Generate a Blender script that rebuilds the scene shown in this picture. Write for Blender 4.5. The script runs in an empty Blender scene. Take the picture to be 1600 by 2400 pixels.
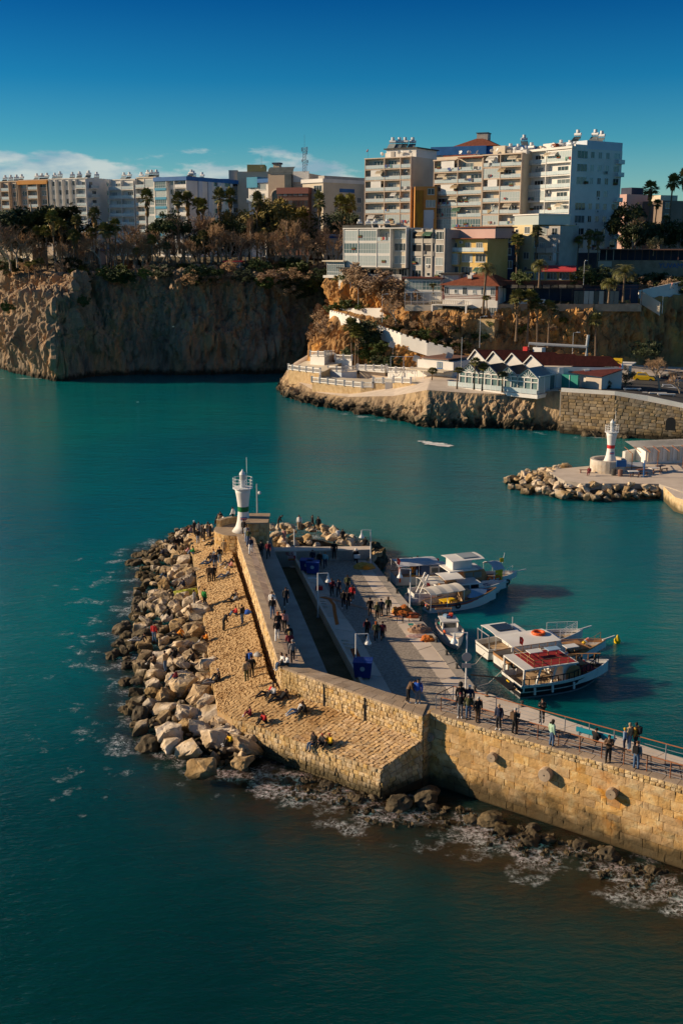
import bpy,bmesh,math,random
import numpy as np
from mathutils import Vector,Matrix,noise as mn
from math import sin,cos,pi,radians,atan2,hypot,sqrt
random.seed(7)
SC=bpy.context.scene
COL=SC.collection
# ---------------------------------------------------------------- camera
FPX,CAMZ,HORY=2550.0,34.0,570.0
PITCH=math.atan((1200-HORY)/FPX)
cd=bpy.data.cameras.new('camera');cam=bpy.data.objects.new('camera',cd);COL.objects.link(cam)
cam.location=(0,0,CAMZ);cam.rotation_euler=(pi/2-PITCH,0,0)
cd.sensor_fit='VERTICAL';cd.sensor_height=36.0;cd.lens=FPX*36/2400
cd.clip_start=1;cd.clip_end=20000
SC.camera=cam
# ---------------------------------------------------------------- light
SUN_EL,SUN_AZ=21.5,5.0 # degrees above the horizon; degrees beyond the -X axis towards +Y
sd=bpy.data.lights.new('sun','SUN');sd.energy=5.0;sd.angle=radians(0.5);sd.color=(1.0,0.77,0.51)
sun=bpy.data.objects.new('sun',sd);COL.objects.link(sun)
svec=Vector((-cos(radians(SUN_AZ))*cos(radians(SUN_EL)),sin(radians(SUN_AZ))*cos(radians(SUN_EL)),sin(radians(SUN_EL))))
sun.rotation_euler=(-svec).to_track_quat('-Z','Y').to_euler();sun.location=svec*300
W=bpy.data.worlds.new('World');SC.world=W;W.use_nodes=True
nt=W.node_tree;nt.nodes.clear()
def wn(t,**k):
    n=nt.nodes.new(t)
    for a,b in k.items():setattr(n,a,b)
    return n
L=nt.links.new
sky=wn('ShaderNodeTexSky',sky_type='NISHITA',sun_disc=False,sun_elevation=radians(SUN_EL),sun_rotation=radians(270+SUN_AZ),air_density=1.0,dust_density=0.4,ozone_density=3.0)
tc=wn('ShaderNodeTexCoord');sep=wn('ShaderNodeSeparateXYZ');L(tc.outputs['Generated'],sep.inputs[0])
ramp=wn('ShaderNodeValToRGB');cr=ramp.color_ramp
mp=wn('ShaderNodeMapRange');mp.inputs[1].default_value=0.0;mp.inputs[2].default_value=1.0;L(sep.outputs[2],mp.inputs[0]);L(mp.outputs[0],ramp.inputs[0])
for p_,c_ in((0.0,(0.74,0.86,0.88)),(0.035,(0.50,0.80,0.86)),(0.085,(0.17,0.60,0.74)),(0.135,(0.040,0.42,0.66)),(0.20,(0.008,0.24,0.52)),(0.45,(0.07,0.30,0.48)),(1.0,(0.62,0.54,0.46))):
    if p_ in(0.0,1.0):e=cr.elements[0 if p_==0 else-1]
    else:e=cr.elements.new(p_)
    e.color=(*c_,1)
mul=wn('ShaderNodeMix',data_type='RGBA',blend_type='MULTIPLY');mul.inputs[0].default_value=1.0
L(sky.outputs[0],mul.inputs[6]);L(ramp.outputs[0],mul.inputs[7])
# low bank of cumulus along the horizon: noise over azimuth and elevation
mpg=wn('ShaderNodeMapping');mpg.inputs['Scale'].default_value=(13,13,42);mpg.inputs['Location'].default_value=(3.1,0.4,0.6);L(tc.outputs['Generated'],mpg.inputs[0])
nz=wn('ShaderNodeTexNoise');nz.inputs['Scale'].default_value=1.0;nz.inputs['Detail'].default_value=7;nz.inputs['Roughness'].default_value=0.58;L(mpg.outputs[0],nz.inputs[0])
def math_(op,a,b=None,c=None):
    n=wn('ShaderNodeMath',operation=op)
    for i,v in enumerate((a,b,c)):
        if v is None:continue
        if isinstance(v,(int,float)):n.inputs[i].default_value=v
        else:L(v,n.inputs[i])
    return n.outputs[0]
# threshold rises with elevation: solid below ~4.5 deg, gone above ~6.5 deg; thinner to the east (+x)
thr=math_('MULTIPLY_ADD',sep.outputs[2],11.0,-0.30)
thr=math_('ADD',thr,math_('MULTIPLY',math_('MAXIMUM',math_('SUBTRACT',sep.outputs[0],0.0),0.0),3.5))
den=math_('SUBTRACT',nz.outputs[0],thr)
cm=wn('ShaderNodeMapRange',interpolation_type='SMOOTHSTEP');cm.inputs[1].default_value=0.0;cm.inputs[2].default_value=0.14;L(den,cm.inputs[0])
nz2=wn('ShaderNodeTexNoise');nz2.inputs['Scale'].default_value=1.7;nz2.inputs['Detail'].default_value=5;L(mpg.outputs[0],nz2.inputs[0])
cram=wn('ShaderNodeValToRGB');cram.color_ramp.elements[0].position=0.40;cram.color_ramp.elements[0].color=(2.6,3.4,4.3,1);cram.color_ramp.elements[1].position=0.62;cram.color_ramp.elements[1].color=(6.2,6.0,5.6,1)
L(nz2.outputs[0],cram.inputs[0])
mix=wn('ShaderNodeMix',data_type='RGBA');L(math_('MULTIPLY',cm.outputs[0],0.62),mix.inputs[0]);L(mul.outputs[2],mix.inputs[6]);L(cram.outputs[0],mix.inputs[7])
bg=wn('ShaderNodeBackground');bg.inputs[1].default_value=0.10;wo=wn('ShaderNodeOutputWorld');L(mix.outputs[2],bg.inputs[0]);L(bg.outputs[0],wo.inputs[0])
SC.view_settings.view_transform='Standard';SC.view_settings.look='None';SC.view_settings.gamma=1.0;SC.view_settings.use_curve_mapping=False
SC.view_settings.exposure=0.3
# ---------------------------------------------------------------- survey: a photo ray to a point on a plane / at a distance
CP,SP=cos(PITCH),sin(PITCH)
def ray(px,py):
    y=-(py-1200)/FPX
    return((px-800)/FPX,CP+y*SP,-SP+y*CP)
def P(px,py,z=0.0):
    r=ray(px,py);t=(z-CAMZ)/r[2]
    return Vector((r[0]*t,r[1]*t,z))
def D(px,py,Y):
    r=ray(px,py);t=Y/r[1]
    return Vector((r[0]*t,Y,CAMZ+r[2]*t))
def Z(o,x,y): # a point read on an enlarged crop of the photo
    return(o[0]+x/o[2],o[1]+y/o[2])
# ---------------------------------------------------------------- materials
MATS={}
def mat(name,c,c2=None,scale=1.0,rough=0.8,bump=0.0,bscale=None,rnd=0.0,spec=0.3,metal=0.0,stretch=(1,1,1),detail=5.0,lo=0.35,hi=0.65,c3=None,wet=None,patch=None,pit=0.0):
    if name in MATS:return MATS[name]
    m=bpy.data.materials.new(name);m.use_nodes=True;MATS[name]=m
    N=m.node_tree.nodes;K=m.node_tree.links.new;b=N['Principled BSDF']
    b.inputs['Roughness'].default_value=rough;b.inputs['Specular IOR Level'].default_value=spec;b.inputs['Metallic'].default_value=metal
    if c2 is None and not rnd and not bump and wet is None:
        b.inputs['Base Color'].default_value=(*c,1);return m
    geo=N.new('ShaderNodeNewGeometry');mapn=N.new('ShaderNodeMapping');mapn.inputs['Scale'].default_value=stretch;K(geo.outputs['Position'],mapn.inputs[0])
    colout=None
    if c2 is not None:
        n=N.new('ShaderNodeTexNoise');n.inputs['Scale'].default_value=scale;n.inputs['Detail'].default_value=detail;n.inputs['Roughness'].default_value=0.6;K(mapn.outputs[0],n.inputs[0])
        r=N.new('ShaderNodeValToRGB');r.color_ramp.elements[0].position=lo;r.color_ramp.elements[1].position=hi
        r.color_ramp.elements[0].color=(*c,1);r.color_ramp.elements[1].color=(*c2,1)
        if c3:e=r.color_ramp.elements.new((lo+hi)/2);e.color=(*c3,1)
        K(n.outputs[0],r.inputs[0]);colout=r.outputs[0]
    else:
        rgb=N.new('ShaderNodeRGB');rgb.outputs[0].default_value=(*c,1);colout=rgb.outputs[0]
    if patch: # blotches of another stone colour
        pc,ps,p0=patch;n4=N.new('ShaderNodeTexNoise');n4.inputs['Scale'].default_value=ps;n4.inputs['Detail'].default_value=5;n4.inputs['Roughness'].default_value=.65;K(geo.outputs['Position'],n4.inputs[0])
        m4=N.new('ShaderNodeMapRange');m4.inputs[1].default_value=p0;m4.inputs[2].default_value=p0+.10;m4.inputs[4].default_value=.85;K(n4.outputs[0],m4.inputs[0]);x4=N.new('ShaderNodeMix');x4.data_type='RGBA';K(m4.outputs[0],x4.inputs[0]);K(colout,x4.inputs[6]);x4.inputs[7].default_value=(*pc,1);colout=x4.outputs[2]
    if pit: # weathered holes in the stone
        v5=N.new('ShaderNodeTexNoise');v5.inputs['Scale'].default_value=pit;v5.inputs['Detail'].default_value=3;v5.inputs['Roughness'].default_value=.7;K(geo.outputs['Position'],v5.inputs[0]);m5=N.new('ShaderNodeMapRange');m5.inputs[1].default_value=.60;m5.inputs[2].default_value=.70;m5.inputs[4].default_value=.75;K(v5.outputs[0],m5.inputs[0]);x5=N.new('ShaderNodeMix');x5.data_type='RGBA';K(m5.outputs[0],x5.inputs[0]);K(colout,x5.inputs[6]);x5.inputs[7].default_value=(c[0]*.3,c[1]*.26,c[2]*.22,1);colout=x5.outputs[2]
    if rnd:
        oi=N.new('ShaderNodeObjectInfo');hs=N.new('ShaderNodeHueSaturation');mr=N.new('ShaderNodeMapRange');mr.inputs[3].default_value=1-rnd;mr.inputs[4].default_value=1+rnd
        K(oi.outputs['Random'],mr.inputs[0]);K(mr.outputs[0],hs.inputs['Value']);K(colout,hs.inputs['Color'])
        m2=N.new('ShaderNodeMath');m2.operation='MULTIPLY';m2.inputs[1].default_value=7.13;K(oi.outputs['Random'],m2.inputs[0]);fr=N.new('ShaderNodeMath');fr.operation='FRACT';K(m2.outputs[0],fr.inputs[0])
        mr2=N.new('ShaderNodeMapRange');mr2.inputs[3].default_value=1-rnd*0.8;mr2.inputs[4].default_value=1+rnd*0.5;K(fr.outputs[0],mr2.inputs[0]);K(mr2.outputs[0],hs.inputs['Saturation'])
        colout=hs.outputs[0]
    if wet: # weed and wet stain up to a tide line
        zt,wc=wet
        sx=N.new('ShaderNodeSeparateXYZ');K(geo.outputs['Position'],sx.inputs[0])
        n3=N.new('ShaderNodeTexNoise');n3.inputs['Scale'].default_value=0.9;n3.inputs['Detail'].default_value=4;K(geo.outputs['Position'],n3.inputs[0])
        ad=N.new('ShaderNodeMath');ad.operation='MULTIPLY_ADD';ad.inputs[1].default_value=-1.9*zt;K(n3.outputs[0],ad.inputs[0]);K(sx.outputs[2],ad.inputs[2])
        mr3=N.new('ShaderNodeMapRange');mr3.inputs[1].default_value=-0.45*zt;mr3.inputs[2].default_value=0.45*zt;mr3.inputs[3].default_value=0.92;mr3.inputs[4].default_value=0;K(ad.outputs[0],mr3.inputs[0])
        mx=N.new('ShaderNodeMix');mx.data_type='RGBA';K(mr3.outputs[0],mx.inputs[0]);K(colout,mx.inputs[6]);mx.inputs[7].default_value=(*wc,1);colout=mx.outputs[2]
    K(colout,b.inputs['Base Color'])
    if bump:
        n2=N.new('ShaderNodeTexNoise');n2.inputs['Scale'].default_value=bscale or scale*4;n2.inputs['Detail'].default_value=6;n2.inputs['Roughness'].default_value=0.65;K(mapn.outputs[0],n2.inputs[0])
        bp=N.new('ShaderNodeBump');bp.inputs['Strength'].default_value=1.0;bp.inputs['Distance'].default_value=bump;K(n2.outputs[0],bp.inputs['Height']);K(bp.outputs[0],b.inputs['Normal'])
    return m
# ---------------------------------------------------------------- mesh builder
class MB:
    def __init__(s):s.v=[];s.f=[];s.mi=[];s.ms=[]
    def _m(s,m):
        if m not in s.ms:s.ms.append(m)
        return s.ms.index(m)
    def add(s,v,f,m):
        o=len(s.v);s.v+=[tuple(p) for p in v];k=s._m(m)
        for q in f:s.f.append(tuple(i+o for i in q));s.mi.append(k)
        return s
    def box(s,x0,x1,y0,y1,z0,z1,m):
        return s.add([(x,y,z) for z in(z0,z1) for y in(y0,y1) for x in(x0,x1)],[(0,2,3,1),(4,5,7,6),(0,1,5,4),(2,6,7,3),(0,4,6,2),(1,3,7,5)],m)
    def obox(s,c,sz,m,R=None):
        vs=[Vector(((i&1)-.5,((i>>1)&1)-.5,(i>>2)-.5)) for i in range(8)]
        vs=[Vector((p.x*sz[0],p.y*sz[1],p.z*sz[2])) for p in vs]
        if R is not None:vs=[R@p for p in vs]
        return s.add([p+Vector(c) for p in vs],[(0,2,3,1),(4,5,7,6),(0,1,5,4),(2,6,7,3),(0,4,6,2),(1,3,7,5)],m)
    def tube(s,pts,rs,m,n=6,cap=True):
        pts=[Vector(p) for p in pts]
        if not isinstance(rs,(list,tuple)):rs=[rs]*len(pts)
        vs=[];fs=[];u=None
        for i,p in enumerate(pts):
            d=(pts[min(i+1,len(pts)-1)]-pts[max(i-1,0)])
            d=d.normalized() if d.length>1e-9 else Vector((0,0,1))
            if u is None:u=d.orthogonal().normalized()
            else:
                u=u-d*u.dot(d);u=u.normalized() if u.length>1e-6 else d.orthogonal().normalized()
            w=d.cross(u)
            for k in range(n):
                a=2*pi*k/n;vs.append(p+(u*cos(a)+w*sin(a))*rs[i])
        for i in range(len(pts)-1):
            for k in range(n):
                a=i*n+k;b=i*n+(k+1)%n;fs.append((a,b,b+n,a+n))
        if cap:fs.append(tuple(range(n))[::-1]);fs.append(tuple(range(len(vs)-n,len(vs))))
        return s.add(vs,fs,m)
    def prism(s,poly,z0,z1,m,top=None):
        n=len(poly);a=sum(poly[i][0]*poly[(i+1)%n][1]-poly[(i+1)%n][0]*poly[i][1] for i in range(n))
        if a<0:poly=poly[::-1]
        zb=z0 if isinstance(z0,(list,tuple)) else[z0]*n;zt=z1 if isinstance(z1,(list,tuple)) else[z1]*n
        vs=[(p[0],p[1],zb[i]) for i,p in enumerate(poly)]+[(p[0],p[1],zt[i]) for i,p in enumerate(poly)]
        s.add(vs,[(i,(i+1)%n,n+(i+1)%n,n+i) for i in range(n)]+[tuple(range(n))[::-1]],m)
        return s.add(vs[n:],[tuple(range(n))],top or m)
    def lathe(s,prof,m,n=16,c=(0,0,0),cap=True):
        vs=[(c[0]+r*cos(2*pi*k/n),c[1]+r*sin(2*pi*k/n),c[2]+z) for r,z in prof for k in range(n)]
        fs=[(i*n+k,i*n+(k+1)%n,(i+1)*n+(k+1)%n,(i+1)*n+k) for i in range(len(prof)-1) for k in range(n)]
        if cap:fs+=[tuple(range(n))[::-1],tuple(range(len(vs)-n,len(vs)))]
        return s.add(vs,fs,m)
    def torus(s,c,R,r,m,ax='y',n=14,k=6):
        vs=[]
        for i in range(n):
            a=2*pi*i/n
            for j in range(k):
                b=2*pi*j/k;q=(R+r*cos(b));p=(q*cos(a),r*sin(b),q*sin(a))
                if ax=='z':p=(p[0],p[2],p[1])
                if ax=='x':p=(p[1],p[0],p[2])
                vs.append(Vector(c)+Vector(p))
        fs=[(i*k+j,((i+1)%n)*k+j,((i+1)%n)*k+(j+1)%k,i*k+(j+1)%k) for i in range(n) for j in range(k)]
        return s.add(vs,fs,m)
    def mesh(s,name,smooth=False):
        me=bpy.data.meshes.new(name);me.from_pydata(s.v,[],s.f)
        for m in s.ms:me.materials.append(m)
        me.polygons.foreach_set('material_index',s.mi)
        if smooth:me.polygons.foreach_set('use_smooth',[True]*len(s.f))
        me.update();return me
    def out(s,name,parent=None,smooth=False,loc=None,rz=0,base=None):
        if base is not None:s.v=[(p[0]-base[0],p[1]-base[1],p[2]-base[2]) for p in s.v]
        return link(name,s.mesh(name,smooth),parent,loc if loc is not None else base if parent is None else None,rz)
def link(name,me,parent=None,loc=None,rz=0,sc=None):
    o=bpy.data.objects.new(name,me);COL.objects.link(o)
    if parent is not None:o.parent=parent
    if loc is not None:o.location=loc
    if rz:o.rotation_euler=(0,0,rz)
    if sc is not None:o.scale=sc if isinstance(sc,(tuple,list,Vector)) else(sc,sc,sc)
    return o
def tag(o,label,cat,group=None,kind=None):
    if label:o['label']=label
    if cat:o['category']=cat
    if group:o['group']=group
    if kind:o['kind']=kind
    return o
def thing(name,label,cat,loc=(0,0,0),rz=0,group=None):
    return tag(link(name,None,None,loc,rz),label,cat,group)
def structure(o):o['kind']='structure';return o
def stuff(o):o['kind']='stuff';return o
KIDS={}
def kids(o):
    return list(o.children)
def dup(o,loc,rz=0,sc=1.0,label=None,group=None,parent=None,tree=None):
    """copy of a thing with its parts (tree: [(object, [subparts])] gathered once)"""
    c=o.copy();COL.objects.link(c);c.location=loc;c.rotation_euler=(0,0,rz)
    c.scale=sc if isinstance(sc,(tuple,list)) else(sc,sc,sc)
    if label:c['label']=label
    if group:c['group']=group
    for ch,subs in tree:
        d=ch.copy();COL.objects.link(d);d.parent=c
        for q in subs:
            e=q.copy();COL.objects.link(e);e.parent=d
    return c
def tree_of(o):return[(ch,list(ch.children)) for ch in o.children]
def fbm(x,y,z,oct=4):
    return mn.fractal(Vector((x,y,z)),0.9,2.1,oct,noise_basis='PERLIN_ORIGINAL')
# ================================================================ materials of the place
M_STONE=mat('ashlar',(0.47,0.29,0.115),(0.62,0.46,0.24),1.6,0.9,0.055,6,rnd=0.15,c3=(0.55,0.35,0.15),wet=(1.55,(0.055,0.042,0.02)),patch=((0.50,0.23,0.045),.55,.56),pit=3.5)
M_RUBBLE=mat('rubble',(0.50,0.34,0.15),(0.66,0.50,0.28),2.2,0.9,0.04,9,rnd=0.24,wet=(0.9,(0.06,0.05,0.025)),patch=((0.42,0.24,0.08),.8,.56),pit=5)
M_PAVE=mat('slope_stone',(0.46,0.30,0.15),(0.62,0.44,0.24),2.0,0.9,0.03,10,rnd=0.15,patch=((0.36,0.21,0.09),.5,.54),pit=5)
M_MORTAR=mat('mortar',(0.36,0.24,0.11),(0.46,0.32,0.17),1.5,0.95,0.03,8,wet=(1.0,(0.03,0.025,0.012)))
M_COPE=mat('coping',(0.32,0.24,0.17),(0.44,0.34,0.24),0.9,0.9,0.02,8,rnd=0.12)
M_FLAG=mat('flagstone',(0.26,0.19,0.15),(0.37,0.28,0.22),1.2,0.85,0.015,8,rnd=0.16)
M_SETT=mat('setts',(0.30,0.26,0.22),(0.48,0.42,0.35),5.5,0.85,0.03,8,lo=0.4,hi=0.6)
M_CONC=mat('concrete',(0.58,0.49,0.40),(0.70,0.60,0.50),0.5,0.85,0.008,6,rnd=0.07)
M_CONC2=mat('grey_concrete',(0.32,0.29,0.25),(0.46,0.41,0.35),0.6,0.85,0.01,6,rnd=0.06)
M_MUD=mat('channel_floor',(0.07,0.065,0.03),(0.14,0.12,0.07),0.5,0.9,0.03,3)
M_BOULD=mat('boulder',(0.34,0.23,0.12),(0.64,0.54,0.42),0.8,0.92,0.10,4,pit=3,patch=((0.40,0.29,0.16),.7,.56),rnd=0.27,c3=(0.55,0.42,0.27),lo=.30,hi=.60,wet=(0.75,(0.06,0.05,0.028)))
M_BOULD2=mat('ochre_boulder',(0.26,0.17,0.08),(0.52,0.38,0.22),1.3,0.95,0.12,5,rnd=0.25,c3=(0.42,0.29,0.15),wet=(0.8,(0.05,0.042,0.02)))
M_WETROCK=mat('wet_rock',(0.03,0.024,0.013),(0.13,0.095,0.05),1.2,0.8,0.08,3,rnd=0.25)
M_CLIFF=mat('cliff',(0.17,0.13,0.10),(0.46,0.27,0.13),0.20,0.95,0.55,1.5,stretch=(1,1,0.30),detail=9,lo=0.33,hi=0.66,c3=(0.32,0.24,0.165),wet=(1.3,(0.02,0.018,0.012)))
M_CLIFF2=mat('orange_cliff',(0.16,0.10,0.05),(0.58,0.30,0.085),0.24,0.95,0.45,1.7,stretch=(1,1,0.35),detail=9,lo=0.34,hi=0.64,c3=(0.42,0.24,0.10),wet=(1.1,(0.02,0.018,0.012)))
M_CLIFF3=mat('tan_cliff',(0.15,0.11,0.075),(0.52,0.37,0.21),0.24,0.95,0.45,1.7,stretch=(1,1,0.4),detail=9,lo=0.34,hi=0.64,c3=(0.38,0.28,0.18),patch=((0.20,0.14,0.09),.12,.52),wet=(1.6,(0.02,0.018,0.012)))
M_EARTH=mat('earth',(0.06,0.06,0.03),(0.16,0.12,0.07),0.25,0.95,0.05,2)
M_WHITE=mat('white_paint',(0.78,0.77,0.74),(0.70,0.68,0.64),0.7,0.6)
M_WMETAL=mat('white_metal',(0.74,0.75,0.75),rough=0.4)
M_GALV=mat('galvanised',(0.42,0.44,0.46),rough=0.45,metal=0.3)
M_RUST=mat('rust_rail',(0.42,0.17,0.07),(0.30,0.10,0.04),6,0.6)
M_BLACK=mat('black',(0.012,0.012,0.013),rough=0.6)
M_DARK=mat('dark_interior',(0.02,0.02,0.022),rough=0.8)
M_LEAF=mat('leaf',(0.035,0.06,0.014),(0.09,0.12,0.03),0.9,0.6,rnd=0.2)
M_DLEAF=mat('dark_leaf',(0.022,0.038,0.016),(0.065,0.085,0.032),0.7,0.6,rnd=0.15)
M_OLEAF=mat('olive_leaf',(0.13,0.11,0.028),(0.24,0.18,0.045),0.6,0.6,rnd=0.25)
M_TWIG=mat('twig',(0.30,0.19,0.11),(0.40,0.27,0.16),0.6,0.9,rnd=0.15)
M_BARK=mat('bark',(0.30,0.24,0.18),(0.42,0.36,0.28),1.2,0.9,rnd=0.2)
M_PTRUNK=mat('palm_trunk',(0.13,0.09,0.06),(0.22,0.16,0.11),3,0.9,0.03,6,stretch=(1,1,3))
M_DEADF=mat('dead_frond',(0.26,0.16,0.06),(0.36,0.23,0.09),2,0.8,rnd=0.2)
M_FROND=mat('frond',(0.10,0.115,0.03),(0.20,0.18,0.055),1.5,0.5,rnd=0.2)
# ================================================================ water
def to_line_dist(X,Y,pts):
    d=np.full(X.shape,1e9)
    for a,b in zip(pts[:-1],pts[1:]):
        vx,vy=b[0]-a[0],b[1]-a[1];l2=vx*vx+vy*vy+1e-9
        t=np.clip(((X-a[0])*vx+(Y-a[1])*vy)/l2,0,1)
        d=np.minimum(d,np.hypot(X-a[0]-t*vx,Y-a[1]-t*vy))
    return d
xs=np.concatenate([[-6000,-2500,-1000,-500,-260,-160],np.arange(-120,-36,7),np.arange(-36,40,0.6),np.arange(40,120,6),[160,260,500,1000,2500,6000]])
ys=np.concatenate([[-3000,-1000,-300,-100,-20,0,10,20,28],np.arange(34,126,0.6),np.arange(126,310,4),[340,420,600,1000,2500,6000,9000]])
X,Y=np.meshgrid(xs,ys)
rock_line=[P(*q)[:2] for q in((905,1320),(870,1275),(640,1235),(430,1262),(345,1290),(330,1330),(320,1400),(300,1470),(262,1530),(318,1590),(290,1660),(330,1745),(400,1775),(480,1800),(570,1800))]
wall_line=[P(*q)[:2] for q in((590,1800),(700,1855),(860,1905),(1000,1925),(1100,1955),(1300,2010),(1480,2060),(1640,2100))]
far_line=[P(*q)[:2] for q in((-40,884),(120,888),(190,888))]
far2=[P(*q)[:2] for q in((800,968),(900,984))];far3=[P(*q)[:2] for q in((1250,1018),(1420,1024))]
dr=to_line_dist(X,Y,rock_line);dw=to_line_dist(X,Y,wall_line)
df=np.minimum(np.minimum(to_line_dist(X,Y,far_line),to_line_dist(X,Y,far2)),to_line_dist(X,Y,far3))
foam=np.maximum(np.maximum(0.66*np.exp(-(np.maximum(dr-0.8,0)/2.6)**2),1.0*np.exp(-(np.maximum(dw-0.6,0)/2.3)**2)),1.1*np.exp(-(df/1.5)**2))
# nothing breaks on the sheltered harbour side
side=(X>2)&(Y>64+0*X)&(Y<140);foam[side]*=0.0
foam[(Y<120)&(X<-14)&(X>-30)]=np.maximum(foam,0.50*np.exp(-(np.maximum(dr-2,0)/4.5)**2))[(Y<120)&(X<-14)&(X>-30)]
shal=np.maximum(np.exp(-(np.maximum(dw-1.5,0)/5.5)**2),0.75*np.exp(-(np.maximum(dr-0.3,0)/2.2)**2))
nx,ny=len(xs),len(ys)
V=np.stack([X.ravel(),Y.ravel(),np.zeros(X.size)],1)
idx=np.arange(nx*ny).reshape(ny,nx)
F=np.stack([idx[:-1,:-1],idx[:-1,1:],idx[1:,1:],idx[1:,:-1]],-1).reshape(-1,4)
me=bpy.data.meshes.new('water');me.from_pydata(V.tolist(),[],F.tolist())
for nm,arr in(('foam',foam),('shallow',shal)):
    at=me.attributes.new(nm,'FLOAT','POINT');at.data.foreach_set('value',arr.ravel().astype(np.float32))
mw=bpy.data.materials.new('sea_water');mw.use_nodes=True;N=mw.node_tree.nodes;K=mw.node_tree.links.new;bs=N['Principled BSDF']
def nn(t,**k):
    n=N.new(t)
    for a,b_ in k.items():setattr(n,a,b_)
    return n
def nmath(op,a,b_=None,c=None,clamp=False):
    n=nn('ShaderNodeMath',operation=op,use_clamp=clamp)
    for i,v in enumerate((a,b_,c)):
        if v is None:continue
        if isinstance(v,(int,float)):n.inputs[i].default_value=v
        else:K(v,n.inputs[i])
    return n.outputs[0]
def nnoise(scale,det=4,rough=0.55,stretch=(1,1,1),rot=0.0):
    mp_=nn('ShaderNodeMapping');mp_.inputs['Scale'].default_value=stretch;mp_.inputs['Rotation'].default_value=(0,0,rot);K(geo_.outputs['Position'],mp_.inputs[0])
    n=nn('ShaderNodeTexNoise');n.inputs['Scale'].default_value=scale;n.inputs['Detail'].default_value=det;n.inputs['Roughness'].default_value=rough;K(mp_.outputs[0],n.inputs[0]);return n
def nmix(f,a,b_):
    n=nn('ShaderNodeMix',data_type='RGBA')
    for s_,v in((0,f),(6,a),(7,b_)):
        if isinstance(v,tuple):n.inputs[s_].default_value=(*v,1)
        elif isinstance(v,(int,float)):n.inputs[s_].default_value=v
        else:K(v,n.inputs[s_])
    return n.outputs[2]
geo_=nn('ShaderNodeNewGeometry')
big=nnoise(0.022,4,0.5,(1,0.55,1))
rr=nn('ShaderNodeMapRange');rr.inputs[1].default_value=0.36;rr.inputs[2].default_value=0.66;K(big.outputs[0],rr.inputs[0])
sxyz=nn('ShaderNodeSeparateXYZ');K(geo_.outputs['Position'],sxyz.inputs[0]) # sky reflection painted in: base colour brighter and bluer further out
far_sky=nn('ShaderNodeMapRange',interpolation_type='SMOOTHSTEP');far_sky.inputs[1].default_value=42;far_sky.inputs[2].default_value=105;K(nmath('ADD',sxyz.outputs[1],nmath('MULTIPLY_ADD',big.outputs[0],60,-30)),far_sky.inputs[0])
deep=nmix(far_sky.outputs[0],nmix(rr.outputs[0],(0.0004,0.030,0.031),(0.0008,0.066,0.060)),nmix(rr.outputs[0],(0.0006,0.118,0.166),(0.0012,0.186,0.184)))
a_s=nn('ShaderNodeAttribute',attribute_name='shallow');a_f=nn('ShaderNodeAttribute',attribute_name='foam')
bed=nnoise(0.35,5,0.6);br=nn('ShaderNodeMapRange');br.inputs[1].default_value=0.36;br.inputs[2].default_value=0.62;K(bed.outputs[0],br.inputs[0])
bedc=nmix(br.outputs[0],(0.010,0.014,0.010),(0.030,0.024,0.013))
sfac=nmath('MULTIPLY',a_s.outputs[2],nmath('MULTIPLY_ADD',bed.outputs[0],1.2,0.35),clamp=True)
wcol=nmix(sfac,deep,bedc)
# lacy foam: cell edges of a warped pattern
warp=nnoise(0.9,3,0.5);vadd=nn('ShaderNodeVectorMath',operation='MULTIPLY_ADD');K(warp.outputs[1],vadd.inputs[0]);vadd.inputs[1].default_value=(1.6,1.6,0);K(geo_.outputs['Position'],vadd.inputs[2])
def lace(scale,w):
    v_=nn('ShaderNodeTexVoronoi',feature='DISTANCE_TO_EDGE');v_.inputs['Scale'].default_value=scale;K(vadd.outputs[0],v_.inputs['Vector'])
    m_=nn('ShaderNodeMapRange',interpolation_type='SMOOTHSTEP');m_.inputs[1].default_value=0.0;m_.inputs[2].default_value=w;m_.inputs[3].default_value=1;m_.inputs[4].default_value=0;K(v_.outputs[0],m_.inputs[0]);return m_.outputs[0]
patch=nnoise(0.42,4,0.6,(1,1.0,1));fine=nnoise(3.2,4,0.7)
amt=nmath('ADD',a_f.outputs[2],nmath('MULTIPLY_ADD',patch.outputs[0],4.2,-2.75)) # where foam lies at all
lc=nmath('MAXIMUM',nmath('MAXIMUM',nmath('MULTIPLY',lace(0.8,0.085),.9),lace(2.0,0.11)),nmath('MULTIPLY',lace(4.5,0.16),.8))
fm=nmath('MULTIPLY',nmath('MULTIPLY',lc,nmath('MULTIPLY',amt,1.7,clamp=True)),nmath('MULTIPLY_ADD',fine.outputs[0],4.5,-1.75,clamp=True),clamp=True)
solid=nmath('MULTIPLY',nmath('SUBTRACT',amt,0.72),2.6,clamp=True)
fm=nmath('MAXIMUM',fm,nmath('MULTIPLY',solid,nmath('MULTIPLY_ADD',fine.outputs[0],4.0,-1.5,clamp=True)),clamp=True)
fm=nmath('MULTIPLY',fm,nmath('GREATER_THAN',a_f.outputs[2],0.03))
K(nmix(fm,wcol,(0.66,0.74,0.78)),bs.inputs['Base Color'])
bs.inputs['Subsurface Weight'].default_value=0.75;bs.inputs['Subsurface Radius'].default_value=(1.0,3.0,3.0);bs.inputs['Subsurface Scale'].default_value=4.0;bs.inputs['IOR'].default_value=1.33;bs.inputs['Specular IOR Level'].default_value=0.46
K(nmath('MULTIPLY_ADD',fm,0.6,0.10),bs.inputs['Roughness'])
w1=nnoise(0.55,5,0.62,(0.55,1.25,1),0.35);w2=nnoise(2.6,4,0.6,(0.6,1.2,1),-0.2);w3=nnoise(0.10,3,0.5,(0.5,1.3,1),0.2)
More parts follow.
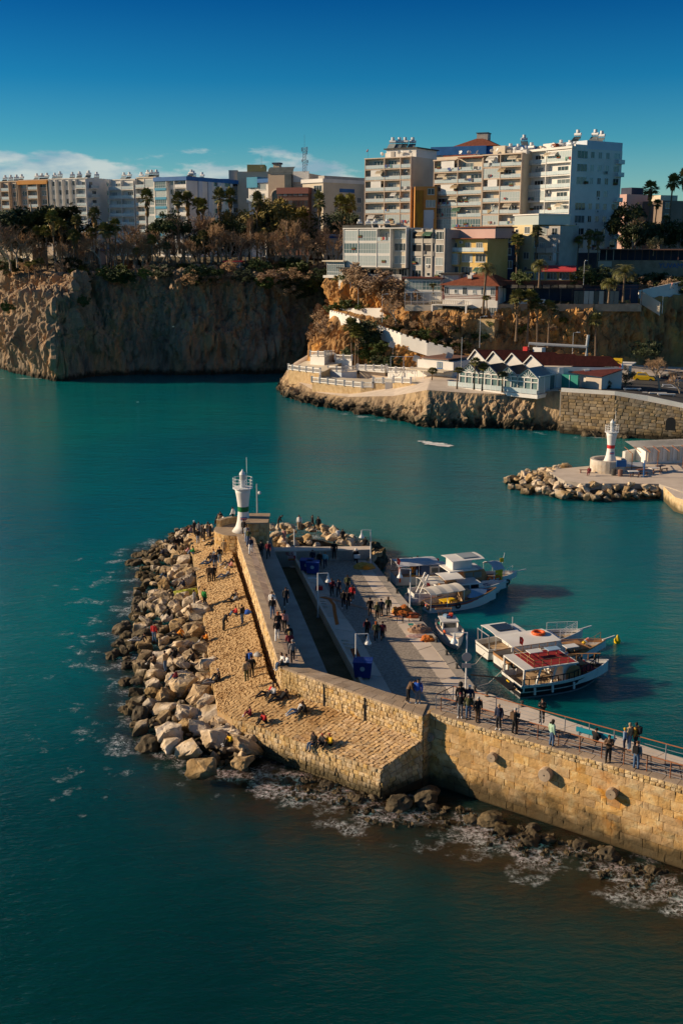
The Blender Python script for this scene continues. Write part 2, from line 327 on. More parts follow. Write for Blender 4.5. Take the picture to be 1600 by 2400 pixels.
hh=nmath('ADD',nmath('ADD',nmath('MULTIPLY',w1.outputs[0],0.55),nmath('MULTIPLY',w2.outputs[0],0.26)),nmath('MULTIPLY',w3.outputs[0],0.8))
bp=nn('ShaderNodeBump');bp.inputs['Strength'].default_value=1.0;bp.inputs['Distance'].default_value=0.34;K(hh,bp.inputs['Height']);K(bp.outputs[0],bs.inputs['Normal'])
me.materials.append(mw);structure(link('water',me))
structure(MB().box(-6000,6000,-3000,9000,-60,-55,M_EARTH).out('seabed'))
# ================================================================ cliffs as sheets of surveyed profiles
def sheet(name,cols,nu,nv,m,amps,fscale,seed=0.0,vstretch=0.45,cellw=0.6,smooth=False,mfun=None,mats=None,ripple=0.0):
    """cols: list of profiles with the same number of points; nv: rows per profile band; amps: noise amplitude at each profile point"""
    nc,npf=len(cols),len(cols[0]);A=np.array([[list(p) for p in c] for c in cols]) # nc,npf,3
    us=np.linspace(0,nc-1,nu);rows=[];am=[]
    for k in range(npf-1):
        for j in range(nv[k] if k<npf-2 else nv[k]+1):
            t=j/nv[k];rows.append(A[:,k]*(1-t)+A[:,k+1]*t);am.append(amps[k]*(1-t)+amps[k+1]*t)
    R=np.stack(rows,1) # nc, nr, 3
    i0=np.clip(us.astype(int),0,nc-2);f=(us-i0)[:,None,None]
    G=R[i0]*(1-f)+R[i0+1]*f # nu, nr, 3
    du=np.gradient(G,axis=0);dv=np.gradient(G,axis=1);nrm=np.cross(du,dv);nrm/=np.linalg.norm(nrm,axis=2,keepdims=True)+1e-9
    nr=len(rows);O=G.copy()
    for i in range(nu):
        for j in range(nr):
            a=am[j]
            if a<=0:continue
            x,y,z=G[i,j]
            q=Vector((x*fscale+seed,y*fscale,z*fscale*vstretch))
            h=1.0-abs(mn.noise(q*0.6))*2.0
            h2=mn.fractal(q*1.9,0.75,2.1,5,noise_basis='PERLIN_ORIGINAL')
            c=mn.cell_vector(Vector((x*cellw*1.1+h2*.6,y*cellw*1.1,z*cellw*0.5+h2*.5)))
            ck=max(0.0,1-abs(mn.noise(Vector((x*.17+seed,y*.17,z*.045+h2*.25))))*8)+.7*max(0.0,1-abs(mn.noise(Vector((x*.5,y*.5+seed,z*.16+h2*.3))))*7)
            O[i,j]-=nrm[i,j]*min(a,1.4)*ck*.75
            h3=1-2*abs(mn.noise(Vector((q.x*4.3,q.y*4.3,q.z*2.2))))
            O[i,j]+=nrm[i,j]*a*(h*0.75+h2*0.9+h3*.38+(c.x-0.5)*0.42-0.35)
    v=O.reshape(-1,3).tolist();id_=np.arange(nu*nr).reshape(nu,nr)
    fs=np.stack([id_[:-1,:-1],id_[1:,:-1],id_[1:,1:],id_[:-1,1:]],-1).reshape(-1,4)
    me=bpy.data.meshes.new(name);me.from_pydata(v,[],fs.tolist())
    for q in(mats or[m]):me.materials.append(q)
    if mfun:
        rowidx=np.tile(np.arange(nr-1),nu-1);me.polygons.foreach_set('material_index',[mfun(int(r)) for r in rowidx])
    if smooth:me.polygons.foreach_set('use_smooth',[True]*len(fs))
    me.update();o=structure(link(name,me));return o,O
PLZ=27.5
def lcol(px,wy,yoff,ty,ledge=None,back=0):
    w=P(px,wy,0);w.y+=yoff;Yt=w.y+6+back
    top=D(px,ty,Yt);b=D(px,wy,w.y);b=Vector((w.x,w.y,-1.5))
    mid1=Vector((w.x*1.0,w.y-1.0,9));mid2=Vector((top.x,w.y+(3 if not ledge else 1),18))
    if ledge:lz=D(px,ledge,w.y+3).z;mid2=Vector((w.x,w.y+2.5,lz));mid3=Vector((w.x,w.y+11,lz+0.4));top=D(px,ty,w.y+14)
    else:mid3=Vector((top.x,w.y+5,top.z-2.5))
    return[b,mid1,mid2,mid3,top,Vector((top.x,top.y+6,max(top.z,26.3)+.2)),Vector((top.x*1.25,345,29.5)),Vector((top.x*1.6,480,31))]
LC=[lcol(-160,876,36,650,700),lcol(-60,880,20,650,700),lcol(0,882,10,650,698),lcol(80,884,0,650,692),lcol(150,886,-7,645,690),lcol(175,886,-6,642),lcol(215,886,4,640),lcol(330,886,8,636),lcol(430,886,6,634),lcol(520,886,9,628),lcol(610,886,9,626),lcol(690,886,12,630),lcol(770,886,22,632),lcol(860,880,40,640)]
cl_o,cl_g=sheet('cliff',LC,400,[14,22,22,14,14,3,6,3],M_CLIFF,[0.5,2.3,2.2,1.7,1.2,0.2,0.2,0],0.13,3.0,0.5,0.35,mfun=lambda r:1 if r>86 else 0,mats=[M_CLIFF,M_EARTH])
# ---- headland: W water, A terrace edge, B terrace back, C road edge, Dd road back, E upper cliff top, F plateau
HCOL=[((668,905),(690,850),(730,826,276),(785,731,280),(790,716,288),(785,640,292)),
        ((656,915),(672,868),(716,852,269),(772,735,273),(774,722,278),(765,648,282)),
        ((668,930),(690,890),(732,860,262),(785,742,265),(790,724,274),(785,648,277)),
        ((741,951),(745,920),(780,868,256),(835,755,259),(850,732,268),(850,648,271)),
        ((811,964),(815,930),(860,872,252),(883,772,255),(890,745,264),(900,655,267)),
        ((946,985),(921,928),(935,874,244),(942,794,246),(948,785,252),(946,724,255)),
        ((1007,1002),(1000,914),(1015,866,240),(1030,818,242),(1035,805,246),(1035,727,249)),
        ((1100,1003),(1100,921),(1100,858,240),(1100,830,241),(1100,822,243),(1097,730,247)),
        ((1200,1006),(1200,924),(1200,856,240),(1200,829,241),(1200,822,243),(1200,712,247)),
        ((1294,1010),(1298,916),(1310,840,240),(1310,833,241),(1310,826,243),(1310,712,247)),
        ((1400,1018),(1400,921),(1400,846,240),(1400,842,242),(1400,836,243),(1400,712,246)),
        ((1508,1026),(1500,938),(1480,855,243),(1480,851,245),(1485,845,247),(1490,700,250)),
        ((1620,1030),(1620,962),(1620,862,246),(1620,858,248),(1620,850,250),(1620,690,253)),
        ((1760,1034),(1760,985),(1760,880,246),(1760,870,248),(1760,860,250),(1760,690,253))]
def hcol(c):
    w=P(*c[0],0);a=D(*c[1],w.y+3);b=D(*c[2]);cc=D(*c[3]);d=D(*c[4]);e=D(*c[5])
    return[Vector((w.x,w.y,-1.5)),a,b,cc,d,e,Vector((e.x*1.05,e.y+14,max(e.z,22)+1)),Vector((e.x*1.15,310,29)),Vector((e.x*1.5,480,31))]
HC=[hcol(c) for c in HCOL]
hd_o,hd_g=sheet('headland',HC,420,[24,5,18,3,22,3,4,3],M_CLIFF2,[0.5,0.0,0.0,0.0,0.3,0.3,0.1,0,0],0.30,9.0,0.55,0.55,mfun=lambda r:1 if 24<=r<29 else(2 if r>=72 else 3 if r<24 else 0),mats=[M_CLIFF2,M_CONC,M_EARTH,M_CLIFF3])
# bulge the three rock faces (the bands between the flat layers)
def bulge(o,g,bands,amp,fs,seed):
    nr=g.shape[1];cs=np.zeros(g.shape[0]*nr*3);o.data.vertices.foreach_get('co',cs);cs=cs.reshape(-1,3)
    nm=np.zeros(len(cs)*3);o.data.vertices.foreach_get('normal',nm);nm=nm.reshape(-1,3)
    for i in range(g.shape[0]):
        for a,b,k in bands:
            if a==0 and i>g.shape[0]*.655:k=0.12
            for j in range(a+1,b):
                t=(j-a)/(b-a);wgt=min(1,3.2*t,(1.7 if a==0 else 4)*(1-t))*k;r=i*nr+j;x,y,z=cs[r]
                q=Vector((x*fs+seed,y*fs,z*fs*0.42));h=1-2.2*abs(mn.noise(q));h2=mn.fractal(q*2.3,0.55,2.15,6,noise_basis='PERLIN_ORIGINAL')+.5*(1-2*abs(mn.noise(q*5.1)))
                ck=max(0.0,1-abs(mn.noise(Vector((x*.3+seed,y*.3,z*.08+h2*.25))))*7)
                cs[r]+=nm[r]*amp*wgt*(h*0.7+h2*0.8-ck*.5)
    o.data.vertices.foreach_set('co',cs.ravel());o.data.update()
bulge(hd_o,hd_g,[(0,24,1.0),(29,47,0.8),(50,72,0.8)],1.7,0.22,5.0)
# distant hills behind the town, aerial haze put into their blue colour
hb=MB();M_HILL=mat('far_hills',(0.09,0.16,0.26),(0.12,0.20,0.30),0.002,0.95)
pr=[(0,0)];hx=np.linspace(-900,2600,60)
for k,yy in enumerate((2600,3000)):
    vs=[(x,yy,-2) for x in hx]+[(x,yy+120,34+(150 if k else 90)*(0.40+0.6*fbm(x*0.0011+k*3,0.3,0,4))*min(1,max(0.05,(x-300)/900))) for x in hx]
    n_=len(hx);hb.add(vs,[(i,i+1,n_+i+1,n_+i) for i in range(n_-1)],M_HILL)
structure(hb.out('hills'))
# ================================================================ the near breakwater
def chip_box(seed,taper=0.07,jit=0.07):
    """unit stone, base on y=+.5, face towards -y; corners pulled about so each is a little different"""
    r=random.Random(seed);vs=[]
    for z in(-.5,.5):
        for x in(-.5,.5):
            vs.append((x+r.uniform(-jit,jit)*.5,.5,z+r.uniform(-jit,jit)*.5))
    for z in(-.5,.5):
        for x in(-.5,.5):
            vs.append((x*(1-taper)+r.uniform(-jit,jit),-.5+r.uniform(-.07,.07),z*(1-taper)+r.uniform(-jit,jit)))
    vs.append((r.uniform(-.2,.2),-.56+r.uniform(-.06,.06),r.uniform(-.2,.2)))
    return vs,[(4,5,8),(5,7,8),(7,6,8),(6,4,8),(0,1,5,4),(1,3,7,5),(3,2,6,7),(2,0,4,6)]
CHIPS=[chip_box(i) for i in range(16)]+[chip_box(40+i,.022,.022) for i in range(16)]
CHIPM={}
def chip_mesh(k,m):
    if(k,m.name) not in CHIPM:
        b=MB();b.add(*CHIPS[k],m);CHIPM[(k,m.name)]=b.mesh('stone')
    return CHIPM[(k,m.name)]
def lay(parent,base,quad,m,cw,ch,depth,name,limit=300,jitter=0.25,proud=0.05,keep=None,joint=0.03,near=(8,50,15),flat=0):
    """lay stones in courses over a quad (4 corners: bottom-left, bottom-right, top-right, top-left, seen from its face).
    The stones nearest the camera are parts; those past the limit are one joined part."""
    rr_=random.Random(sum(map(ord,name))+int(abs(quad[0][0])*10));q=[Vector(p) for p in quad];out=[]
    hgt=((q[3]-q[0]).length+(q[2]-q[1]).length)/2;rows=max(1,round(hgt/ch));v0=0.0
    hs=[rr_.uniform(1-jitter*.5,1+jitter*.5) for _ in range(rows)];tot=sum(hs)
    for r in range(rows):
        v1=v0+hs[r]/tot;vm=(v0+v1)/2
        a=q[0].lerp(q[3],vm);b=q[1].lerp(q[2],vm);wid=(b-a).length;u=-rr_.random()*cw/wid
        while u<1:
            du=cw*rr_.uniform(1-jitter,1+jitter*1.3)/wid;u0,u1=max(u,0),min(u+du,1);u+=du
            if u1-u0<0.25*cw/wid:continue
            um=(u0+u1)/2;c=a.lerp(b,um);ex=(b-a).normalized();ez0=(q[3].lerp(q[2],um)-q[0].lerp(q[1],um));hh_=ez0.length*(v1-v0)
            if keep and not keep(c):continue
            ez=ez0.normalized();ny_=ez.cross(ex).normalized();ez=ex.cross(ny_)
            M=Matrix((ex,ny_,ez)).transposed() # columns: x along, y inward, z up the face
            out.append((c,M,(u1-u0)*wid-joint,hh_-joint,rr_.randrange(16)+flat,rr_.uniform(-1,1)))
        v0=v1
    eye=Vector((near[0],near[1],near[2]));out.sort(key=lambda s:(s[0]-Vector((0,0,CAMZ))).length)
    rest=MB()
    for i,(c,M,w,h,k,pr_) in enumerate(out):
        Ms=M@Matrix.Diagonal((w,depth,max(h,.04)))
        cc=c+M@Vector((0,depth*.5-proud+pr_*proud*.55,0))-Vector(base)
        if i<limit:
            o=link(name,chip_mesh(k,m),parent);o.matrix_basis=Matrix.Translation(cc)@Ms.to_4x4()
        else:
            vs,fs=CHIPS[k];rest.add([cc+Ms@Vector(p) for p in vs],fs,m)
    if rest.v:stuff(rest.out(name+'_infill',parent))
    return len(out)
Zw=5.0
FA,FB=P(551,1238,Zw),P(659,1564,Zw) # top edge of the seaward wall face
IN_=[P(*q,Zw) for q in((597,1262),(622,1338),(638,1382),(676,1476),(717,1564))]
PC=P(991,1678,Zw) # parapet corner at the right end
PI=[P(*q,Zw) for q in((741,1573),(845,1603),(919,1628),(1003,1648))]
# --- seaward wall with its walkway on top
sw=thing('breakwater_wall','long ochre stone wall down the mole with a worn walkway along its top','sea wall',(FA.x,FA.y,0))
bw=(FA.x,FA.y,0)
core=[FA+Vector((.06,0,0)),FB+Vector((.06,.0,0)),FB+Vector((.4,.25,0))]+[IN_[4],IN_[3],IN_[2],IN_[1],IN_[0]]
MB().prism([p[:2] for p in core],-1,Zw-.02,M_MORTAR,M_COPE).out('wall_core',sw,base=bw)
d_=(FB-FA)
lay(sw,bw,[FA+Vector((0,0,1.2-Zw)),FB+Vector((0,0,1.2-Zw)),FB+Vector((0,0,-.05)),FA+Vector((0,0,-.05))],M_RUBBLE,0.42,0.34,0.25,'brick',300,0.3,0.05)
def coping(parent,base,A,B,wa,wb,n,m=M_COPE,th=.16,name='coping_stone',z=Zw,gap=.02):
    """flat cap stones between two edge polylines given as functions of t"""
    for i in range(n):
        t0,t1=i/n+gap/n,(i+1)/n-gap/n
        a0,a1,b0,b1=A(t0),A(t1),B(t0),B(t1);dz=random.uniform(-.012,.012)
        MB().prism([(p.x-base[0],p.y-base[1]) for p in(a0,a1,b1,b0)],z-th+.06+dz,z+.06+dz,m).out(name,parent)
def poly_at(pts):
    ls=[(b-a).length for a,b in zip(pts[:-1],pts[1:])];T=sum(ls)
    def f(t):
        s=t*T
        for(a,b),l in zip(zip(pts[:-1],pts[1:]),ls):
            if s<=l or b is pts[-1]:return a.lerp(b,s/l)
            s-=l
    return f
wf=poly_at([FA+Vector((-.07,-.0,0)),FB+Vector((-.07,-.05,0))]);wi=poly_at(IN_)
mid=lambda t:wf(t).lerp(wi(t),.42);mid2=lambda t:wf(t).lerp(wi(t),.80)
coping(sw,bw,wf,mid,0,0,30);coping(sw,bw,mid,mid2,0,0,22,M_FLAG);coping(sw,bw,mid2,wi,0,0,34)
# --- mid parapet: from the elbow to the right corner
pw=thing('breakwater_wall','short lit parapet wall of ochre rubble joining the mole walkway to the quay gate','sea wall',(FB.x,FB.y,0));bp_=(FB.x,FB.y,0)
d2=(PC-FB).normalized();n2=Vector((-d2.y,d2.x,0)) # pointing inwards (away from camera)
if n2.y<0:n2=-n2
end=PC+n2*1.7
MB().prism([p[:2] for p in(FB+n2*.06,PC+n2*.06,PC+n2*2.2,PI[2],PI[1],PI[0],IN_[4],FB+n2*.8)],-1,Zw-.02,M_MORTAR,M_COPE).out('wall_core',pw,base=bp_)
lay(pw,bp_,[FB+Vector((0,0,-3.2)),PC+Vector((0,0,-3.2)),PC+Vector((0,0,-.05)),FB+Vector((0,0,-.05))],M_RUBBLE,0.30,0.26,0.25,'brick',300,0.3,0.06,keep=lambda c:c.z>2.6)
lay(pw,bp_,[PC+Vector((.02,.05,-5)),PC+n2*1.5+Vector((.02,0,-5)),PC+n2*1.5+Vector((.02,0,0)),PC+Vector((.02,.05,0))],M_STONE,0.55,0.42,0.3,'brick',300,0.2,0.05)
pf=poly_at([FB-n2*.05,PC-n2*.05]);pi_=poly_at([IN_[4],PI[0],PI[1],PI[2],PI[3]])
pm=lambda t:pf(t).lerp(pi_(t),.5)
coping(pw,bp_,pf,pm,0,0,15);coping(pw,bp_,pm,pi_,0,0,13)
for t in(.33,.62):
    c=pf(t);MB().box(-.04,.04,-.09,.04,2.9,4.9,M_DARK).out('drain_slot',pw,loc=(c.x-bp_[0],c.y-bp_[1],0),rz=atan2(d2.y,d2.x))
# --- right-hand quay wall, ashlar, with the railed walkway on it
R0=PC+n2*.75+d2*.02;R1=P(1600,1843,Zw);dR=(R1-R0).normalized();R2=R1+dR*14
nR=Vector((-dR.y,dR.x,0));nR=nR if nR.y>0 else-nR
B0,B1=P(1061,1642,Zw),P(1565,1783,Zw);B2=B1+(B1-B0).normalized()*14
rw=thing('quay_wall','tall ochre ashlar harbour wall with four stone drums set in its face','sea wall',(R0.x,R0.y,0));br_=(R0.x,R0.y,0)
MB().prism([p[:2] for p in(R0+nR*.05,R2+nR*.05,B2,B0,R0+nR*2.1)],-1,Zw-.05,M_MORTAR,M_FLAG).out('wall_core',rw,base=br_)
lay(rw,br_,[R0+Vector((0,0,-4.9)),R2+Vector((0,0,-4.9)),R2+Vector((0,0,-.45)),R0+Vector((0,0,-.45))],M_STONE,0.80,0.48,0.35,'brick',300,0.6,0.012,joint=.006,flat=16)
lay(rw,br_,[R0+Vector((0,0,-.45)),R2+Vector((0,0,-.45)),R2+Vector((0,0,0.02)),R0+Vector((0,0,0.02))],M_RUBBLE,0.34,0.24,0.30,'rubble_stone',160,0.3,0.05)
ra=poly_at([R0-nR*.03,R2-nR*.03]);rb=poly_at([R0+nR*0.6,R2+nR*.6])
coping(rw,br_,ra,rb,0,0,36,M_COPE,z=Zw-.02)
# flagstones of the walkway
fr_=random.Random(5)
def flags(parent,base,A,B,nu,nv,m,z,th=.1,name='flagstone',g=.02):
    for i in range(nu):
        off=fr_.uniform(0,.3)
        for j in range(nv):
            t0,t1=(i+g*2)/nu,(i+1-g*2)/nu;s0,s1=max(0,(j-off)/nv+g),min(1,(j+1-off)/nv-g) if j<nv-1 else 1
            if s1-s0<.05:continue
            q=[A(t0).lerp(B(t0),s0),A(t1).lerp(B(t1),s0),A(t1).lerp(B(t1),s1),A(t0).lerp(B(t0),s1)];dz=fr_.uniform(-.012,.012)
            MB().prism([(p.x-base[0],p.y-base[1]) for p in q],z-th+dz,z+dz,m).out(name,parent)
flags(rw,br_,rb,poly_at([B0.lerp(R0+nR*2.1,.15),B2]),34,7,M_FLAG,Zw+.035)
for k,(px,py,r_,ln) in enumerate(((1008,1727,.30,.55),(1155,1773,.30,.75),(1280,1812,.42,.85),(1434,1857,.33,.8))):
    # where the ray meets the wall plane
    r=Vector(ray(px,py));o_=Vector((0,0,CAMZ));t=(R0-o_).dot(nR)/r.dot(nR);c=o_+r*t
    b=MB();prof=[(r_*.92,0),(r_,.06),(r_,ln*.8),(r_*.9,ln)];b.lathe([(q[0],q[1]) for q in prof],M_COPE,16)
    b.lathe([(r_*.12,ln+.004),(r_*.05,ln+.012)],M_DARK,8)
    Mx=Vector((0,0,1)).rotation_difference(-nR+Vector((.12,0,.1))).to_matrix()
    b.v=[tuple(Mx@Vector(p)) for p in b.v];o=b.out('stone_drum',rw,smooth=False,loc=c+nR*.3-Vector(br_))
# --- sloping paved glacis
ZO,ZI=2.0,3.3
O1=[P(*q,ZO) for q in((440,1252),(454,1302),(467,1378),(480,1455),(495,1570),(513,1667))]
I1=[P(*q,ZI) for q in((527,1243),(547,1302),(568,1369),(589,1435),(611,1512),(633,1590))]
O2=[O1[-1],P(545,1685,ZO),P(607,1703,ZO),P(697,1736,ZO),P(789,1768,ZO),P(893,1803,ZO)]
I2=[I1[-1],FB+Vector((.10,-.42,ZI-Zw)),FB.lerp(PC,.28)+Vector((0,-.02,ZI-Zw)),FB.lerp(PC,.55)+Vector((0,-.02,ZI-Zw)),FB.lerp(PC,.8)+Vector((0,-.02,ZI-Zw)),PC+Vector((0,-.02,ZI-Zw))]
gl=thing('paved_slope','sunlit sloping pavement of small ochre stones between the boulders and the wall','paved slope',(O1[-1].x,O1[-1].y,0));bg_=(O1[-1].x,O1[-1].y,0)
b=MB()
for O_,I_ in((O1,I1),(O2,I2)):
    for k in range(len(O_)-1):
        o0,o1,i0,i1=O_[k],O_[k+1],I_[k],I_[k+1];dn=Vector((0,0,-.05))
        b.add([o0+dn,o1+dn,i1+dn,i0+dn],[(0,1,2,3)],M_MORTAR)
        for a_,c_ in((o0,o1),(i1,i0)):
            b.add([a_+dn,c_+dn,Vector((c_.x,c_.y,-1.2)),Vector((a_.x,a_.y,-1.2))],[(0,1,2,3)][::-1],M_MORTAR)
oe,ie=O2[-1],I2[-1];b.add([oe,ie,Vector((ie.x,ie.y,-1.2)),Vector((oe.x,oe.y,-1.2))],[(0,1,2,3)],M_MORTAR)
b.out('slope_core',gl,base=bg_)
# paving stones: the 300 nearest as parts, the rest joined
pv=[];rp=random.Random(11)
for O_,I_ in((O1,I1),(O2,I2)):
    fo,fi=poly_at(O_),poly_at(I_);Lm=sum((b_-a_).length for a_,b_ in zip(O_[:-1],O_[1:]));nU=int(Lm/.30)
    for i in range(nU):
        t0,t1=i/nU,(i+1)/nU;s=-rp.random()*.06
        while s<1:
            ds=rp.uniform(.05,.095);s0,s1=max(s,0),min(s+ds,1);s+=ds
            if s1-s0<.03:continue
            pv.append([fo(t0).lerp(fi(t0),s0),fo(t1).lerp(fi(t1),s0),fo(t1).lerp(fi(t1),s1),fo(t0).lerp(fi(t0),s1)])
pv.sort(key=lambda q:(sum(q,Vector())/4-Vector((0,0,CAMZ))).length)
rest=MB()
for i,q in enumerate(pv):
    q=[p+Vector((rp.uniform(-.05,.05),rp.uniform(-.06,.06),0)) for p in q];c=sum(q,Vector())/4;g_=[p.lerp(c,rp.uniform(.03,.10)) for p in q];up=(q[1]-q[0]).cross(q[3]-q[0]).normalized();up=up if up.z>0 else-up
    t_=[p.lerp(c,.14)+up*(.05+rp.uniform(-.03,.045)) for p in g_];g_=[p-up*.06 for p in g_]
    vs=[p-Vector(bg_) for p in g_+t_];fs=[(4,5,6,7),(0,1,5,4),(1,2,6,5),(2,3,7,6),(3,0,4,7)]
    if i<300:MB().add(vs,fs,M_PAVE).out('paving_stone',gl)
    else:rest.add(vs,fs,M_PAVE)
stuff(rest.out('paving_infill',gl))
# front faces of the slope: small blocks in courses, leaning cracks
lay(gl,bg_,[O2[-1]+Vector((0,0,-1.9)),I2[-1]+Vector((0,0,-2.6)),I2[-1]+Vector((0,0,-.04)),O2[-1]+Vector((0,0,-.02))],M_RUBBLE,.42,.36,.25,'brick',300,.15,.04)
for a_,c_ in zip(O2[1:-1],O2[2:]):
    lay(gl,bg_,[Vector((a_.x,a_.y,-.2)),Vector((c_.x,c_.y,-.2)),c_,a_],M_RUBBLE,.34,.30,.25,'block_stone',80,.3,.07)
for a_,c_ in zip(O1[:-1],O1[1:]):
    lay(gl,bg_,[Vector((a_.x,a_.y,.8)),Vector((c_.x,c_.y,.8)),c_,a_],M_RUBBLE,.5,.36,.25,'edge_stone',20,.3,.05)
def on_plane(px,py,pts):
    n=(pts[1]-pts[0]).cross(pts[2]-pts[0]);r=Vector(ray(px,py));o_=Vector((0,0,CAMZ));return o_+r*((pts[0]-o_).dot(n)/r.dot(n))
def on_slope(px,py):
    p=on_plane(px,py,(O1[1],O1[4],I1[3]))
    if p.y>74.5:return p
    return on_plane(px,py,(O2[2],O2[5],I2[4]))
# --- round bastion under the lighthouse
LHY=109.0;LHC=D(563,1206,LHY);LHX=LHC.x
bs_=thing('bastion','stubby round stone bastion at the mole head carrying the green banded lighthouse','bastion',(LHX,LHY+1,0));bb=(LHX,LHY+1,0)
MB().lathe([(2.85,-1),(2.8,3),(2.7,Zw-.05)],M_MORTAR,28).out('bastion_core',bs_)
def ring_lay(parent,R,z0,z1,m,cw,ch,a0,a1,name,limit=220,inward=False):
    rows=round((z1-z0)/ch);rr2=random.Random(3);rest=MB();cnt=0
    for r in range(rows):
        zc=z0+(r+.5)*(z1-z0)/rows;a=a0+rr2.random()*.1
        while a<a1:
            da=cw*rr2.uniform(.8,1.25)/R;am_=a+da/2;a+=da
            M=Matrix((Vector((-sin(am_),cos(am_),0)),Vector((-cos(am_),-sin(am_),0))*(1 if not inward else-1),Vector((0,0,1)))).transposed()
            if inward:M=Matrix((-M.col[0],M.col[1],M.col[2])).transposed()
            c=Vector((R*cos(am_),R*sin(am_),zc))+M@Vector((0,.06,0));Ms=M@Matrix.Diagonal((da*R-.02,.25,(z1-z0)/rows-.02));k=rr2.randrange(16)
            cnt+=1
            if cnt<=limit:
                o=link(name,chip_mesh(k,m),parent);o.matrix_basis=Matrix.Translation(c)@Ms.to_4x4()
            else:rest.add([c+Ms@Vector(p) for p in CHIPS[k][0]],CHIPS[k][1],m)
    if rest.v:stuff(rest.out(name+'_infill',parent))
ring_lay(bs_,2.78,1.0,Zw,M_STONE,.6,.42,radians(150),radians(330),'brick')
MB().lathe([(2.85,Zw-.05),(2.85,Zw+.05),(0.3,Zw+.05)],M_COPE,28).out('bastion_top',bs_)
# raised parapet behind the lighthouse (the taller block right of it, the low curb left)
pb=MB()
for k in range(12):
    a0,a1=radians(15+k*12.5),radians(15+(k+.94)*12.5);h_=.75 if k>3 else 1.05
    pb.prism([(2.8*cos(a0),2.8*sin(a0)),(2.8*cos(a1),2.8*sin(a1)),(2.3*cos(a1),2.3*sin(a1)),(2.3*cos(a0),2.3*sin(a0))],Zw-.2,Zw+h_,M_RUBBLE,M_COPE)
pb.out('parapet',bs_)
wr=thing('breakwater_wall','dark stepped block of masonry closing the mole behind the lamp post','sea wall',(D(604,1247,108).x,108,0))
w0=D(588,1247,106.5);w1=D(626,1247,106.5)
MB().box(-1.0,1.05,-1.2,2.6,0,6.4,M_MORTAR).out('block_core',wr)
lay(wr,wr.location,[Vector(wr.location)+Vector((-1.03,-1.22,1.5)),Vector(wr.location)+Vector((1.07,-1.22,1.5)),Vector(wr.location)+Vector((1.07,-1.22,6.4)),Vector(wr.location)+Vector((-1.03,-1.22,6.4))],M_STONE,.6,.45,.25,'brick')
MB().box(-1.1,1.15,-1.3,2.7,6.4,6.52,M_COPE).out('coping_stone',wr)
# --- inner ledge, sunken channel, kerb, concrete strip, setts, apron
ZQ,ZL=1.2,3.9
LE=[P(*q,ZL) for q in((636,1268),(648,1303),(699,1418),(768,1580),(800,1650))]
ledge=structure(MB().prism([p[:2] for p in[IN_[0]+Vector((.0,1.5,0))]+IN_+[IN_[4]+Vector((1,-1,0))]+LE[::-1]+[LE[0]+Vector((0,2,0))]],-1,ZL,M_MORTAR,M_CONC2).out('ledge'))
QE=[P(*q,ZQ) for q in((862,1285),(870,1312),(939,1395),(1029,1503),(1118,1617),(1212,1650),(1346,1695),(1600,1779))];QE.append(QE[-1]+(QE[-1]-QE[-2]).normalized()*14)
KB=[P(*q,ZQ) for q in((672,1278),(692,1313),(740,1404),(789,1497),(847,1604),(880,1665))]
quay=MB().prism([p[:2] for p in KB+[R0+Vector((0,1,0)),R2+nR*.5]+QE[::-1]],-3,ZQ-.012,M_CONC2,M_CONC2).out('quay');structure(quay)
channel=structure(MB().prism([p[:2] for p in[LE[0]-Vector((.3,-1,0))]+[q-Vector((.3,0,0)) for q in LE]+[k+Vector((.2,0,0)) for k in KB[::-1]]],-1,.55,M_MUD).out('channel_floor'))
def strip(name,A,B,z,m,th=.06,cat=None):
    b=MB();b.prism([p[:2] for p in A+B[::-1]],z-th,z,m);return structure(b.out(name))
S1=[P(*q,ZQ) for q in((715,1285),(740,1335),(790,1421),(837,1487),(919,1627),(945,1672))]
C1=[P(*q,ZQ) for q in((822,1300),(828,1313),(881,1397),(934,1466),(1061,1634),(1090,1672))]
kerb=thing('channel_kerb','pale concrete kerb wall along the sunken dark channel','kerb',KB[0]);MB().prism([p[:2] for p in[k+Vector((-.12,0,0)) for k in KB]+[k+Vector((.14,0,0)) for k in KB[::-1]]],.3,ZQ+.28,M_CONC).out('kerb_stone',kerb,base=KB[0])
pvm=thing('quay_paving','concrete slabs and grey setts paving the fishing quay','paving',(KB[2].x,KB[2].y,ZQ));bq=(KB[2].x,KB[2].y,0)
pvm.location=(KB[2].x,KB[2].y,0)
fk,fs_,fc,fq=poly_at([k+Vector((.15,0,0)) for k in KB]),poly_at(S1),poly_at(C1),poly_at(QE[:5])
flags(pvm,bq,fk,fs_,13,1,M_CONC,ZQ+.03,.05,'paving_slab',.006)
fc2=lambda t:fc(t).lerp(fs_(t),.06)
MB().prism([(p.x-bq[0],p.y-bq[1]) for p in S1+[c for c in C1[::-1]]],ZQ-.03,ZQ+.012,M_SETT).out('sett_road',pvm)
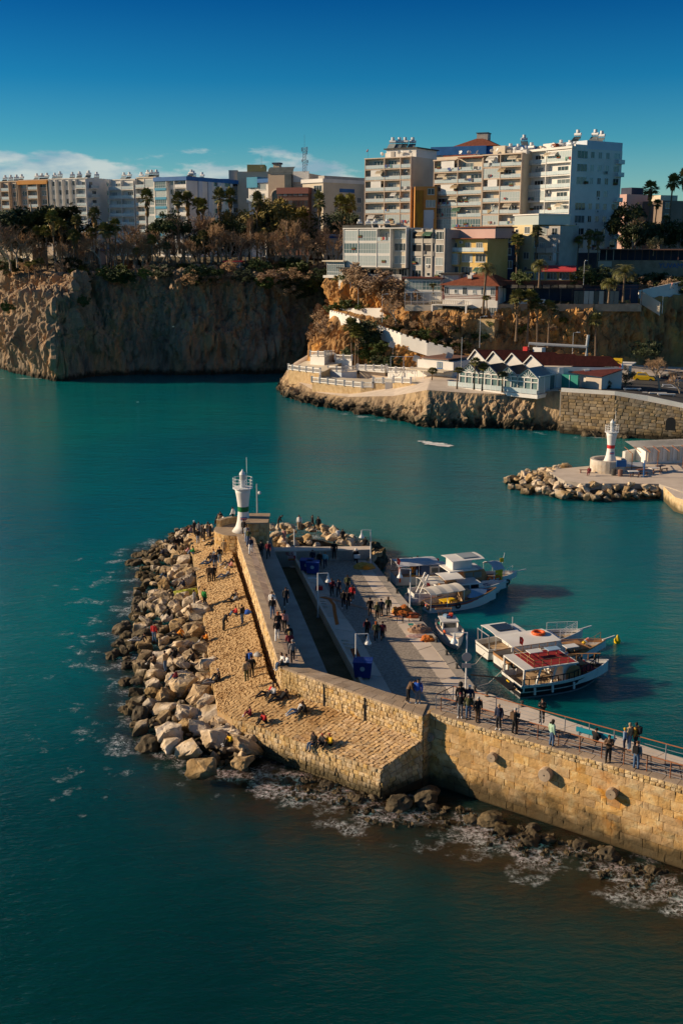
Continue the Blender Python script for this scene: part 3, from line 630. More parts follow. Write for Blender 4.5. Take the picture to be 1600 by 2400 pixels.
# setts: rows of slightly proud stones, joined
sb_=MB();rs_=random.Random(9)
fsr,fcr=poly_at(S1),poly_at(C1)
for i in range(230):
    t0,t1=i/230,(i+.86)/230;nv_=26
    for j in range(nv_):
        s0,s1=(j+.08)/nv_,(j+.92)/nv_;dz=rs_.uniform(.016,.040)
        q=[fsr(t0).lerp(fcr(t0),s0),fsr(t0).lerp(fcr(t0),s1),fsr(t1).lerp(fcr(t1),s1),fsr(t1).lerp(fcr(t1),s0)]
        sb_.add([(p.x-bq[0],p.y-bq[1],ZQ+dz) for p in q],[(0,1,2,3)],M_SETT)
stuff(sb_.out('sett_infill',pvm))
fq1=poly_at([C1[0],C1[1],C1[2],C1[3],C1[4]]);fqi=lambda t:fq1(t).lerp(fq(t),.62)
flags(pvm,bq,fq1,fqi,12,1,M_CONC,ZQ+.03,.05,'paving_slab',.006)
flags(pvm,bq,fqi,fq,14,1,M_CONC2,ZQ+.045,.08,'edge_slab',.006)
fa1=poly_at([C1[4],B0+Vector((.3,.3,0)),B1+Vector((0,.8,0)),B2]);fa2=poly_at(QE[4:])
flags(pvm,bq,fa1,fa2,14,2,M_CONC,ZQ+.03,.05,'paving_slab',.006)
# end wall across the quay
e0,e1=P(640,1283,2.35),P(868,1281,2.35);e2,e3=P(868,1288,2.35),P(628,1292,2.35)
ew=thing('end_wall','low grey concrete wall across the far end of the quay below the rocks','wall',(e3.x,e3.y,0));be=(e3.x,e3.y,0)
MB().prism([p[:2] for p in(e3,e2,e1,e0)],0,2.28,M_CONC2).out('wall_body',ew,base=be)
MB().prism([p[:2] for p in(e3+Vector((-.05,-.06,0)),e2+Vector((.05,-.06,0)),e1+Vector((.05,.06,0)),e0)],2.28,2.38,M_CONC).out('coping',ew,base=be)
nb=D(808,1298,e2.y-.05);MB().obox(nb,(.55,.03,.55),M_CONC).out('notice_plate',ew,base=be)
# --- lighthouses
M_GREEN=mat('green_paint',(0.01,0.16,0.05),rough=.5);M_RED=mat('red_paint',(0.55,0.03,0.03),rough=.5);M_BLUE=mat('blue_paint',(0.02,0.06,0.32),rough=.5);M_GLASS=mat('lamp_glass',(0.5,0.52,0.5),rough=.15)
def lighthouse(loc,label,band,s=1.0,flare=1.0):
    t=thing('lighthouse',label,'lighthouse',loc)
    prof=[(1.02*flare,0),(.80,.5),(.64,1.05),(.56,1.7),(.53,2.1),(.55,2.7),(.62,3.3),(.72,3.9),(.80,4.35)]
    def rad(z):
        for(r0,z0),(r1,z1) in zip(prof[:-1],prof[1:]):
            if z0<=z<=z1:return r0+(r1-r0)*(z-z0)/(z1-z0)
    MB().lathe([(r*s,z*s) for r,z in prof],M_WHITE,20).out('tower',t,smooth=True)
    zb=2.05
    MB().lathe([((rad(zb)+.012)*s,zb*s),((rad(zb+.5)+.012)*s,(zb+.5)*s)],band,20,cap=False).out('colour_band',t)
    for dz in(1.25,1.36,1.47): # small blue and red stripes of the name plate
        b=MB();a0,a1=radians(245),radians(310);n=6;r0=rad(dz)+.02
        vs=[(r0*s*cos(a0+(a1-a0)*i/n),r0*s*sin(a0+(a1-a0)*i/n),(dz+h_)*s) for h_ in(0,.075) for i in range(n+1)]
        b.add(vs,[(i,i+1,n+2+i,n+1+i) for i in range(n)],M_BLUE if dz!=1.36 else M_RED).out('name_plate',t)
    MB().lathe([(.80*s,4.35*s),(1.0*s,4.37*s),(1.0*s,4.45*s),(.1,4.45*s)],M_WMETAL,20).out('gallery',t)
    b=MB()
    for zz in(4.75,5.05,5.4):b.torus((0,0,zz*s),.96*s,.022,M_WMETAL,'z',20,5)
    for k in range(10):a=2*pi*k/10;b.tube([(.96*s*cos(a),.96*s*sin(a),4.45*s),(.96*s*cos(a),.96*s*sin(a),5.4*s)],.022,M_WMETAL,5)
    b.out('railing',t)
    MB().lathe([(.28*s,4.45*s),(.28*s,5.1*s),(.36*s,5.12*s),(.36*s,5.2*s)],M_WMETAL,12).out('pedestal',t)
    lm=MB().lathe([(.30*s,5.2*s),(.30*s,5.75*s)],M_GLASS,12).out('lantern',t)
    MB().lathe([(.33*s,5.75*s),(.26*s,5.95*s),(.10*s,6.1*s),(.05*s,6.25*s)],M_WMETAL,12).out('lantern_cap',lm)
    MB().tube([(.42*s,0.1,4.45*s),(.42*s,0.1,7.45*s)],.028,M_WMETAL,5).out('mast',t)
    return t
lighthouse((D(571,1230,LHY).x,LHY,Zw+.05),'white flared lighthouse with a green band standing on the stone bastion',M_GREEN,1.04,1.15)
# --- rail on the walkway
def railing(pts,label,h=1.0,rails=(.18,.42,.66),n=None,top=M_RUST,post=M_RUST,tagcat='railing',step=1.35):
    t=thing('railing',label,'railing',pts[0]);b0=pts[0];b=MB();b.tube([p-b0+Vector((0,0,h)) for p in pts],.032,top,6).out('top_rail',t)
    for r in rails:MB().tube([p-b0+Vector((0,0,r)) for p in pts],.013,M_GALV,4).out('lower_rail',t)
    f=poly_at(pts);Ln=sum((q-p).length for p,q in zip(pts[:-1],pts[1:]));k=n or max(1,round(Ln/step))
    pm_=MB().box(-.025,.025,-.025,.025,0,h,post).mesh('post')
    for i in range(k+1):link('post',pm_,t,f(i/k)-b0)
    return t
railing([R0+nR*.45+dR*.5,R2+nR*.45],'rust topped railing along the seaward edge of the walkway')
railing([B0,B2],'rust topped railing along the harbour edge of the walkway',post=M_GALV,step=1.6)
railing([R0+nR*.5+Vector((.1,.1,0)),B0],'short rust topped railing closing the near end of the walkway',post=M_GALV,step=1.0)
# ================================================================ boulders
def hull_rock(seed,n=22,flat=0.75):
    r=random.Random(seed);bm=bmesh.new();ax=(r.uniform(.75,1.25),r.uniform(.65,1.0),r.uniform(.5,.85))
    for _ in range(n):
        v=Vector((r.gauss(0,1),r.gauss(0,1),r.gauss(0,1))).normalized()
        # push towards a box so facets read as broken faces
        m_=max(abs(v.x),abs(v.y),abs(v.z));v=v.lerp(v/m_*.82,flat)*r.uniform(.86,1.06)
        bm.verts.new((v.x*ax[0],v.y*ax[1],v.z*ax[2]))
    bmesh.ops.convex_hull(bm,input=bm.verts);
    bmesh.ops.delete(bm,geom=[v for v in bm.verts if not v.link_faces],context='VERTS')
    bmesh.ops.dissolve_limit(bm,angle_limit=radians(9),verts=bm.verts,edges=bm.edges)
    bmesh.ops.bevel(bm,geom=list(bm.edges),offset=.05,segments=1,profile=.6,affect='EDGES')
    bmesh.ops.triangulate(bm,faces=[f for f in bm.faces if len(f.verts)>4])
    bmesh.ops.subdivide_edges(bm,edges=[e for e in bm.edges if e.calc_length()>.18],cuts=1);bmesh.ops.triangulate(bm,faces=bm.faces[:])
    for v in bm.verts:
        c=v.co;v.co+=c.normalized()*(mn.noise(c*2.1+Vector((seed,0,0)))*.15+mn.noise(c*4.3+Vector((0,seed,0)))*.13+mn.noise(c*10+Vector((0,seed,3)))*.06)
    me=bpy.data.meshes.new('boulder');bm.to_mesh(me);bm.free();me.materials.append(M_BOULD)
    return me
def craggy(seed):
    bm=bmesh.new();bmesh.ops.create_icosphere(bm,subdivisions=3,radius=1.0)
    for v in bm.verts:
        c=v.co.copy();k=1+.42*mn.noise(c*1.3+Vector((seed*3.1,0,0)))+.22*(1-2*abs(mn.noise(c*2.7+Vector((0,seed,0)))))+.08*mn.noise(c*7)
        v.co=Vector((c.x*k,c.y*k*.85,c.z*k*.7))
    me=bpy.data.meshes.new('boulder');bm.to_mesh(me);bm.free();me.materials.append(M_WETROCK);return me
ROCKS=[hull_rock(i) for i in range(16)];CRAGS=[craggy(i) for i in range(8)]
rk=random.Random(21)
NB=0
def boulder(p,s,label,group,me=None,rot=None,name='boulder',sq=None,m=None):
    global NB;NB+=1
    o=link(name,me or rk.choice(ROCKS),None,p);o.scale=(s*rk.uniform(.85,1.2),s*rk.uniform(.85,1.15),s*rk.uniform(.75,1.05)) if sq is None else sq
    o.rotation_euler=rot or(rk.uniform(-.5,.5),rk.uniform(-.5,.5),rk.uniform(0,6.28))
    if o.data in ROCKS and rk.random()<.36:o.material_slots[0].link='OBJECT';o.material_slots[0].material=M_BOULD2
    return tag(o,label,'boulder',group)
OUT=[P(*q) for q in((470,1236),(420,1250),(362,1283),(348,1300),(338,1335),(330,1380),(322,1420),(305,1465),(290,1510),(305,1560),(318,1600),(325,1650),(330,1690),(345,1745),(420,1775),(470,1795),(560,1805))]
INN=[Vector((p.x,p.y,1.75)) for p in(P(505,1240,1.75),P(462,1254,1.75),P(445,1262,1.75),P(452,1302,1.75),P(459,1340,1.75),P(465,1380,1.75),P(473,1420,1.75),P(479,1455,1.75),P(486,1510,1.75),P(491,1550,1.75),P(498,1590,1.75),P(506,1630,1.75),P(512,1668,1.75),P(522,1690,1.6),P(548,1700,1.6),P(575,1712,1.4),P(600,1725,1.2))]
fo_,fi_=poly_at(OUT),poly_at(INN)
# match by vertex index rather than length
def pt(u,s):
    i=min(int(u),len(OUT)-2);f=u-i;return OUT[i].lerp(OUT[i+1],f).lerp(INN[i].lerp(INN[i+1],f),s)
mound=[]
nu_,nv_=60,10
for i in range(nu_+1):
    for j in range(nv_+1):
        p=pt(i/nu_*(len(OUT)-1),j/nv_);s=j/nv_;mound.append((p.x,p.y,-1.2+s*2.3+.35*mn.noise(p*.7)))
b=MB();b.add(mound,[(i*(nv_+1)+j,(i+1)*(nv_+1)+j,(i+1)*(nv_+1)+j+1,i*(nv_+1)+j+1) for i in range(nu_) for j in range(nv_)],M_WETROCK);structure(b.out('rock_core'))
def rock_h(x,y): # height of the heap at a place, for those who sit on it
    best=9e9;r=(0,0)
    for i in range(0,97):
        u=i/96*(len(OUT)-1);a,c=pt(u,0),pt(u,1);v=c-a;v.z=0;w=Vector((x-a.x,y-a.y,0));s=max(0,min(1,w.dot(v)/max(v.length_squared,1e-6)));d=(w-v*s).length
        if d<best:best,r=d,(u,s)
    return r[1]
G_BR='boulders heaped along the breakwater'
placed=[]
def free(p,s,k=.78):return all((p-q).length>(s+t)*k for q,t in placed)
# big pale blocks one can tell apart
for px,py,s,lab in((432,1322,1.25,'big square pale boulder beside the seated person in green'),(465,1478,1.5,'tall pale pitted boulder leaning on the middle edge of the paved slope'),(470,1518,1.0,'pale upright boulder just below the tall pitted one'),(473,1556,1.05,'rounded pale boulder against the paving beside a black clad sitter'),(484,1600,1.15,'blocky white boulder at the lower edge of the paved slope'),(440,1675,1.35,'large flat faced grey boulder near the foot of the paved slope'),(489,1685,1.45,'largest rounded pale boulder at the elbow of the paved slope'),(528,1698,1.2,'steep pale boulder pressed against the corner of the paved slope'),(556,1712,1.3,'broad pale boulder behind the person in the yellow jacket'),(575,1745,1.25,'outermost pale boulder in front of the shaded gap'),(505,1730,1.45,'wide low boulder in front of the person in the yellow jacket'),(397,1720,1.3,'leaning brown boulder near the lower tip of the heap'),(450,1755,1.2,'upright two toned boulder at the lower tip of the heap'),(470,1800,1.25,'low dark boulder at the bottom end of the heap'),(405,1750,1.0,'round wet boulder beside the black rock at the heap tip'),(560,1790,1.1,'dark boulder standing in the shaded gap by the masonry'),(404,1545,1.3,'long striped slab of rock in the middle of the heap')):
    p=P(px,py,.95);placed.append((p,s));boulder(p,s,lab,G_BR,sq=(s*1.05,s,s*.85))
p=P(437,1392,1.1);placed.append((p,1.5));gb=boulder(p,1.5,'boulder with a yellow green painted scrawl on its top',G_BR,me=ROCKS[3],rot=(0.05,0.0,0.3),sq=(1.7,1.05,.85))
# painted scrawl lying just over the rock's upper side
gm=MB();gr=random.Random(2);gv=[]
M_GRAF=mat('graffiti',(0.42,0.42,0.05),(0.30,0.33,0.05),4,.8)
dg=link('painted_scrawl',None,gb)
bmx=bmesh.new();bmx.from_mesh(ROCKS[3]);bmx.normal_update()
fs=[f for f in bmx.faces if f.normal.z>.1 and f.normal.y<.75 and f.calc_center_median().x>-.75];vm={}
for f in fs:
    q=[v.co+v.normal*.02 for v in f.verts];gm.add(q,[tuple(range(len(q)))],M_GRAF)
bmx.free();bpy.data.objects.remove(dg);gm.out('painted_scrawl',gb)
tries=0
while NB<178 and tries<9000:
    tries+=1;u=rk.uniform(0,len(OUT)-1.001);s_=rk.uniform(-.06,1.0);p=pt(u,s_)
    sz=(.66+.62*max(0,s_)*rk.uniform(.5,1.25))*rk.uniform(.8,1.2)*(1.12 if u>9 else .95)
    if p.y>104:sz*=.85
    p.z=.12+1.55*max(0,s_)+rk.uniform(-.12,.22)
    if not free(p,sz,.70 if tries<4000 else .55):continue
    placed.append((p.copy(),sz));low=s_<.22
    zn=next(t for y_,t in((104.5,'below the crowd at its top end'),(98.5,'near the painted boulder'),(93,'level with the person in the green jacket'),(87.5,'level with the person in the red jacket'),(81,'near the tall pitted boulder'),(75.5,'level with the black clad edge sitters'),(0,'round the yellow jacketed croucher')) if p.y>y_)
    boulder(p,sz,('weed stained boulder low on the seaward side, ' if low else 'pale limestone boulder of the breakwater heap, ')+zn,G_BR+(' at the waterline' if low else ''),me=rk.choice(CRAGS) if low and rk.random()<.2 else None)
# small fill between them
fill=MB()
for _ in range(420):
    u=rk.uniform(0,len(OUT)-1.001);s_=rk.uniform(-.05,1);p=pt(u,s_);me_=rk.choice(ROCKS);s=rk.uniform(.18,.42);R=Matrix.Rotation(rk.uniform(0,6.28),3,'Z')@Matrix.Rotation(rk.uniform(-.8,.8),3,'X')
    o_=Vector((p.x,p.y,-.1+1.25*max(0,s_)+rk.uniform(-.1,.3)));fill.add([o_+R@(v.co*s) for v in me_.vertices],[tuple(q.vertices) for q in me_.polygons],M_BOULD)
stuff(fill.out('rubble',smooth=False))
# stray wet rocks in the sea off the heap
for px,py,s in((323,1303,.6),(312,1322,.8),(268,1535,.75),(330,1350,.6),(295,1600,.6),(283,1478,.8),(350,1748,1.0),(300,1665,.6),(285,1510,.7),(262,1540,.5),(325,1700,.5)):
    boulder(P(px,py,.05),s,'low dark rock awash just off the breakwater heap','rocks awash off the breakwater',me=rk.choice(CRAGS))
# heap right of the lighthouse
placed=[];n0=NB;tries=0
TA=[P(*q,1.2) for q in((630,1245),(690,1232),(740,1236),(800,1255),(850,1268),(893,1300))];TB=[P(*q,1.6) for q in((640,1285),(700,1290),(750,1288),(800,1285),(850,1287),(872,1330))]
tf,tg=poly_at(TA),poly_at(TB)
while NB-n0<62 and tries<3000:
    tries+=1;t,s=rk.random(),rk.random();p=tf(t).lerp(tg(t),s);sz=rk.uniform(.45,.95);p.z=.3+2.1*sin(pi*min(1,s+.12))*(1-.55*t)+rk.uniform(-.1,.25)
    if not free(p,sz,.58):continue
    placed.append((p.copy(),sz));boulder(p,sz,'boulder in the heap behind the quay end wall, '+('next to the dark masonry block' if t<.35 else 'behind the statue' if t<.7 else 'towards the outer lamp'),'boulders behind the quay end wall')
cb=MB();n_=16
vs=[]
for i in range(n_+1):
    for j in range(5):
        t=i/n_;p=tf(t).lerp(tg(t),j/4);vs.append((p.x,p.y,-1+(2.6*sin(pi*j/4)*(1-.6*t) if 0<j<4 else 0)))
cb.add(vs,[(i*5+j,(i+1)*5+j,(i+1)*5+j+1,i*5+j+1) for i in range(n_) for j in range(4)],M_WETROCK);structure(cb.out('rock_core'))
for px,py,s in((884,1300,1.1),(886,1322,.9),(880,1282,.9)):boulder(P(px,py,.5),s,'dark wet boulder at the harbour corner of the end wall','dark boulders at the quay corner',me=rk.choice(CRAGS))
# brown crags at the foot of the masonry
FT=[P(*q) for q in((640,1830),(720,1850),(800,1870),(880,1900),(950,1905),(1030,1905),(1100,1930),(1190,1960),(1280,1985),(1380,2010),(1480,2045),(1600,2085))]
ff=poly_at(FT)
for i in range(26):
    t=(i+rk.random())/26;p=ff(t);p.y+=rk.uniform(.2,1.9);s=rk.choice((.3,.42,.5,.65,.45))*rk.uniform(.8,1.2);p.z=rk.uniform(-.35,.1)*s
    boulder(p,s*.85,'brown eroded rock awash below the '+('paved slope' if t<.36 else 'inner corner of the walls' if t<.5 else 'first stone drum' if t<.62 else 'largest stone drum' if t<.76 else 'outermost stone drum'),'eroded rocks along the foot of the masonry',me=rk.choice(CRAGS),name='rock')
for px,py,s,lab in((1243,1968,.6,'pointed brown rock standing out of the foam below the third stone drum'),(930,1885,.7,'shaggy brown crag under the end of the paved slope'),(1150,1922,.65,'dark crag in the shadow edge below the first stone drum'),(1000,1870,.8,'reddish rock tucked into the corner of the two walls')):
    boulder(P(px,py,.2),s,lab,None,me=rk.choice(CRAGS),name='rock')
fl=MB()
for _ in range(170):
    p=ff(rk.random());p.y+=rk.uniform(-1.9,1.6);me_=rk.choice(ROCKS);s=rk.uniform(.1,.28);R=Matrix.Rotation(rk.uniform(0,6.28),3,'Z');fl.add([Vector((p.x,p.y,rk.uniform(-.1,.12)))+R@(v.co*s) for v in me_.vertices],[tuple(q.vertices) for q in me_.polygons],M_WETROCK)
stuff(fl.out('reef_rubble'))
# ================================================================ far jetty with the red-banded lighthouse
ZJ=2.0
JE=[P(*q,ZJ) for q in((1305,1099),(1285,1106),(1322,1127),(1371,1133),(1477,1133),(1543,1134),(1600,1153),(1700,1190))]
JB=[P(*q,ZJ) for q in((1800,1110),(1600,1075),(1466,1085),(1380,1092))]
structure(MB().prism([p[:2] for p in JE+JB],-2,ZJ,M_CONC2,M_CONC).out('jetty'))
JO=[P(*q) for q in((1320,1095),(1230,1112),(1185,1128),(1175,1137),(1205,1152),(1250,1162),(1310,1172),(1380,1175),(1450,1176),(1520,1172),(1572,1168))]
JI=[P(*q,1.8) for q in((1340,1093),(1308,1098),(1290,1106),(1287,1110),(1300,1120),(1322,1128),(1355,1134),(1400,1136),(1450,1136),(1500,1137),(1550,1138))]
def jp(u,s):i=min(int(u),len(JO)-2);f=u-i;return JO[i].lerp(JO[i+1],f).lerp(JI[i].lerp(JI[i+1],f),s)
b=MB();vs=[]
for i in range(41):
    for j in range(6):p=jp(i/40*(len(JO)-1),j/5);vs.append((p.x,p.y,-1+2.3*j/5))
b.add(vs,[(i*6+j,(i+1)*6+j,(i+1)*6+j+1,i*6+j+1) for i in range(40) for j in range(5)],M_WETROCK);structure(b.out('rock_core'))
placed=[];n0=NB;tries=0
while NB-n0<95 and tries<6000:
    tries+=1;u=rk.uniform(0,len(JO)-1.001);s_=rk.random();p=jp(u,s_);sz=rk.uniform(.5,1.0);p.z=.1+1.5*s_+rk.uniform(-.1,.3)
    if not free(p,sz,.56):continue
    placed.append((p.copy(),sz));boulder(p,sz,'boulder round the far jetty, '+('at its pointed tip' if p.x<28 else 'in front of the red banded lighthouse' if p.x<40 else 'towards the landing quay')+(', low' if s_<.4 else ', upper'),'boulders round the far jetty')
# ================================================================ buildings
bd_=random.Random(4)
W_WHITE=mat('wall_white',(0.66,0.64,0.60),(0.78,0.76,0.72),0.25,0.85)
W_CREAM=mat('wall_cream',(0.56,0.49,0.38),(0.66,0.58,0.46),0.25,0.85)
W_BEIGE=mat('wall_beige',(0.50,0.40,0.30),(0.60,0.48,0.36),0.3,0.85)
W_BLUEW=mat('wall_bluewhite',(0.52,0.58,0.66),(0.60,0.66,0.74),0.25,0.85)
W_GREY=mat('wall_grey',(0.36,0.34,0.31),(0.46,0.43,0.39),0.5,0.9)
W_YEL=mat('wall_yellow',(0.62,0.42,0.14),(0.70,0.50,0.20),0.4,0.85)
W_NAVY=mat('wall_navy',(0.03,0.04,0.07),(0.05,0.06,0.10),0.4,0.8)
W_PINK=mat('wall_pink',(0.56,0.36,0.32),(0.62,0.42,0.37),0.2,0.85)
W_BROWN=mat('wall_brown',(0.17,0.09,0.07),(0.22,0.12,0.09),0.3,0.8)
W_ORANGE=mat('wall_orange',(0.58,0.26,0.07),(0.64,0.32,0.10),0.4,0.85)
W_BLUE=mat('band_blue',(0.02,0.11,0.32),(0.03,0.15,0.40),0.5,0.6)
W_TEAL=mat('band_teal',(0.04,0.26,0.42),(0.05,0.30,0.46),0.5,0.6)
M_SLAB=mat('slab_edge',(0.55,0.44,0.34),(0.62,0.50,0.40),0.4,0.85)
M_TILE=mat('roof_tile',(0.15,0.045,0.025),(0.24,0.075,0.04),1.6,0.85,0.03,8,rnd=.1)
M_TILE2=mat('maroon_tile',(0.085,0.022,0.020),(0.14,0.035,0.03),1.6,0.8,0.03,8)
M_ROOFD=mat('roof_dark',(0.05,0.05,0.05),(0.10,0.10,0.09),0.5,0.9)
M_SLATE=mat('slate_sheet',(0.07,0.085,0.09),(0.11,0.13,0.135),0.6,0.5)
M_ALU=mat('window_frame',(0.66,0.67,0.67),rough=.5)
M_RAILG=mat('rail_glass',(0.42,0.52,0.55),(0.55,0.62,0.63),0.4,0.25,spec=.5)
M_AWN=mat('awning_red',(0.45,0.05,0.06),rough=.7)
M_TEALG=mat('teal_sheet',(0.02,0.22,0.18),(0.03,0.27,0.22),0.8,0.5)
M_SCAF=mat('scaffold_yellow',(0.45,0.22,0.02),(0.30,0.13,0.03),0.7,0.8,stretch=(2,2,.4))
def pane_mat(name,dark,light,p):
    m=mat(name,dark,rough=.12,rnd=.001,spec=.5);N=m.node_tree.nodes;K_=m.node_tree.links.new
    oi=N.new('ShaderNodeObjectInfo');r=N.new('ShaderNodeValToRGB');r.color_ramp.interpolation='CONSTANT'
    r.color_ramp.elements[0].color=(*dark,1);r.color_ramp.elements[1].position=p;r.color_ramp.elements[1].color=(*light,1)
    e=r.color_ramp.elements.new(p*.55);e.color=tuple(.6*a+.4*c for a,c in zip(dark,light))+(1,)
    K_(oi.outputs['Random'],r.inputs[0]);K_(r.outputs[0],N['Principled BSDF'].inputs['Base Color']);return m
M_PANE=pane_mat('pane',(0.025,0.035,0.04),(0.30,0.34,0.34),.72)
M_PANEG=pane_mat('pane_curtained',(0.10,0.16,0.17),(0.44,0.50,0.49),.40)
MC={}
def cached(key,fn):
    if key not in MC:MC[key]=fn()
    return MC[key]
rq=lambda v,s=.25:max(s,round(v/s)*s)
def win_mesh(w,h,n,fr=M_ALU):
    b=MB();t=.07
    for x in[0]+[w*k/n for k in range(1,n)]+[w]:
        b.box(x-t/2,x+t/2,-.07,.02,0,h,fr)
    for z in(0,h):b.box(-.04,w+.04,-.07,.02,z-t/2,z+t/2,fr)
    b.box(-.1,w+.1,-.14,.02,-.13,-.05,fr);return b.mesh('window')
def pane_mesh(w,h,m):return MB().box(0.01,w-.01,-.025,.015,0,h,m).mesh('pane')
class Bld:
    def __init__(s,name,label,A,B,zt,zb,depth,wall=W_WHITE,cat='building',roof=None,group=None):
        """A, B: ground plan ends of the facade, left to right as seen"""
        s.A,s.B=Vector((A[0],A[1],zb)),Vector((B[0],B[1],zb));d=s.B-s.A;s.L=d.length;s.rz=atan2(d.y,d.x);s.H=zt-zb;s.dp=depth;s.zb=zb
        s.root=thing(name,label,cat,s.A,s.rz,group);s.label=label
        if wall:MB().box(0,s.L,0,depth,0,s.H,wall).out('wall',s.root)
        if roof:MB().box(-.15,s.L+.15,-.15,depth+.15,s.H+.002,s.H+.3,roof).out('roof',s.root)
    def tf(s,face,u,z,w=0.0):
        if face=='f':return(u,-w,z),0
        if face=='r':return(s.L+w,u,z),pi/2
        return(-w,s.dp-u,z),-pi/2
    def put(s,face,name,me,u,z,w=0.0,parent=None):
        loc,r=s.tf(face,u,z,w);return link(name,me,s.root if parent is None else parent,loc,r)
    def window(s,face,u,z,w,h,n=2,pm=None,fr=M_ALU,w_out=0.0):
        w,h=rq(w),rq(h);pm=pm or M_PANE
        o=s.put(face,'window',cached(('w',w,h,n,fr.name),lambda:win_mesh(w,h,n,fr)),u,z,w_out)
        link('pane',cached(('p',w,h,pm.name),lambda:pane_mesh(w,h,pm)),o)
    def balcony(s,face,u,z,w,dp=1.2,slab=M_SLAB,rail='g',door=True,fh=2.9):
        w=rq(w)
        o=s.put(face,'balcony',cached(('b',w,dp,slab.name),lambda:MB().box(0,w,-dp,.02,-.24,0,slab).mesh('balcony')),u,z)
        def rm():
            b=MB()
            if rail=='s':b.box(.02,w-.02,-dp+.003,-dp+.1,-.05,.95,slab)
            else:
                b.box(.03,w-.03,-dp+.03,-dp+.07,.92,1.0,M_ALU)
                for k in range(int(w/.8)+1):b.box(.05+k*.8,.1+k*.8,-dp+.03,-dp+.07,0,.95,M_ALU)
                b.box(.05,w-.05,-dp+.04,-dp+.05,.1,.9,M_RAILG if rail=='g' else M_WHITE)
            return b.mesh('railing')
        link('railing',cached(('r',w,dp,rail,slab.name),rm),o)
        if door:s.window(face,u+w*bd_.choice((.12,.35,.45)),z+.05,w*bd_.choice((.4,.5)),2.1,3)
    def glazed(s,face,u,z,w,fh,dp=1.1,slab=M_SLAB,pm=None):
        w=rq(w);fh=round(fh,1);pm=pm or M_PANEG
        o=s.put(face,'glazed_balcony',cached(('gb',w,fh,dp,slab.name),lambda:MB().box(0,w,-dp,.02,-.22,.12,slab).box(0,w,-dp+.03,.02,fh-.45,fh-.222,slab).mesh('glazed_balcony')),u,z)
        n=max(3,int(w/.75))
        def fm():
            b=MB()
            for k in range(n+1):x=w*k/n;b.box(max(0,x-.035),min(w,x+.035),-dp-.01,-dp+.06,.12,fh-.45,M_ALU)
            for zz in(.12,.95,fh-.5):b.box(0,w,-dp-.015,-dp+.055,zz,zz+.06,M_ALU)
            return b.mesh('window_frame')
        f=link('window_frame',cached(('gf',w,fh,dp),fm),o)
        link('pane',cached(('gp',w,fh,dp,pm.name),lambda:MB().box(.03,w-.03,-dp+.012,-.02,.13,fh-.452,pm).mesh('pane')),o)
    def facade(s,face,z0,fh,rows,widths=None,u0=0.0,u1=None,slab=M_SLAB,fins=True,rail='g',dp=1.2,pm=None,fr=M_ALU,fin_m=None):
        tot=(s.L if face=='f' else s.dp) if u1 is None else u1;tot-=u0;nb=len(rows[0]);wd=widths or[1]*nb;sw_=sum(wd)
        for i,row in enumerate(rows):
            z=z0+i*fh;u=u0
            for c,q in zip(row,wd):
                w=tot*q/sw_
                if c=='?':c=bd_.choice('bbbgbh')
                if c=='!':c=bd_.choice('wwwn')
                if c=='b':s.balcony(face,u+.05,z,w-.1,dp,slab,rail)
                elif c=='B':s.balcony(face,u+.05,z,w-.1,dp,slab,'s')
                elif c=='h':
                    s.balcony(face,u+.05,z,w-.1,dp,slab,rail);ww=rq((w-.2)*.55);s.put(face,'blind',cached(('bl',ww),lambda:MB().box(0,ww,-.06,.02,0,1.9,M_WHITE).mesh('blind')),u+w*.3,z+.85,dp-.15)
                elif c=='g':s.glazed(face,u+.03,z,w-.06,fh,dp-.08,slab,pm)
                elif c=='w':s.window(face,u+w*.25,z+.95,w*.5,min(1.5,fh-1.2),2,pm,fr)
                elif c=='W':s.window(face,u+w*.12,z+.75,w*.76,min(1.75,fh-1.0),3,pm,fr)
                elif c=='s':s.window(face,u+w*.35,z+1.2,w*.3,.75,1,pm,fr)
                elif c=='L':
                    s.put(face,'loggia',cached(('lo',rq(w)),lambda:MB().box(.25,rq(w)-.25,-.01,.02,.95,2.45,M_DARK).mesh('loggia')),u,z);s.put(face,'balustrade',cached(('lb',rq(w),slab.name),lambda:MB().box(.1,rq(w)-.1,-.25,.02,-.1,.95,slab).mesh('balustrade')),u,z)
                elif c=='a':s.window(face,u+w*.25,z+.95,w*.5,1.4,2,pm,fr);s.put(face,'air_conditioner',cached('ac',lambda:MB().box(0,.8,-.32,.0,0,.55,M_ALU).box(.12,.6,-.335,-.3,.07,.48,M_SLATE).mesh('air_conditioner')),u+w*.3,z+.25)
                u+=w
        if fins and any(c in 'bghB?' for r in rows for c in r):
            u=u0;b=MB();hh=fh*len(rows);us=[u0]
            for q in wd:u+=tot*q/sw_;us.append(u)
            for k,x in enumerate(us):
                me=cached(('fin',round(hh,2),dp,(fin_m or slab).name),lambda:MB().box(-.09,.09,-dp-.03,0.02,-.3,hh,fin_m or slab).mesh('fin'));s.put(face,'fin',me,min(max(x,u0+.09),u0+tot-.09),z0)
    def rooftop(s,x,y):return s.root.location+Matrix.Rotation(s.rz,3,'Z')@Vector((x,y,s.H))
def at(px,py,Y):p=D(px,py,Y);return(p.x,p.y),p.z
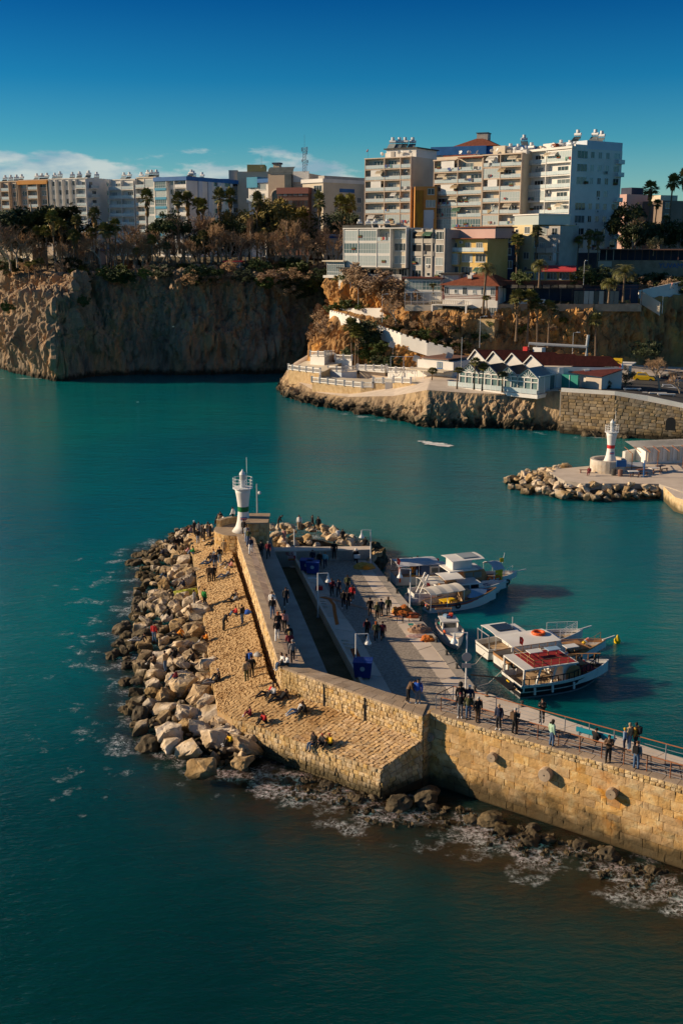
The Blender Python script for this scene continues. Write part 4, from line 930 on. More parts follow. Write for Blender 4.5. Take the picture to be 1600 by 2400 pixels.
# ---- roof furniture
swh=thing('solar_water_heater','x','water heater',(0,0,-50))
MB().add([(-.9,-1.0,.15),(.9,-1.0,.15),(.9,.6,1.25),(-.9,.6,1.25),(-.9,-1.0,.07),(.9,-1.0,.07),(.9,.6,1.17),(-.9,.6,1.17)],[(0,1,2,3),(7,6,5,4),(0,4,5,1),(1,5,6,2),(2,6,7,3),(3,7,4,0)],M_PANE).out('collector',swh)
tk=MB();tk.tube([(-.8,.75,1.75),(.8,.75,1.75)],.34,M_WMETAL,10);tk.out('tank',swh)
sb=MB();
for x in(-.7,.7):sb.tube([(x,.75,0),(x,.75,1.45)],.04,M_GALV,4);sb.tube([(x,-.9,0),(x,.75,1.2)],.03,M_GALV,4)
sb.out('stand',swh);sb2=MB().lathe([(.42,2.1),(.42,2.75)],M_WMETAL,10,(0,.75,0)).tube([(0,.75,0),(0,.75,2.2)],.05,M_GALV,4).out('cistern',swh)
SWT=tree_of(swh)
def heaters(bl,spots,label,group):
    for x,y in spots:dup(swh,bl.rooftop(x,y)+Vector((0,0,.0)),bl.rz+bd_.uniform(-.5,.9),bd_.uniform(.85,1.1),label,group,tree=SWT)
def mk(name,label,pa,pb,pyt,Ya,Yb,zb,depth,wall,**k):
    (a,zt),(b_,_)=at(pa,pyt,Ya),at(pb,pyt,Yb);return Bld(name,label,a,b_,zt,zb,depth,wall,**k)
GB=28.0
# --- right hill, tall blocks
T1=mk('apartment_block','cream apartment block with six stacked balcony rows and a blank side wall',860,968,372,312,304,GB,13,W_CREAM)
T1.facade('f',T1.H-2.9*9,2.9,['bbg','bbb','hbg','bgg','bbb','bbb','hbg','hbb','bbb'],[5,4,2.6])
MB().box(-.1,T1.L+.1,-1.3,.3,T1.H-.25,T1.H-.02,M_SLAB).out('eave',T1.root)
MB().box(5.2,T1.L,1.5,12.9,T1.H+.001,T1.H+2.2,W_WHITE).box(4.6,T1.L+.5,1.0,13.4,T1.H+2.2,T1.H+2.5,M_ROOFD).out('penthouse',T1.root)
for x,y in((6,3),(7.5,4),(9,4.5),(10.5,6)):dup(swh,T1.rooftop(x,y)+Vector((0,0,2.5)),T1.rz+.2,1.1,'solar water heater on the penthouse of the cream block with the blank side','solar heaters of the cream block',tree=SWT)
T2=mk('apartment_block','beige apartment block with blue glass and white blinds along its wide balconies',1022,1136,378,303,294,GB,5,W_CREAM)
T2.facade('f',T2.H-2.9*9,2.9,['gb','bb','bg','gg','gb','bb','hb','bb','hb'],[1,1])
MB().box(-.2,T2.L*.47,-1.35,1,T2.H-.05,T2.H+.25,M_SLAB).box(T2.L*.5,T2.L+.1,-1.35,1,T2.H+.3,T2.H+.6,M_TILE).box(0,T2.L,.2,4.8,T2.H,T2.H+1.0,W_CREAM).box(2,T2.L-3,.4,3,T2.H+1,T2.H+1.3,M_TILE).out('roof',T2.root)
T3=mk('apartment_block','narrow pale apartment block of mixed glazing between the beige one and the white tower',1137,1228,365,294,287,GB,5,W_CREAM)
T3.facade('f',T3.H-2.9*9,2.9,['gb','bb','gb','gb','bb','bg','hb','gb','hb'],[1,1.2])
MB().box(-.1,T3.L+.1,-1.35,.6,T3.H-.1,T3.H+.2,M_SLAB).box(1,4.5,2,5,T3.H,T3.H+2.4,W_CREAM).box(T3.L-4,T3.L,1,5,T3.H,T3.H+1.0,W_WHITE).out('roof',T3.root)
heaters(T3,[(5.5,3),(7.5,4),(9,5),(10.5,4)],'solar water heater on the narrow pale block next to the white tower','solar heaters of the narrow pale block')
T4=mk('apartment_tower','tall white corner tower with lit balconies on one face and a shaded window face',1238,1347,357,291,278,GB,17,W_WHITE)
fh4=3.05;T4.facade('f',T4.H-fh4*8,fh4,['bb','bb','gb','bb','gb','bb','bb','bg'],[1,1.15],slab=W_WHITE,fin_m=W_WHITE)
T4.facade('r',T4.H-fh4*8,fh4,['Wnaww','Wwwaw','Wwwww','Wwaww','nnawn','Wwwww','Wwwww','Wwwww'],[1.5,.9,.9,.9,1.3],u0=.3)
MB().box(-.3,T4.L+.2,-1.4,.6,T4.H-.1,T4.H+.45,W_WHITE).box(T4.L-7,T4.L,4,16.9,T4.H,T4.H+2.0,W_BLUEW).box(T4.L-.4,T4.L,.0,4,T4.H,T4.H+.9,W_WHITE).box(2,6,3,8,T4.H,T4.H+2,W_WHITE).out('roof',T4.root)
MB().box(T4.L+.002,T4.L+.4,0.3,16.5,-6,T4.H-fh4*8-.4,W_NAVY).box(2,T4.L,-.4,0,-6,T4.H-fh4*8-.4,W_NAVY).out('shopfront',T4.root)
for k in(1,3,4,6,7):T4.put('r','balcony',cached('t4b',lambda:MB().box(0,2.2,-1.1,.02,-.15,0,W_WHITE).box(0,2.2,-1.1,-1.05,0,.9,M_RAILG).mesh('balcony')),14.7,T4.H-fh4*(8-k))
heaters(T4,[(3,5),(7,4),(9,7),(5,9),(10.5,3)],'solar water heater on the roof of the white corner tower','solar heaters of the white tower')
for x,y in((T4.L-5.5,6),(T4.L-2.5,9),(T4.L-4,13)):dup(swh,T4.rooftop(x,y)+Vector((0,0,2.0)),T4.rz+.3,1.1,'solar water heater on the stair head of the white corner tower','solar heaters of the white tower stair head',tree=SWT)
T5=mk('apartment_block','building behind with a deep blue roof fascia and a low red hipped roof',1015,1245,365,345,335,GB,14,W_WHITE)
T5.facade('f',T5.H-3.0,3,['wWwnwWnwWw'],None,fins=False)
MB().box(-.6,T5.L*.55,-1.0,14,T5.H,T5.H+2.4,W_BLUE).box(T5.L*.55+.01,T5.L+.5,-.3,14,T5.H,T5.H+2.2,W_BLUE).out('fascia',T5.root)
hp=MB();z=T5.H+2.4;hp.add([(6,-.5,z),(20,-.5,z),(20,13,z),(6,13,z),(13,5,z+2.9),(14,7,z+2.9)],[(0,1,5,4),(1,2,5),(2,3,4,5),(3,0,4)],M_TILE);hr=hp.out('roof',T5.root)
MB().box(12.2,15.6,4.2,8,z+1.5,z+4.0,W_GREY).box(12.0,15.8,4,8.2,z+4.0,z+4.2,M_ROOFD).out('chimney',hr)
dup(swh,T5.rooftop(T5.L-3,4)+Vector((0,0,2.3)),0,1.2,'solar water heater on the flat end of the blue fascia building',None,tree=SWT)
# gap building with ochre scaffold sheeting
G1=mk('building','narrow stairwell building wrapped in ochre sheeting between two apartment blocks',972,1024,437,300,300,GB,8,W_ORANGE)
MB().box(0,2.3,-.5,0,0,G1.H-1,M_SCAF).box(2.4,5.0,-.15,0,0,G1.H-6,W_BLUEW).out('sheeting',G1.root);G1.facade('f',G1.H-9,3,['nw','nW','nw'],[1,1.3],fins=False)
# --- lower row on the cliff edge
L1=mk('apartment_block','white clifftop apartment house fronted with glazed balconies above a terrace cafe',811,958,537,278,268,25.6,10,W_CREAM)
f1=2.95;L1.facade('f',L1.H-3*f1,f1,['gggW','gggW','ggbW'],[1.35,1.7,1.2,1.4],slab=W_WHITE,dp=1.3,fin_m=W_WHITE)
L1.facade('f',0,L1.H-3*f1-.3,['WWWWWW'],None,fins=False)
MB().box(-1,L1.L+.2,-3.2,0,L1.H-3*f1-.55,L1.H-3*f1-.3,M_ROOFD).out('awning_roof',L1.root)
MB().box(0,L1.L+.1,-3.4,-.01,-3,.25,W_WHITE).out('terrace',L1.root)
bl_=MB();
for k in range(60):x=.1+k*(L1.L-.2)/59;bl_.box(x-.06,x+.06,-3.35,-3.23,.25,1.0,W_WHITE)
bl_.box(0,L1.L,-3.4,-3.18,1.0,1.12,W_WHITE);stuff(bl_.out('balustrade',L1.root))
for x in(2.6,7.2,12.0):MB().box(x,x+1.6,-.10,-.02,.6,2.0,M_DARK).out('dark_window',L1.root)
MB().box(-.1,L1.L+.1,-1.4,10.1,L1.H+.002,L1.H+.25,W_WHITE).box(-.1,L1.L*.45,-1.4,-1.3,L1.H+.25,L1.H+.9,M_ROOFD).out('roof',L1.root)
for x in(1.5,4,6,9.5):dup(swh,L1.rooftop(x,4)+Vector((0,0,.2)),.2,.8,'solar water heater on the flat roof of the glazed clifftop house','solar heaters of the clifftop house',tree=SWT)
L0=mk('pavilion','small white lattice glass pavilion on the very edge of the orange cliff',767,806,613,279,276,26.2,5,M_PANEG)
pvb=MB()
for k in range(9):x=k*L0.L/8;pvb.box(x-.06,x+.06,-.08,.02,0,L0.H,M_WMETAL)
for zz in(0,.8,L0.H-.7,L0.H-.1):pvb.box(-.02,L0.L+.02,-.082,.022,zz,zz+.1,M_WMETAL)
pvb.out('lattice_frame',L0.root);MB().box(-1.0,L0.L+.4,-.9,5.3,L0.H,L0.H+.3,W_CREAM).box(-1.0,L0.L,-.5,5,-.6,0,W_WHITE).out('roof',L0.root)
L2=mk('apartment_block','raw grey concrete apartment block with dark open loggias',962,1046,539,268,260,23,10,W_GREY)
L2.facade('f',L2.H-2.95*5,2.95,['WWW','WsW','WaW','LLW','LLW'],[1.3,1.1,1.1],slab=W_GREY,fins=False)
for u in(.05,.36,.63,.97):MB().box(L2.L*u-.2,L2.L*u+.2,-.4,0,0,L2.H+.3,W_GREY).out('pier',L2.root)
L3=mk('apartment_block','yellow apartment house with broad white framed windows and small roof terraces',1047,1142,560,264,256,21,10,W_YEL)
L3.facade('f',L3.H-2.95*4,2.95,['WWW','WWW','gWW','bbb'],[1,1,.9],slab=W_YEL,fins=False)
MB().box(-.6,L3.L+.2,-1.4,2,L3.H-.02,L3.H+.15,M_TILE).box(1.6,L3.L+1,1.5,9,L3.H+.15,L3.H+2.5,W_PINK).box(1.2,L3.L+1.5,1.0,9.5,L3.H+2.5,L3.H+2.75,M_TILE).out('roof',L3.root)
L3b=mk('building','dark navy building with white windows beside the yellow house',1146,1206,545,262,262,20,8,W_NAVY)
L3b.facade('f',L3b.H-2.9*3-.2,2.9,['WW','ww','Ww'],None,slab=W_GREY,fins=False);MB().box(-.5,L3b.L+.6,-.8,8,L3b.H,L3b.H+.25,M_TILE).out('roof',L3b.root)
L4=mk('building','low glass fronted house with a dark red roof under the grey concrete block',950,1034,652,258,255,17,6,W_WHITE)
L4.facade('f',L4.H-2.7,2.6,['gg'],None,slab=W_WHITE,dp=.8,fins=False);MB().box(-.5,L4.L+.5,-1.4,6,L4.H,L4.H+.2,M_TILE2).out('roof',L4.root)
L4b=mk('building','small teal windowed annex beside the chimneys of the red roofed villa',1032,1078,642,256,255,17,5,W_GREY)
L4b.facade('f',L4b.H-2.6,2.5,['W'],None,fins=False,pm=M_PANEG);MB().box(-.3,L4b.L+.5,-1.2,5,L4b.H,L4b.H+.2,M_ROOFD).out('roof',L4b.root)
L5=mk('apartment_block','cream apartment block with a curved white roof room in front of the white tower',1200,1247,528,270,262,20,12,mat('wall_straw',(0.55,0.46,0.26),(0.62,0.53,0.32),.3,.85))
L5.facade('f',L5.H-2.9*4,2.9,['ws','sw','wn','sw'],None,fins=False)
L5.facade('r',L5.H-2.9*4,2.9,['Ww','Ww','Ww','Ww'],None,fins=False)
MB().box(.3,L5.L+2,.3,9,L5.H,L5.H+2.2,M_PANEG).box(0,L5.L+2.4,0,9.3,L5.H+2.2,L5.H+2.45,W_WHITE).out('roof_room',L5.root)
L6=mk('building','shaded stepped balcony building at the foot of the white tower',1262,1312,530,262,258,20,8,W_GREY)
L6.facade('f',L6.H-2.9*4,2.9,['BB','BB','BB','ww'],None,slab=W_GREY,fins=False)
V1=mk('villa','white villa with a red hipped tile roof and brick red corner strips',1036,1166,668,252,246,17.5,11,W_WHITE,cat='house')
V1.facade('f',V1.H-2.9,2.8,['wswsww'],None,fins=False)
V1.facade('f',.3,2.6,['nWWnwW'],None,fins=False)
for zz in(V1.H-2.9,V1.H-2.55,V1.H-2.2):MB().box(.3,V1.L-.2,-.03,0,zz,zz+.14,M_TILE).out('brick_band',V1.root)
for x in(-.02,V1.L-.45):MB().box(x,x+.5,-.06,.3,V1.H-3.2,V1.H,M_TILE).out('corner_strip',V1.root)
rf=MB();z=V1.H;rf.add([(-.8,-.9,z),(V1.L+.8,-.9,z),(V1.L+.8,11.8,z),(-.8,11.8,z),(V1.L*.62,4.5,z+2.9),(V1.L*.68,6.5,z+2.9)],[(0,1,5,4),(1,2,5),(2,3,4,5),(3,0,4),(3,2,1,0)],M_TILE);vr=rf.out('roof',V1.root)
for x,y,h in((2.0,7.5,2.2),(3.6,8.0,2.6),(5.6,1.2,2.2)):
    c=MB().box(x,x+.9,y,y+.8,z+.3,z+h-.7,M_TILE).box(x-.02,x+.92,y-.02,y+.82,z+h-.7,z+h,W_WHITE).out('chimney',vr)
MB().box(-1.5,V1.L*.55,-2.6,0,2.9,3.1,W_WHITE).box(-1.5,-1.2,-2.6,-2.3,0,2.9,W_WHITE).box(V1.L*.5,V1.L*.53,-2.6,-2.3,0,2.9,W_WHITE).out('porch',V1.root)
MB().box(-2,V1.L+.5,-2.9,-.01,-5.0,.15,M_RUBBLE).out('terrace',V1.root)
pr_=MB()
for k in range(22):x=-2+k*(V1.L*.55+2)/21;pr_.box(x-.04,x+.04,-2.6,-2.52,3.1,3.9,W_CREAM);pr_.box(x-.04,x+.04,-2.85,-2.77,.15,.95,W_CREAM)
pr_.box(-1.6,V1.L*.55,-2.62,-2.5,3.9,4.0,W_CREAM);stuff(pr_.out('balustrade',V1.root))
PG=thing('pergola','long white framed pergola terrace beside the villa above the orange cliff','pergola',D(948,716,252));a,b_=D(948,716,252),D(1036,716,250);dv=b_-a
for k in range(7):MB().box(-.06,.06,-.06,.06,0,3.0,M_WMETAL).out('post',PG,loc=dv*(k/6))
MB().tube([(0,0,3),dv+Vector((0,0,3))],.1,M_WMETAL,4).out('beam',PG);MB().box(0,dv.length,-.1,3.5,-1.2,.05,W_CREAM).out('terrace',PG,rz=atan2(dv.y,dv.x))
lt=MB()
for k in range(34):x=k*dv.length/33;lt.box(x-.03,x+.03,-.1,-.04,.05,.95,M_SLAB)
lt.box(0,dv.length,-.12,-.02,.9,1.0,M_SLAB);stuff(lt.out('lattice',PG,rz=atan2(dv.y,dv.x)))
V2=mk('restaurant','yellow restaurant with a white window band under a red awning',1230,1376,634,258,252,18,7,W_YEL)
V2.facade('f',V2.H-2.6,2.6,['WWWWW'],[1,1,1.2,1.2,1],u1=V2.L*.9,fins=False)
aw=MB();aw.add([(V2.L*.28,-.2,V2.H+1.2),(V2.L*.82,-.2,V2.H+1.2),(V2.L*.85,-2.0,V2.H+.1),(V2.L*.25,-2.0,V2.H+.1),(V2.L*.25,-2.0,V2.H-.15),(V2.L*.85,-2.0,V2.H-.15)],[(0,3,2,1),(3,4,5,2)],M_AWN);aw.out('awning',V2.root)
MB().box(-.3,V2.L+.3,-.4,7.2,V2.H,V2.H+.25,M_ROOFD).out('roof',V2.root);MB().box(V2.L*.45,V2.L*.55,-.08,0,V2.H-4.4,V2.H-3.1,M_AWN).out('banner',V2.root);MB().box(0,V2.L,-.5,0,-2,V2.H-3.4,M_RUBBLE).out('plinth',V2.root)
# dark awning restaurant on the bastion edge
KA,KB_=D(1150,712,248),D(1500,706,246)
KR=thing('awning_restaurant','long open restaurant under black slatted awnings along the cliff terrace','restaurant',KA,atan2((KB_-KA).y,(KB_-KA).x));KL=(KB_-KA).length
MB().box(0,KL,3.2,3.5,0,4.2,W_NAVY).box(0,KL,-1.2,3.5,-1.5,.05,M_COPE).out('back_wall',KR);MB().box(0,KL*.62,2.2,3.6,4.0,5.0,M_TILE).out('roof',KR)
for k in range(14):x=k*KL/13;MB().box(x-.05,x+.05,-.9,-.8,0,3.6,M_ROOFD if k<8 else W_BROWN).out('post',KR)
for k in range(11):
    x=.4+k*KL*.6/11;s_=MB();s_.add([(x,-.9,3.5),(x+KL*.048,-.9,3.5),(x+KL*.048+.4,2.2,4.15),(x+.4,2.2,4.15)],[(0,1,2,3),(3,2,1,0)],M_ROOFD if k%2 else mat('awning_grey',(.22,.21,.19),rough=.8));s_.out('awning',KR)
MB().tube([(KL*.55,-.8,3.3),(KL,-.8,3.4)],.06,W_BROWN,4).tube([(KL*.6,-.8,4.0),(KL,-.8,4.1)],.06,W_BROWN,4).out('beam',KR)
for k in range(9):MB().box(KL*.55+k*1.1,KL*.55+k*1.1+1.0,-1.0,-.95,.1,2.9,M_PANE).out('glass_screen',KR)
MB().box(KL*.14,KL*.36,-1.1,-1.05,.1,1.1,M_RAILG).out('glass_railing',KR)
# bastion of dressed stone under it and the ramp wall
BS=D(1395,712,246.5);bsn=thing('stone_bastion','rounded stone retaining bastion below the awning restaurant','bastion',(BS.x,BS.y+3.2,BS.z));
MB().lathe([(4.6,-11),(4.2,-1.2),(4.35,-1.1),(4.35,0.0),(.2,0)],mat('old_stone',(.20,.15,.10),(.40,.29,.17),.5,.95,.08,3),18).out('bastion_wall',bsn)
# YUVAM terrace wall
YA_,YB_=D(1402,622,268),D(1640,600,262);yd=YB_-YA_
yw=thing('terrace_bar','long stone terrace bar with a brown canopy and blue letters on its wall','bar',YA_,atan2(yd.y,yd.x));YL=hypot(yd.x,yd.y)
MB().box(0,YL,0,5,-3,1.2,mat('old_stone2',(.24,.18,.12),(.38,.29,.20),.7,.95,.05,4)).out('wall',yw);MB().box(-1,YL,-.6,6,3.6,3.85,W_BROWN).out('canopy',yw)
for k in range(15):MB().box(k*YL/14-.08,k*YL/14+.08,.1,.26,1.2,3.6,W_CREAM if k<3 else W_BROWN).out('post',yw)
MB().box(0,YL,4.5,4.9,1.2,3.6,W_NAVY).out('back_wall',yw);MB().box(-.4,3,-.25,0,-.3,1.0,W_CREAM).out('parapet',yw)
def letters(txt,size,m,parent,loc,rot,name='lettering',depth=.03):
    c=bpy.data.curves.new(name,'FONT');c.body=txt;c.size=size;c.extrude=depth;c.materials.append(m);o=bpy.data.objects.new(name,c);COL.objects.link(o);o.parent=parent;o.location=loc;o.rotation_euler=rot
    dg_=bpy.context.evaluated_depsgraph_get();me_=bpy.data.meshes.new_from_object(o.evaluated_get(dg_));bpy.data.objects.remove(o);me_.name=name
    o=link(name,me_,parent,loc);o.rotation_euler=rot;return o
letters('YUVAM',1.6,W_BLUE,yw,(YL*.60,-.06,-.5),(pi/2,0,0));letters('9',1.6,W_BLUE,yw,(YL*.83,-.06,-.5),(pi/2,0,0))
def pwall(name,label,pts,h,th,m,cat='wall',cren=None,down=2.0):
    t=thing(name,label,cat,pts[0]);p0=pts[0]
    for i,(a,b_) in enumerate(zip(pts[:-1],pts[1:])):
        d=b_-a;d.z=0;n=Vector((-d.y,d.x,0)).normalized()*th
        vs=[a-p0,b_-p0,b_+n-p0,a+n-p0];lo=[v-Vector((0,0,down)) for v in vs];hi=[v+Vector((0,0,h)) for v in vs]
        MB().add(lo+hi,[(4,5,6,7),(0,1,5,4),(1,2,6,5),(2,3,7,6),(3,0,4,7)],m).out('wall_body',t)
        if cren:
            n_=max(1,int(d.length/cren))
            for k in range(n_):
                c0=a.lerp(b_,(k+.2)/n_)-p0;c1=a.lerp(b_,(k+.8)/n_)-p0;q=[c0,c1,c1+n,c0+n]
                MB().add([v+Vector((0,0,h)) for v in q]+[v+Vector((0,0,h+.35)) for v in q],[(4,5,6,7),(0,1,5,4),(1,2,6,5),(2,3,7,6),(3,0,4,7)],m).out('merlon',t)
    return t
pwall('parapet_wall','short white parapet of the cliff road bend above the palm clump',[D(772,737,270),D(800,744,262),D(842,759,256)],.7,.35,W_WHITE,cren=1.6)
pwall('parapet_wall','long white stepped parapet running down the cliff road to the restaurant roofs',[D(883,772,253.5),D(939,793,244.5),D(1000,812,241),D(1062,828,239.5)],.75,.35,W_WHITE,cren=1.5)
pwall('retaining_wall','smooth white retaining wall at the back of the cliff road',[D(781,742,275),D(830,742,268),D(945,742,258)],2.0,.3,W_WHITE)
pwall('ramp_parapet','white parapet with lamps along the upper ramp road behind the bastion',[D(1496,690,250),D(1560,676,252),D(1640,660,254)],.9,.35,W_WHITE,down=9)
pwall('stair_wall','pale sloping stair wall beside the bastion',[D(1500,690,249),D(1545,718,246)],.8,.4,W_CREAM)
# houses at the far right
T6=mk('building','plain pink building behind the palms at the town edge',1468,1560,455,322,331,GB,12,W_PINK);T6.facade('f',T6.H-6,3,['nnnn','nnwn'],None,fins=False);MB().box(4,9,2,6,T6.H,T6.H+2,W_NAVY).out('roof_room',T6.root)
T7=mk('building','long low brown stone building at the right end of the town',1552,1680,470,318,326,GB,12,mat('wall_taupe',(.20,.15,.12),(.26,.20,.16),.3,.9));T7.facade('f',T7.H-9,3,['wnwnw','wnwnw','wnwnw'],None,fins=False);MB().box(0,6,1,5,T7.H,T7.H+1.5,W_CREAM).out('roof_room',T7.root)
# lived-in clutter: laundry, awnings, air conditioners, dishes
ce=random.Random(12);CL=[mat('linen_'+str(i),c,rough=.9) for i,c in enumerate(((.6,.6,.58),(.35,.06,.06),(.08,.12,.3),(.5,.4,.25),(.12,.12,.13),(.2,.35,.3)))]
def clutter(B,face,z0,fh,nf,n,w_out=1.0,L_=None):
    L_=L_ or(B.L if face=='f' else B.dp)
    for _ in range(n):
        z=z0+fh*ce.randrange(nf);u=ce.uniform(.6,L_-2.2);k=ce.random()
        if k<.35:
            b=MB();x=0
            for q in range(ce.randint(2,5)):w=ce.uniform(.25,.6);b.box(x,x+w,-.03,0,-ce.uniform(.4,.9),0,ce.choice(CL));x+=w+.06
            b.out('laundry',B.root);o=COL.objects[-1];loc,r=B.tf(face,u,z+1.05,w_out+.28);o.location=loc;o.rotation_euler=(0,0,r)
        elif k<.6:B.put(face,'air_conditioner',cached('ac2',lambda:MB().box(0,.85,-.34,.0,0,.6,M_ALU).box(.12,.6,-.355,-.3,.07,.5,M_SLATE).mesh('air_conditioner')),u,z+ce.choice((.1,1.9)),0 if face=='r' else w_out*.2)
        elif k<.82 and face=='f':m_=ce.choice((M_WHITE,W_CREAM,mat('awning_stripe',(.45,.33,.18),(.6,.5,.35),3,.8),mat('awning_green',(.10,.2,.14),rough=.8)));w=ce.uniform(1.6,2.6);B.put(face,'awning',(lambda b:(b.add([(0,0,2.45),(w,0,2.45),(w,-.9,1.75),(0,-.9,1.75),(w,-.9,1.5),(0,-.9,1.5)],[(0,3,2,1),(3,5,4,2),(0,1,2,3)],m_),b.mesh('awning'))[1])(MB()),u,z,w_out+.2)
        else:B.put(face,'planter',cached('planter',lambda:MB().box(0,1.1,-.25,0,0,.3,M_TILE).box(.05,1.05,-.3,.05,.3,.62,M_LEAF).mesh('planter')),u,z+.9,w_out+.1)
clutter(T1,'f',T1.H-26.1,2.9,9,22);clutter(T2,'f',T2.H-26.1,2.9,9,26);clutter(T3,'f',T3.H-26.1,2.9,9,18);clutter(T4,'f',T4.H-fh4*8,fh4,8,18);clutter(T4,'r',T4.H-fh4*8,fh4,8,14,.1);clutter(L2,'f',L2.H-14.7,2.95,5,12,.2);clutter(L3,'f',L3.H-11.8,2.95,4,8,.3);clutter(L1,'f',L1.H-8.85,2.95,3,5)
for B_,ln in((T1,'cream block with the blank side'),(T2,'beige block with blue glass'),(T3,'narrow pale block'),(T4,'white corner tower')):
    for k in range(4):
        o=thing('satellite_dish','white satellite dish on the roof of the '+ln,'satellite dish',B_.rooftop(ce.uniform(.5,B_.L-.5),ce.uniform(.3,2.5))+Vector((0,0,1.0 if B_ is T2 else .3)),ce.uniform(0,6),'dishes on the '+ln);MB().lathe([(.02,0),(.35,.07),(.55,.2)],M_WMETAL,10,cap=False).out('dish',o).rotation_euler=(1.0,0,0);COL.objects[-1].location=(0,0,.9);MB().tube([(0,.1,-.3),(0,.1,.9)],.04,M_GALV,4).out('pole',o)
    for k in range(3):MB().box(0,ce.uniform(.8,1.8),0,ce.uniform(.8,1.6),0,ce.uniform(.8,1.6),ce.choice((W_CREAM,W_GREY,W_WHITE,M_TILE))).out('chimney_block',B_.root,loc=(ce.uniform(.5,B_.L-2),ce.uniform(.8,3),B_.H+.15))
# --- town row on the far clifftop
CG=29.5
def city(label,pa,pb,pyt,Ya,Yb,depth,wall,rows,widths=None,fh=2.85,slab=None,side=None,roof=None,fins=True,nm='apartment_block',sw_n=0,pm=None,fr=M_ALU,rail='g',hl=None):
    b=mk(nm,label,pa,pb,pyt,Ya,Yb,CG,depth,wall);n=len(rows);b.facade('f',b.H-fh*n-.2,fh,rows,widths,slab=slab or wall,fins=fins,pm=pm,fr=fr,rail=rail)
    if side:b.facade('r',b.H-fh*len(side)-.2,fh,side,None,slab=slab or wall,fins=False)
    MB().box(-.2,b.L+.2,-.3,depth+.1,b.H+.001,b.H+.3,roof or wall).out('roof',b.root)
    if sw_n:
        for k in range(sw_n):dup(swh,b.rooftop(1+(b.L-2)*(k+.5)/sw_n,2+bd_.uniform(0,depth-4)),b.rz+bd_.uniform(0,.6),1.0,'solar water heater on the roof of the '+hl,'solar heaters of the '+hl,tree=SWT)
    return b
C1_=city('beige apartment house cut by the frame edge at the far end of the town',-30,44,428,393,387,8,W_BEIGE,['wwbw']*7,sw_n=4,hl='beige end house')
C2_=city('apartment house whose top floor is banded orange',46,115,424,387,382,8,W_BEIGE,['wbw']*6+['WbW'],sw_n=4,hl='orange banded house')
MB().box(-.1,C2_.L+.1,-1.32,.3,C2_.H-1.3,C2_.H-.1,W_ORANGE).out('orange_band',C2_.root)
C3_=city('white apartment block with corner balconies and rows of small windows',119,206,421,382,375,13,W_WHITE,['wwwwb']*8,[1,1,1,1,1.5],side=['bnw']*8,sw_n=7,hl='white corner block')
C4_=city('brown balcony house squeezed in between two white blocks',247,268,428,396,395,4,W_BROWN,['b']*7,slab=W_BEIGE)
C5_=city('white apartment block with ten deep staggered balconies',259,318,423,379,374,8,W_WHITE,['bb']*8,slab=W_WHITE,sw_n=3,hl='staggered balcony block')
C5b=city('white apartment block adjoining the staggered balconies',321,366,418,374,370,8,W_CREAM,['bg']*8,slab=W_WHITE,sw_n=3,hl='adjoining white block')
C6_=city('white apartment block with blue banded balconies and a long shaded flank',367,442,419,369,362,23,W_WHITE,['gwb']*8,[1.2,.8,1.2],slab=W_WHITE,side=['nnnw','nnnw','nnww','nnww','nnww','nnww','nnww','nnww'],sw_n=4,hl='blue banded block',rail='w')
MB().box(-.25,C6_.L+.25,-1.4,26.1,C6_.H-.9,C6_.H+.35,W_BLUE).out('blue_band',C6_.root)
for k in range(7):MB().box(.1,C6_.L*.37,-1.36,-1.25,C6_.H-2.85*(k+1)-.9,C6_.H-2.85*(k+1)-.1,W_TEAL).out('blue_panel',C6_.root)
MB().box(C6_.L+.01,C6_.L+.06,13,22,C6_.H-5,C6_.H-3.2,W_TEAL).out('blue_panel',C6_.root)
for q in(4.5,9.5,14.5):MB().box(C6_.L,C6_.L+.5,q,q+1.8,0,C6_.H-.9,W_BLUEW).out('pilaster',C6_.root)
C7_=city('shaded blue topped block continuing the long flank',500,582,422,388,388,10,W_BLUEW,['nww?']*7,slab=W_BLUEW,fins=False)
MB().box(-.3,C7_.L+.3,-1.3,10.1,C7_.H-1.0,C7_.H+.35,W_BLUE).out('blue_band',C7_.root)
C8_=city('pale low block with a bright blue parapet and corner terrace',582,648,428,362,356,10,W_WHITE,['wbb','bww','wWn'],slab=W_WHITE,fins=False)
MB().box(-.3,C8_.L*.35,-.5,8,C8_.H-1.6,C8_.H+1.6,W_TEAL).box(C8_.L*.35,C8_.L+.3,-.5,8,C8_.H-.2,C8_.H+1.0,W_BLUE).out('blue_parapet',C8_.root)
C9_=mk('building','ochre roof house and water tank box above the blue parapets',556,628,402,385,385,CG,10,W_CREAM);MB().box(3.4,C9_.L-1,-.5,9,C9_.H,C9_.H+2.2,W_YEL).box(-3,0,1,4,C9_.H-3,C9_.H+.5,W_GREY).out('roof_room',C9_.root)
C10=mk('building','domed grey civic building with two arched windows over a brown band',628,724,408,352,348,CG,14,W_BEIGE)
for x in(1.2,C10.L-5):
    am=MB();n=10;rr3=1.7;am.add([(x+rr3+rr3*cos(pi*k/n),-.06,C10.H-6.5+rr3*sin(pi*k/n)) for k in range(n+1)]+[(x,-.06,C10.H-8.2),(x+2*rr3,-.06,C10.H-8.2)],[tuple(range(n+1))+(n+1,n+2)],M_PANE);am.out('arched_window',C10.root)
    ar=MB();ar.tube([(x+rr3+(rr3+.2)*cos(pi*k/n),-.08,C10.H-6.5+(rr3+.2)*sin(pi*k/n)) for k in range(n+1)],.2,W_CREAM,4).out('arch',C10.root)
MB().box(C10.L*.44,C10.L*.60,-1.3,0,C10.H-9,C10.H-.2,M_SLATE).out('glazed_shaft',C10.root)
dm=MB();n=8;L10=C10.L
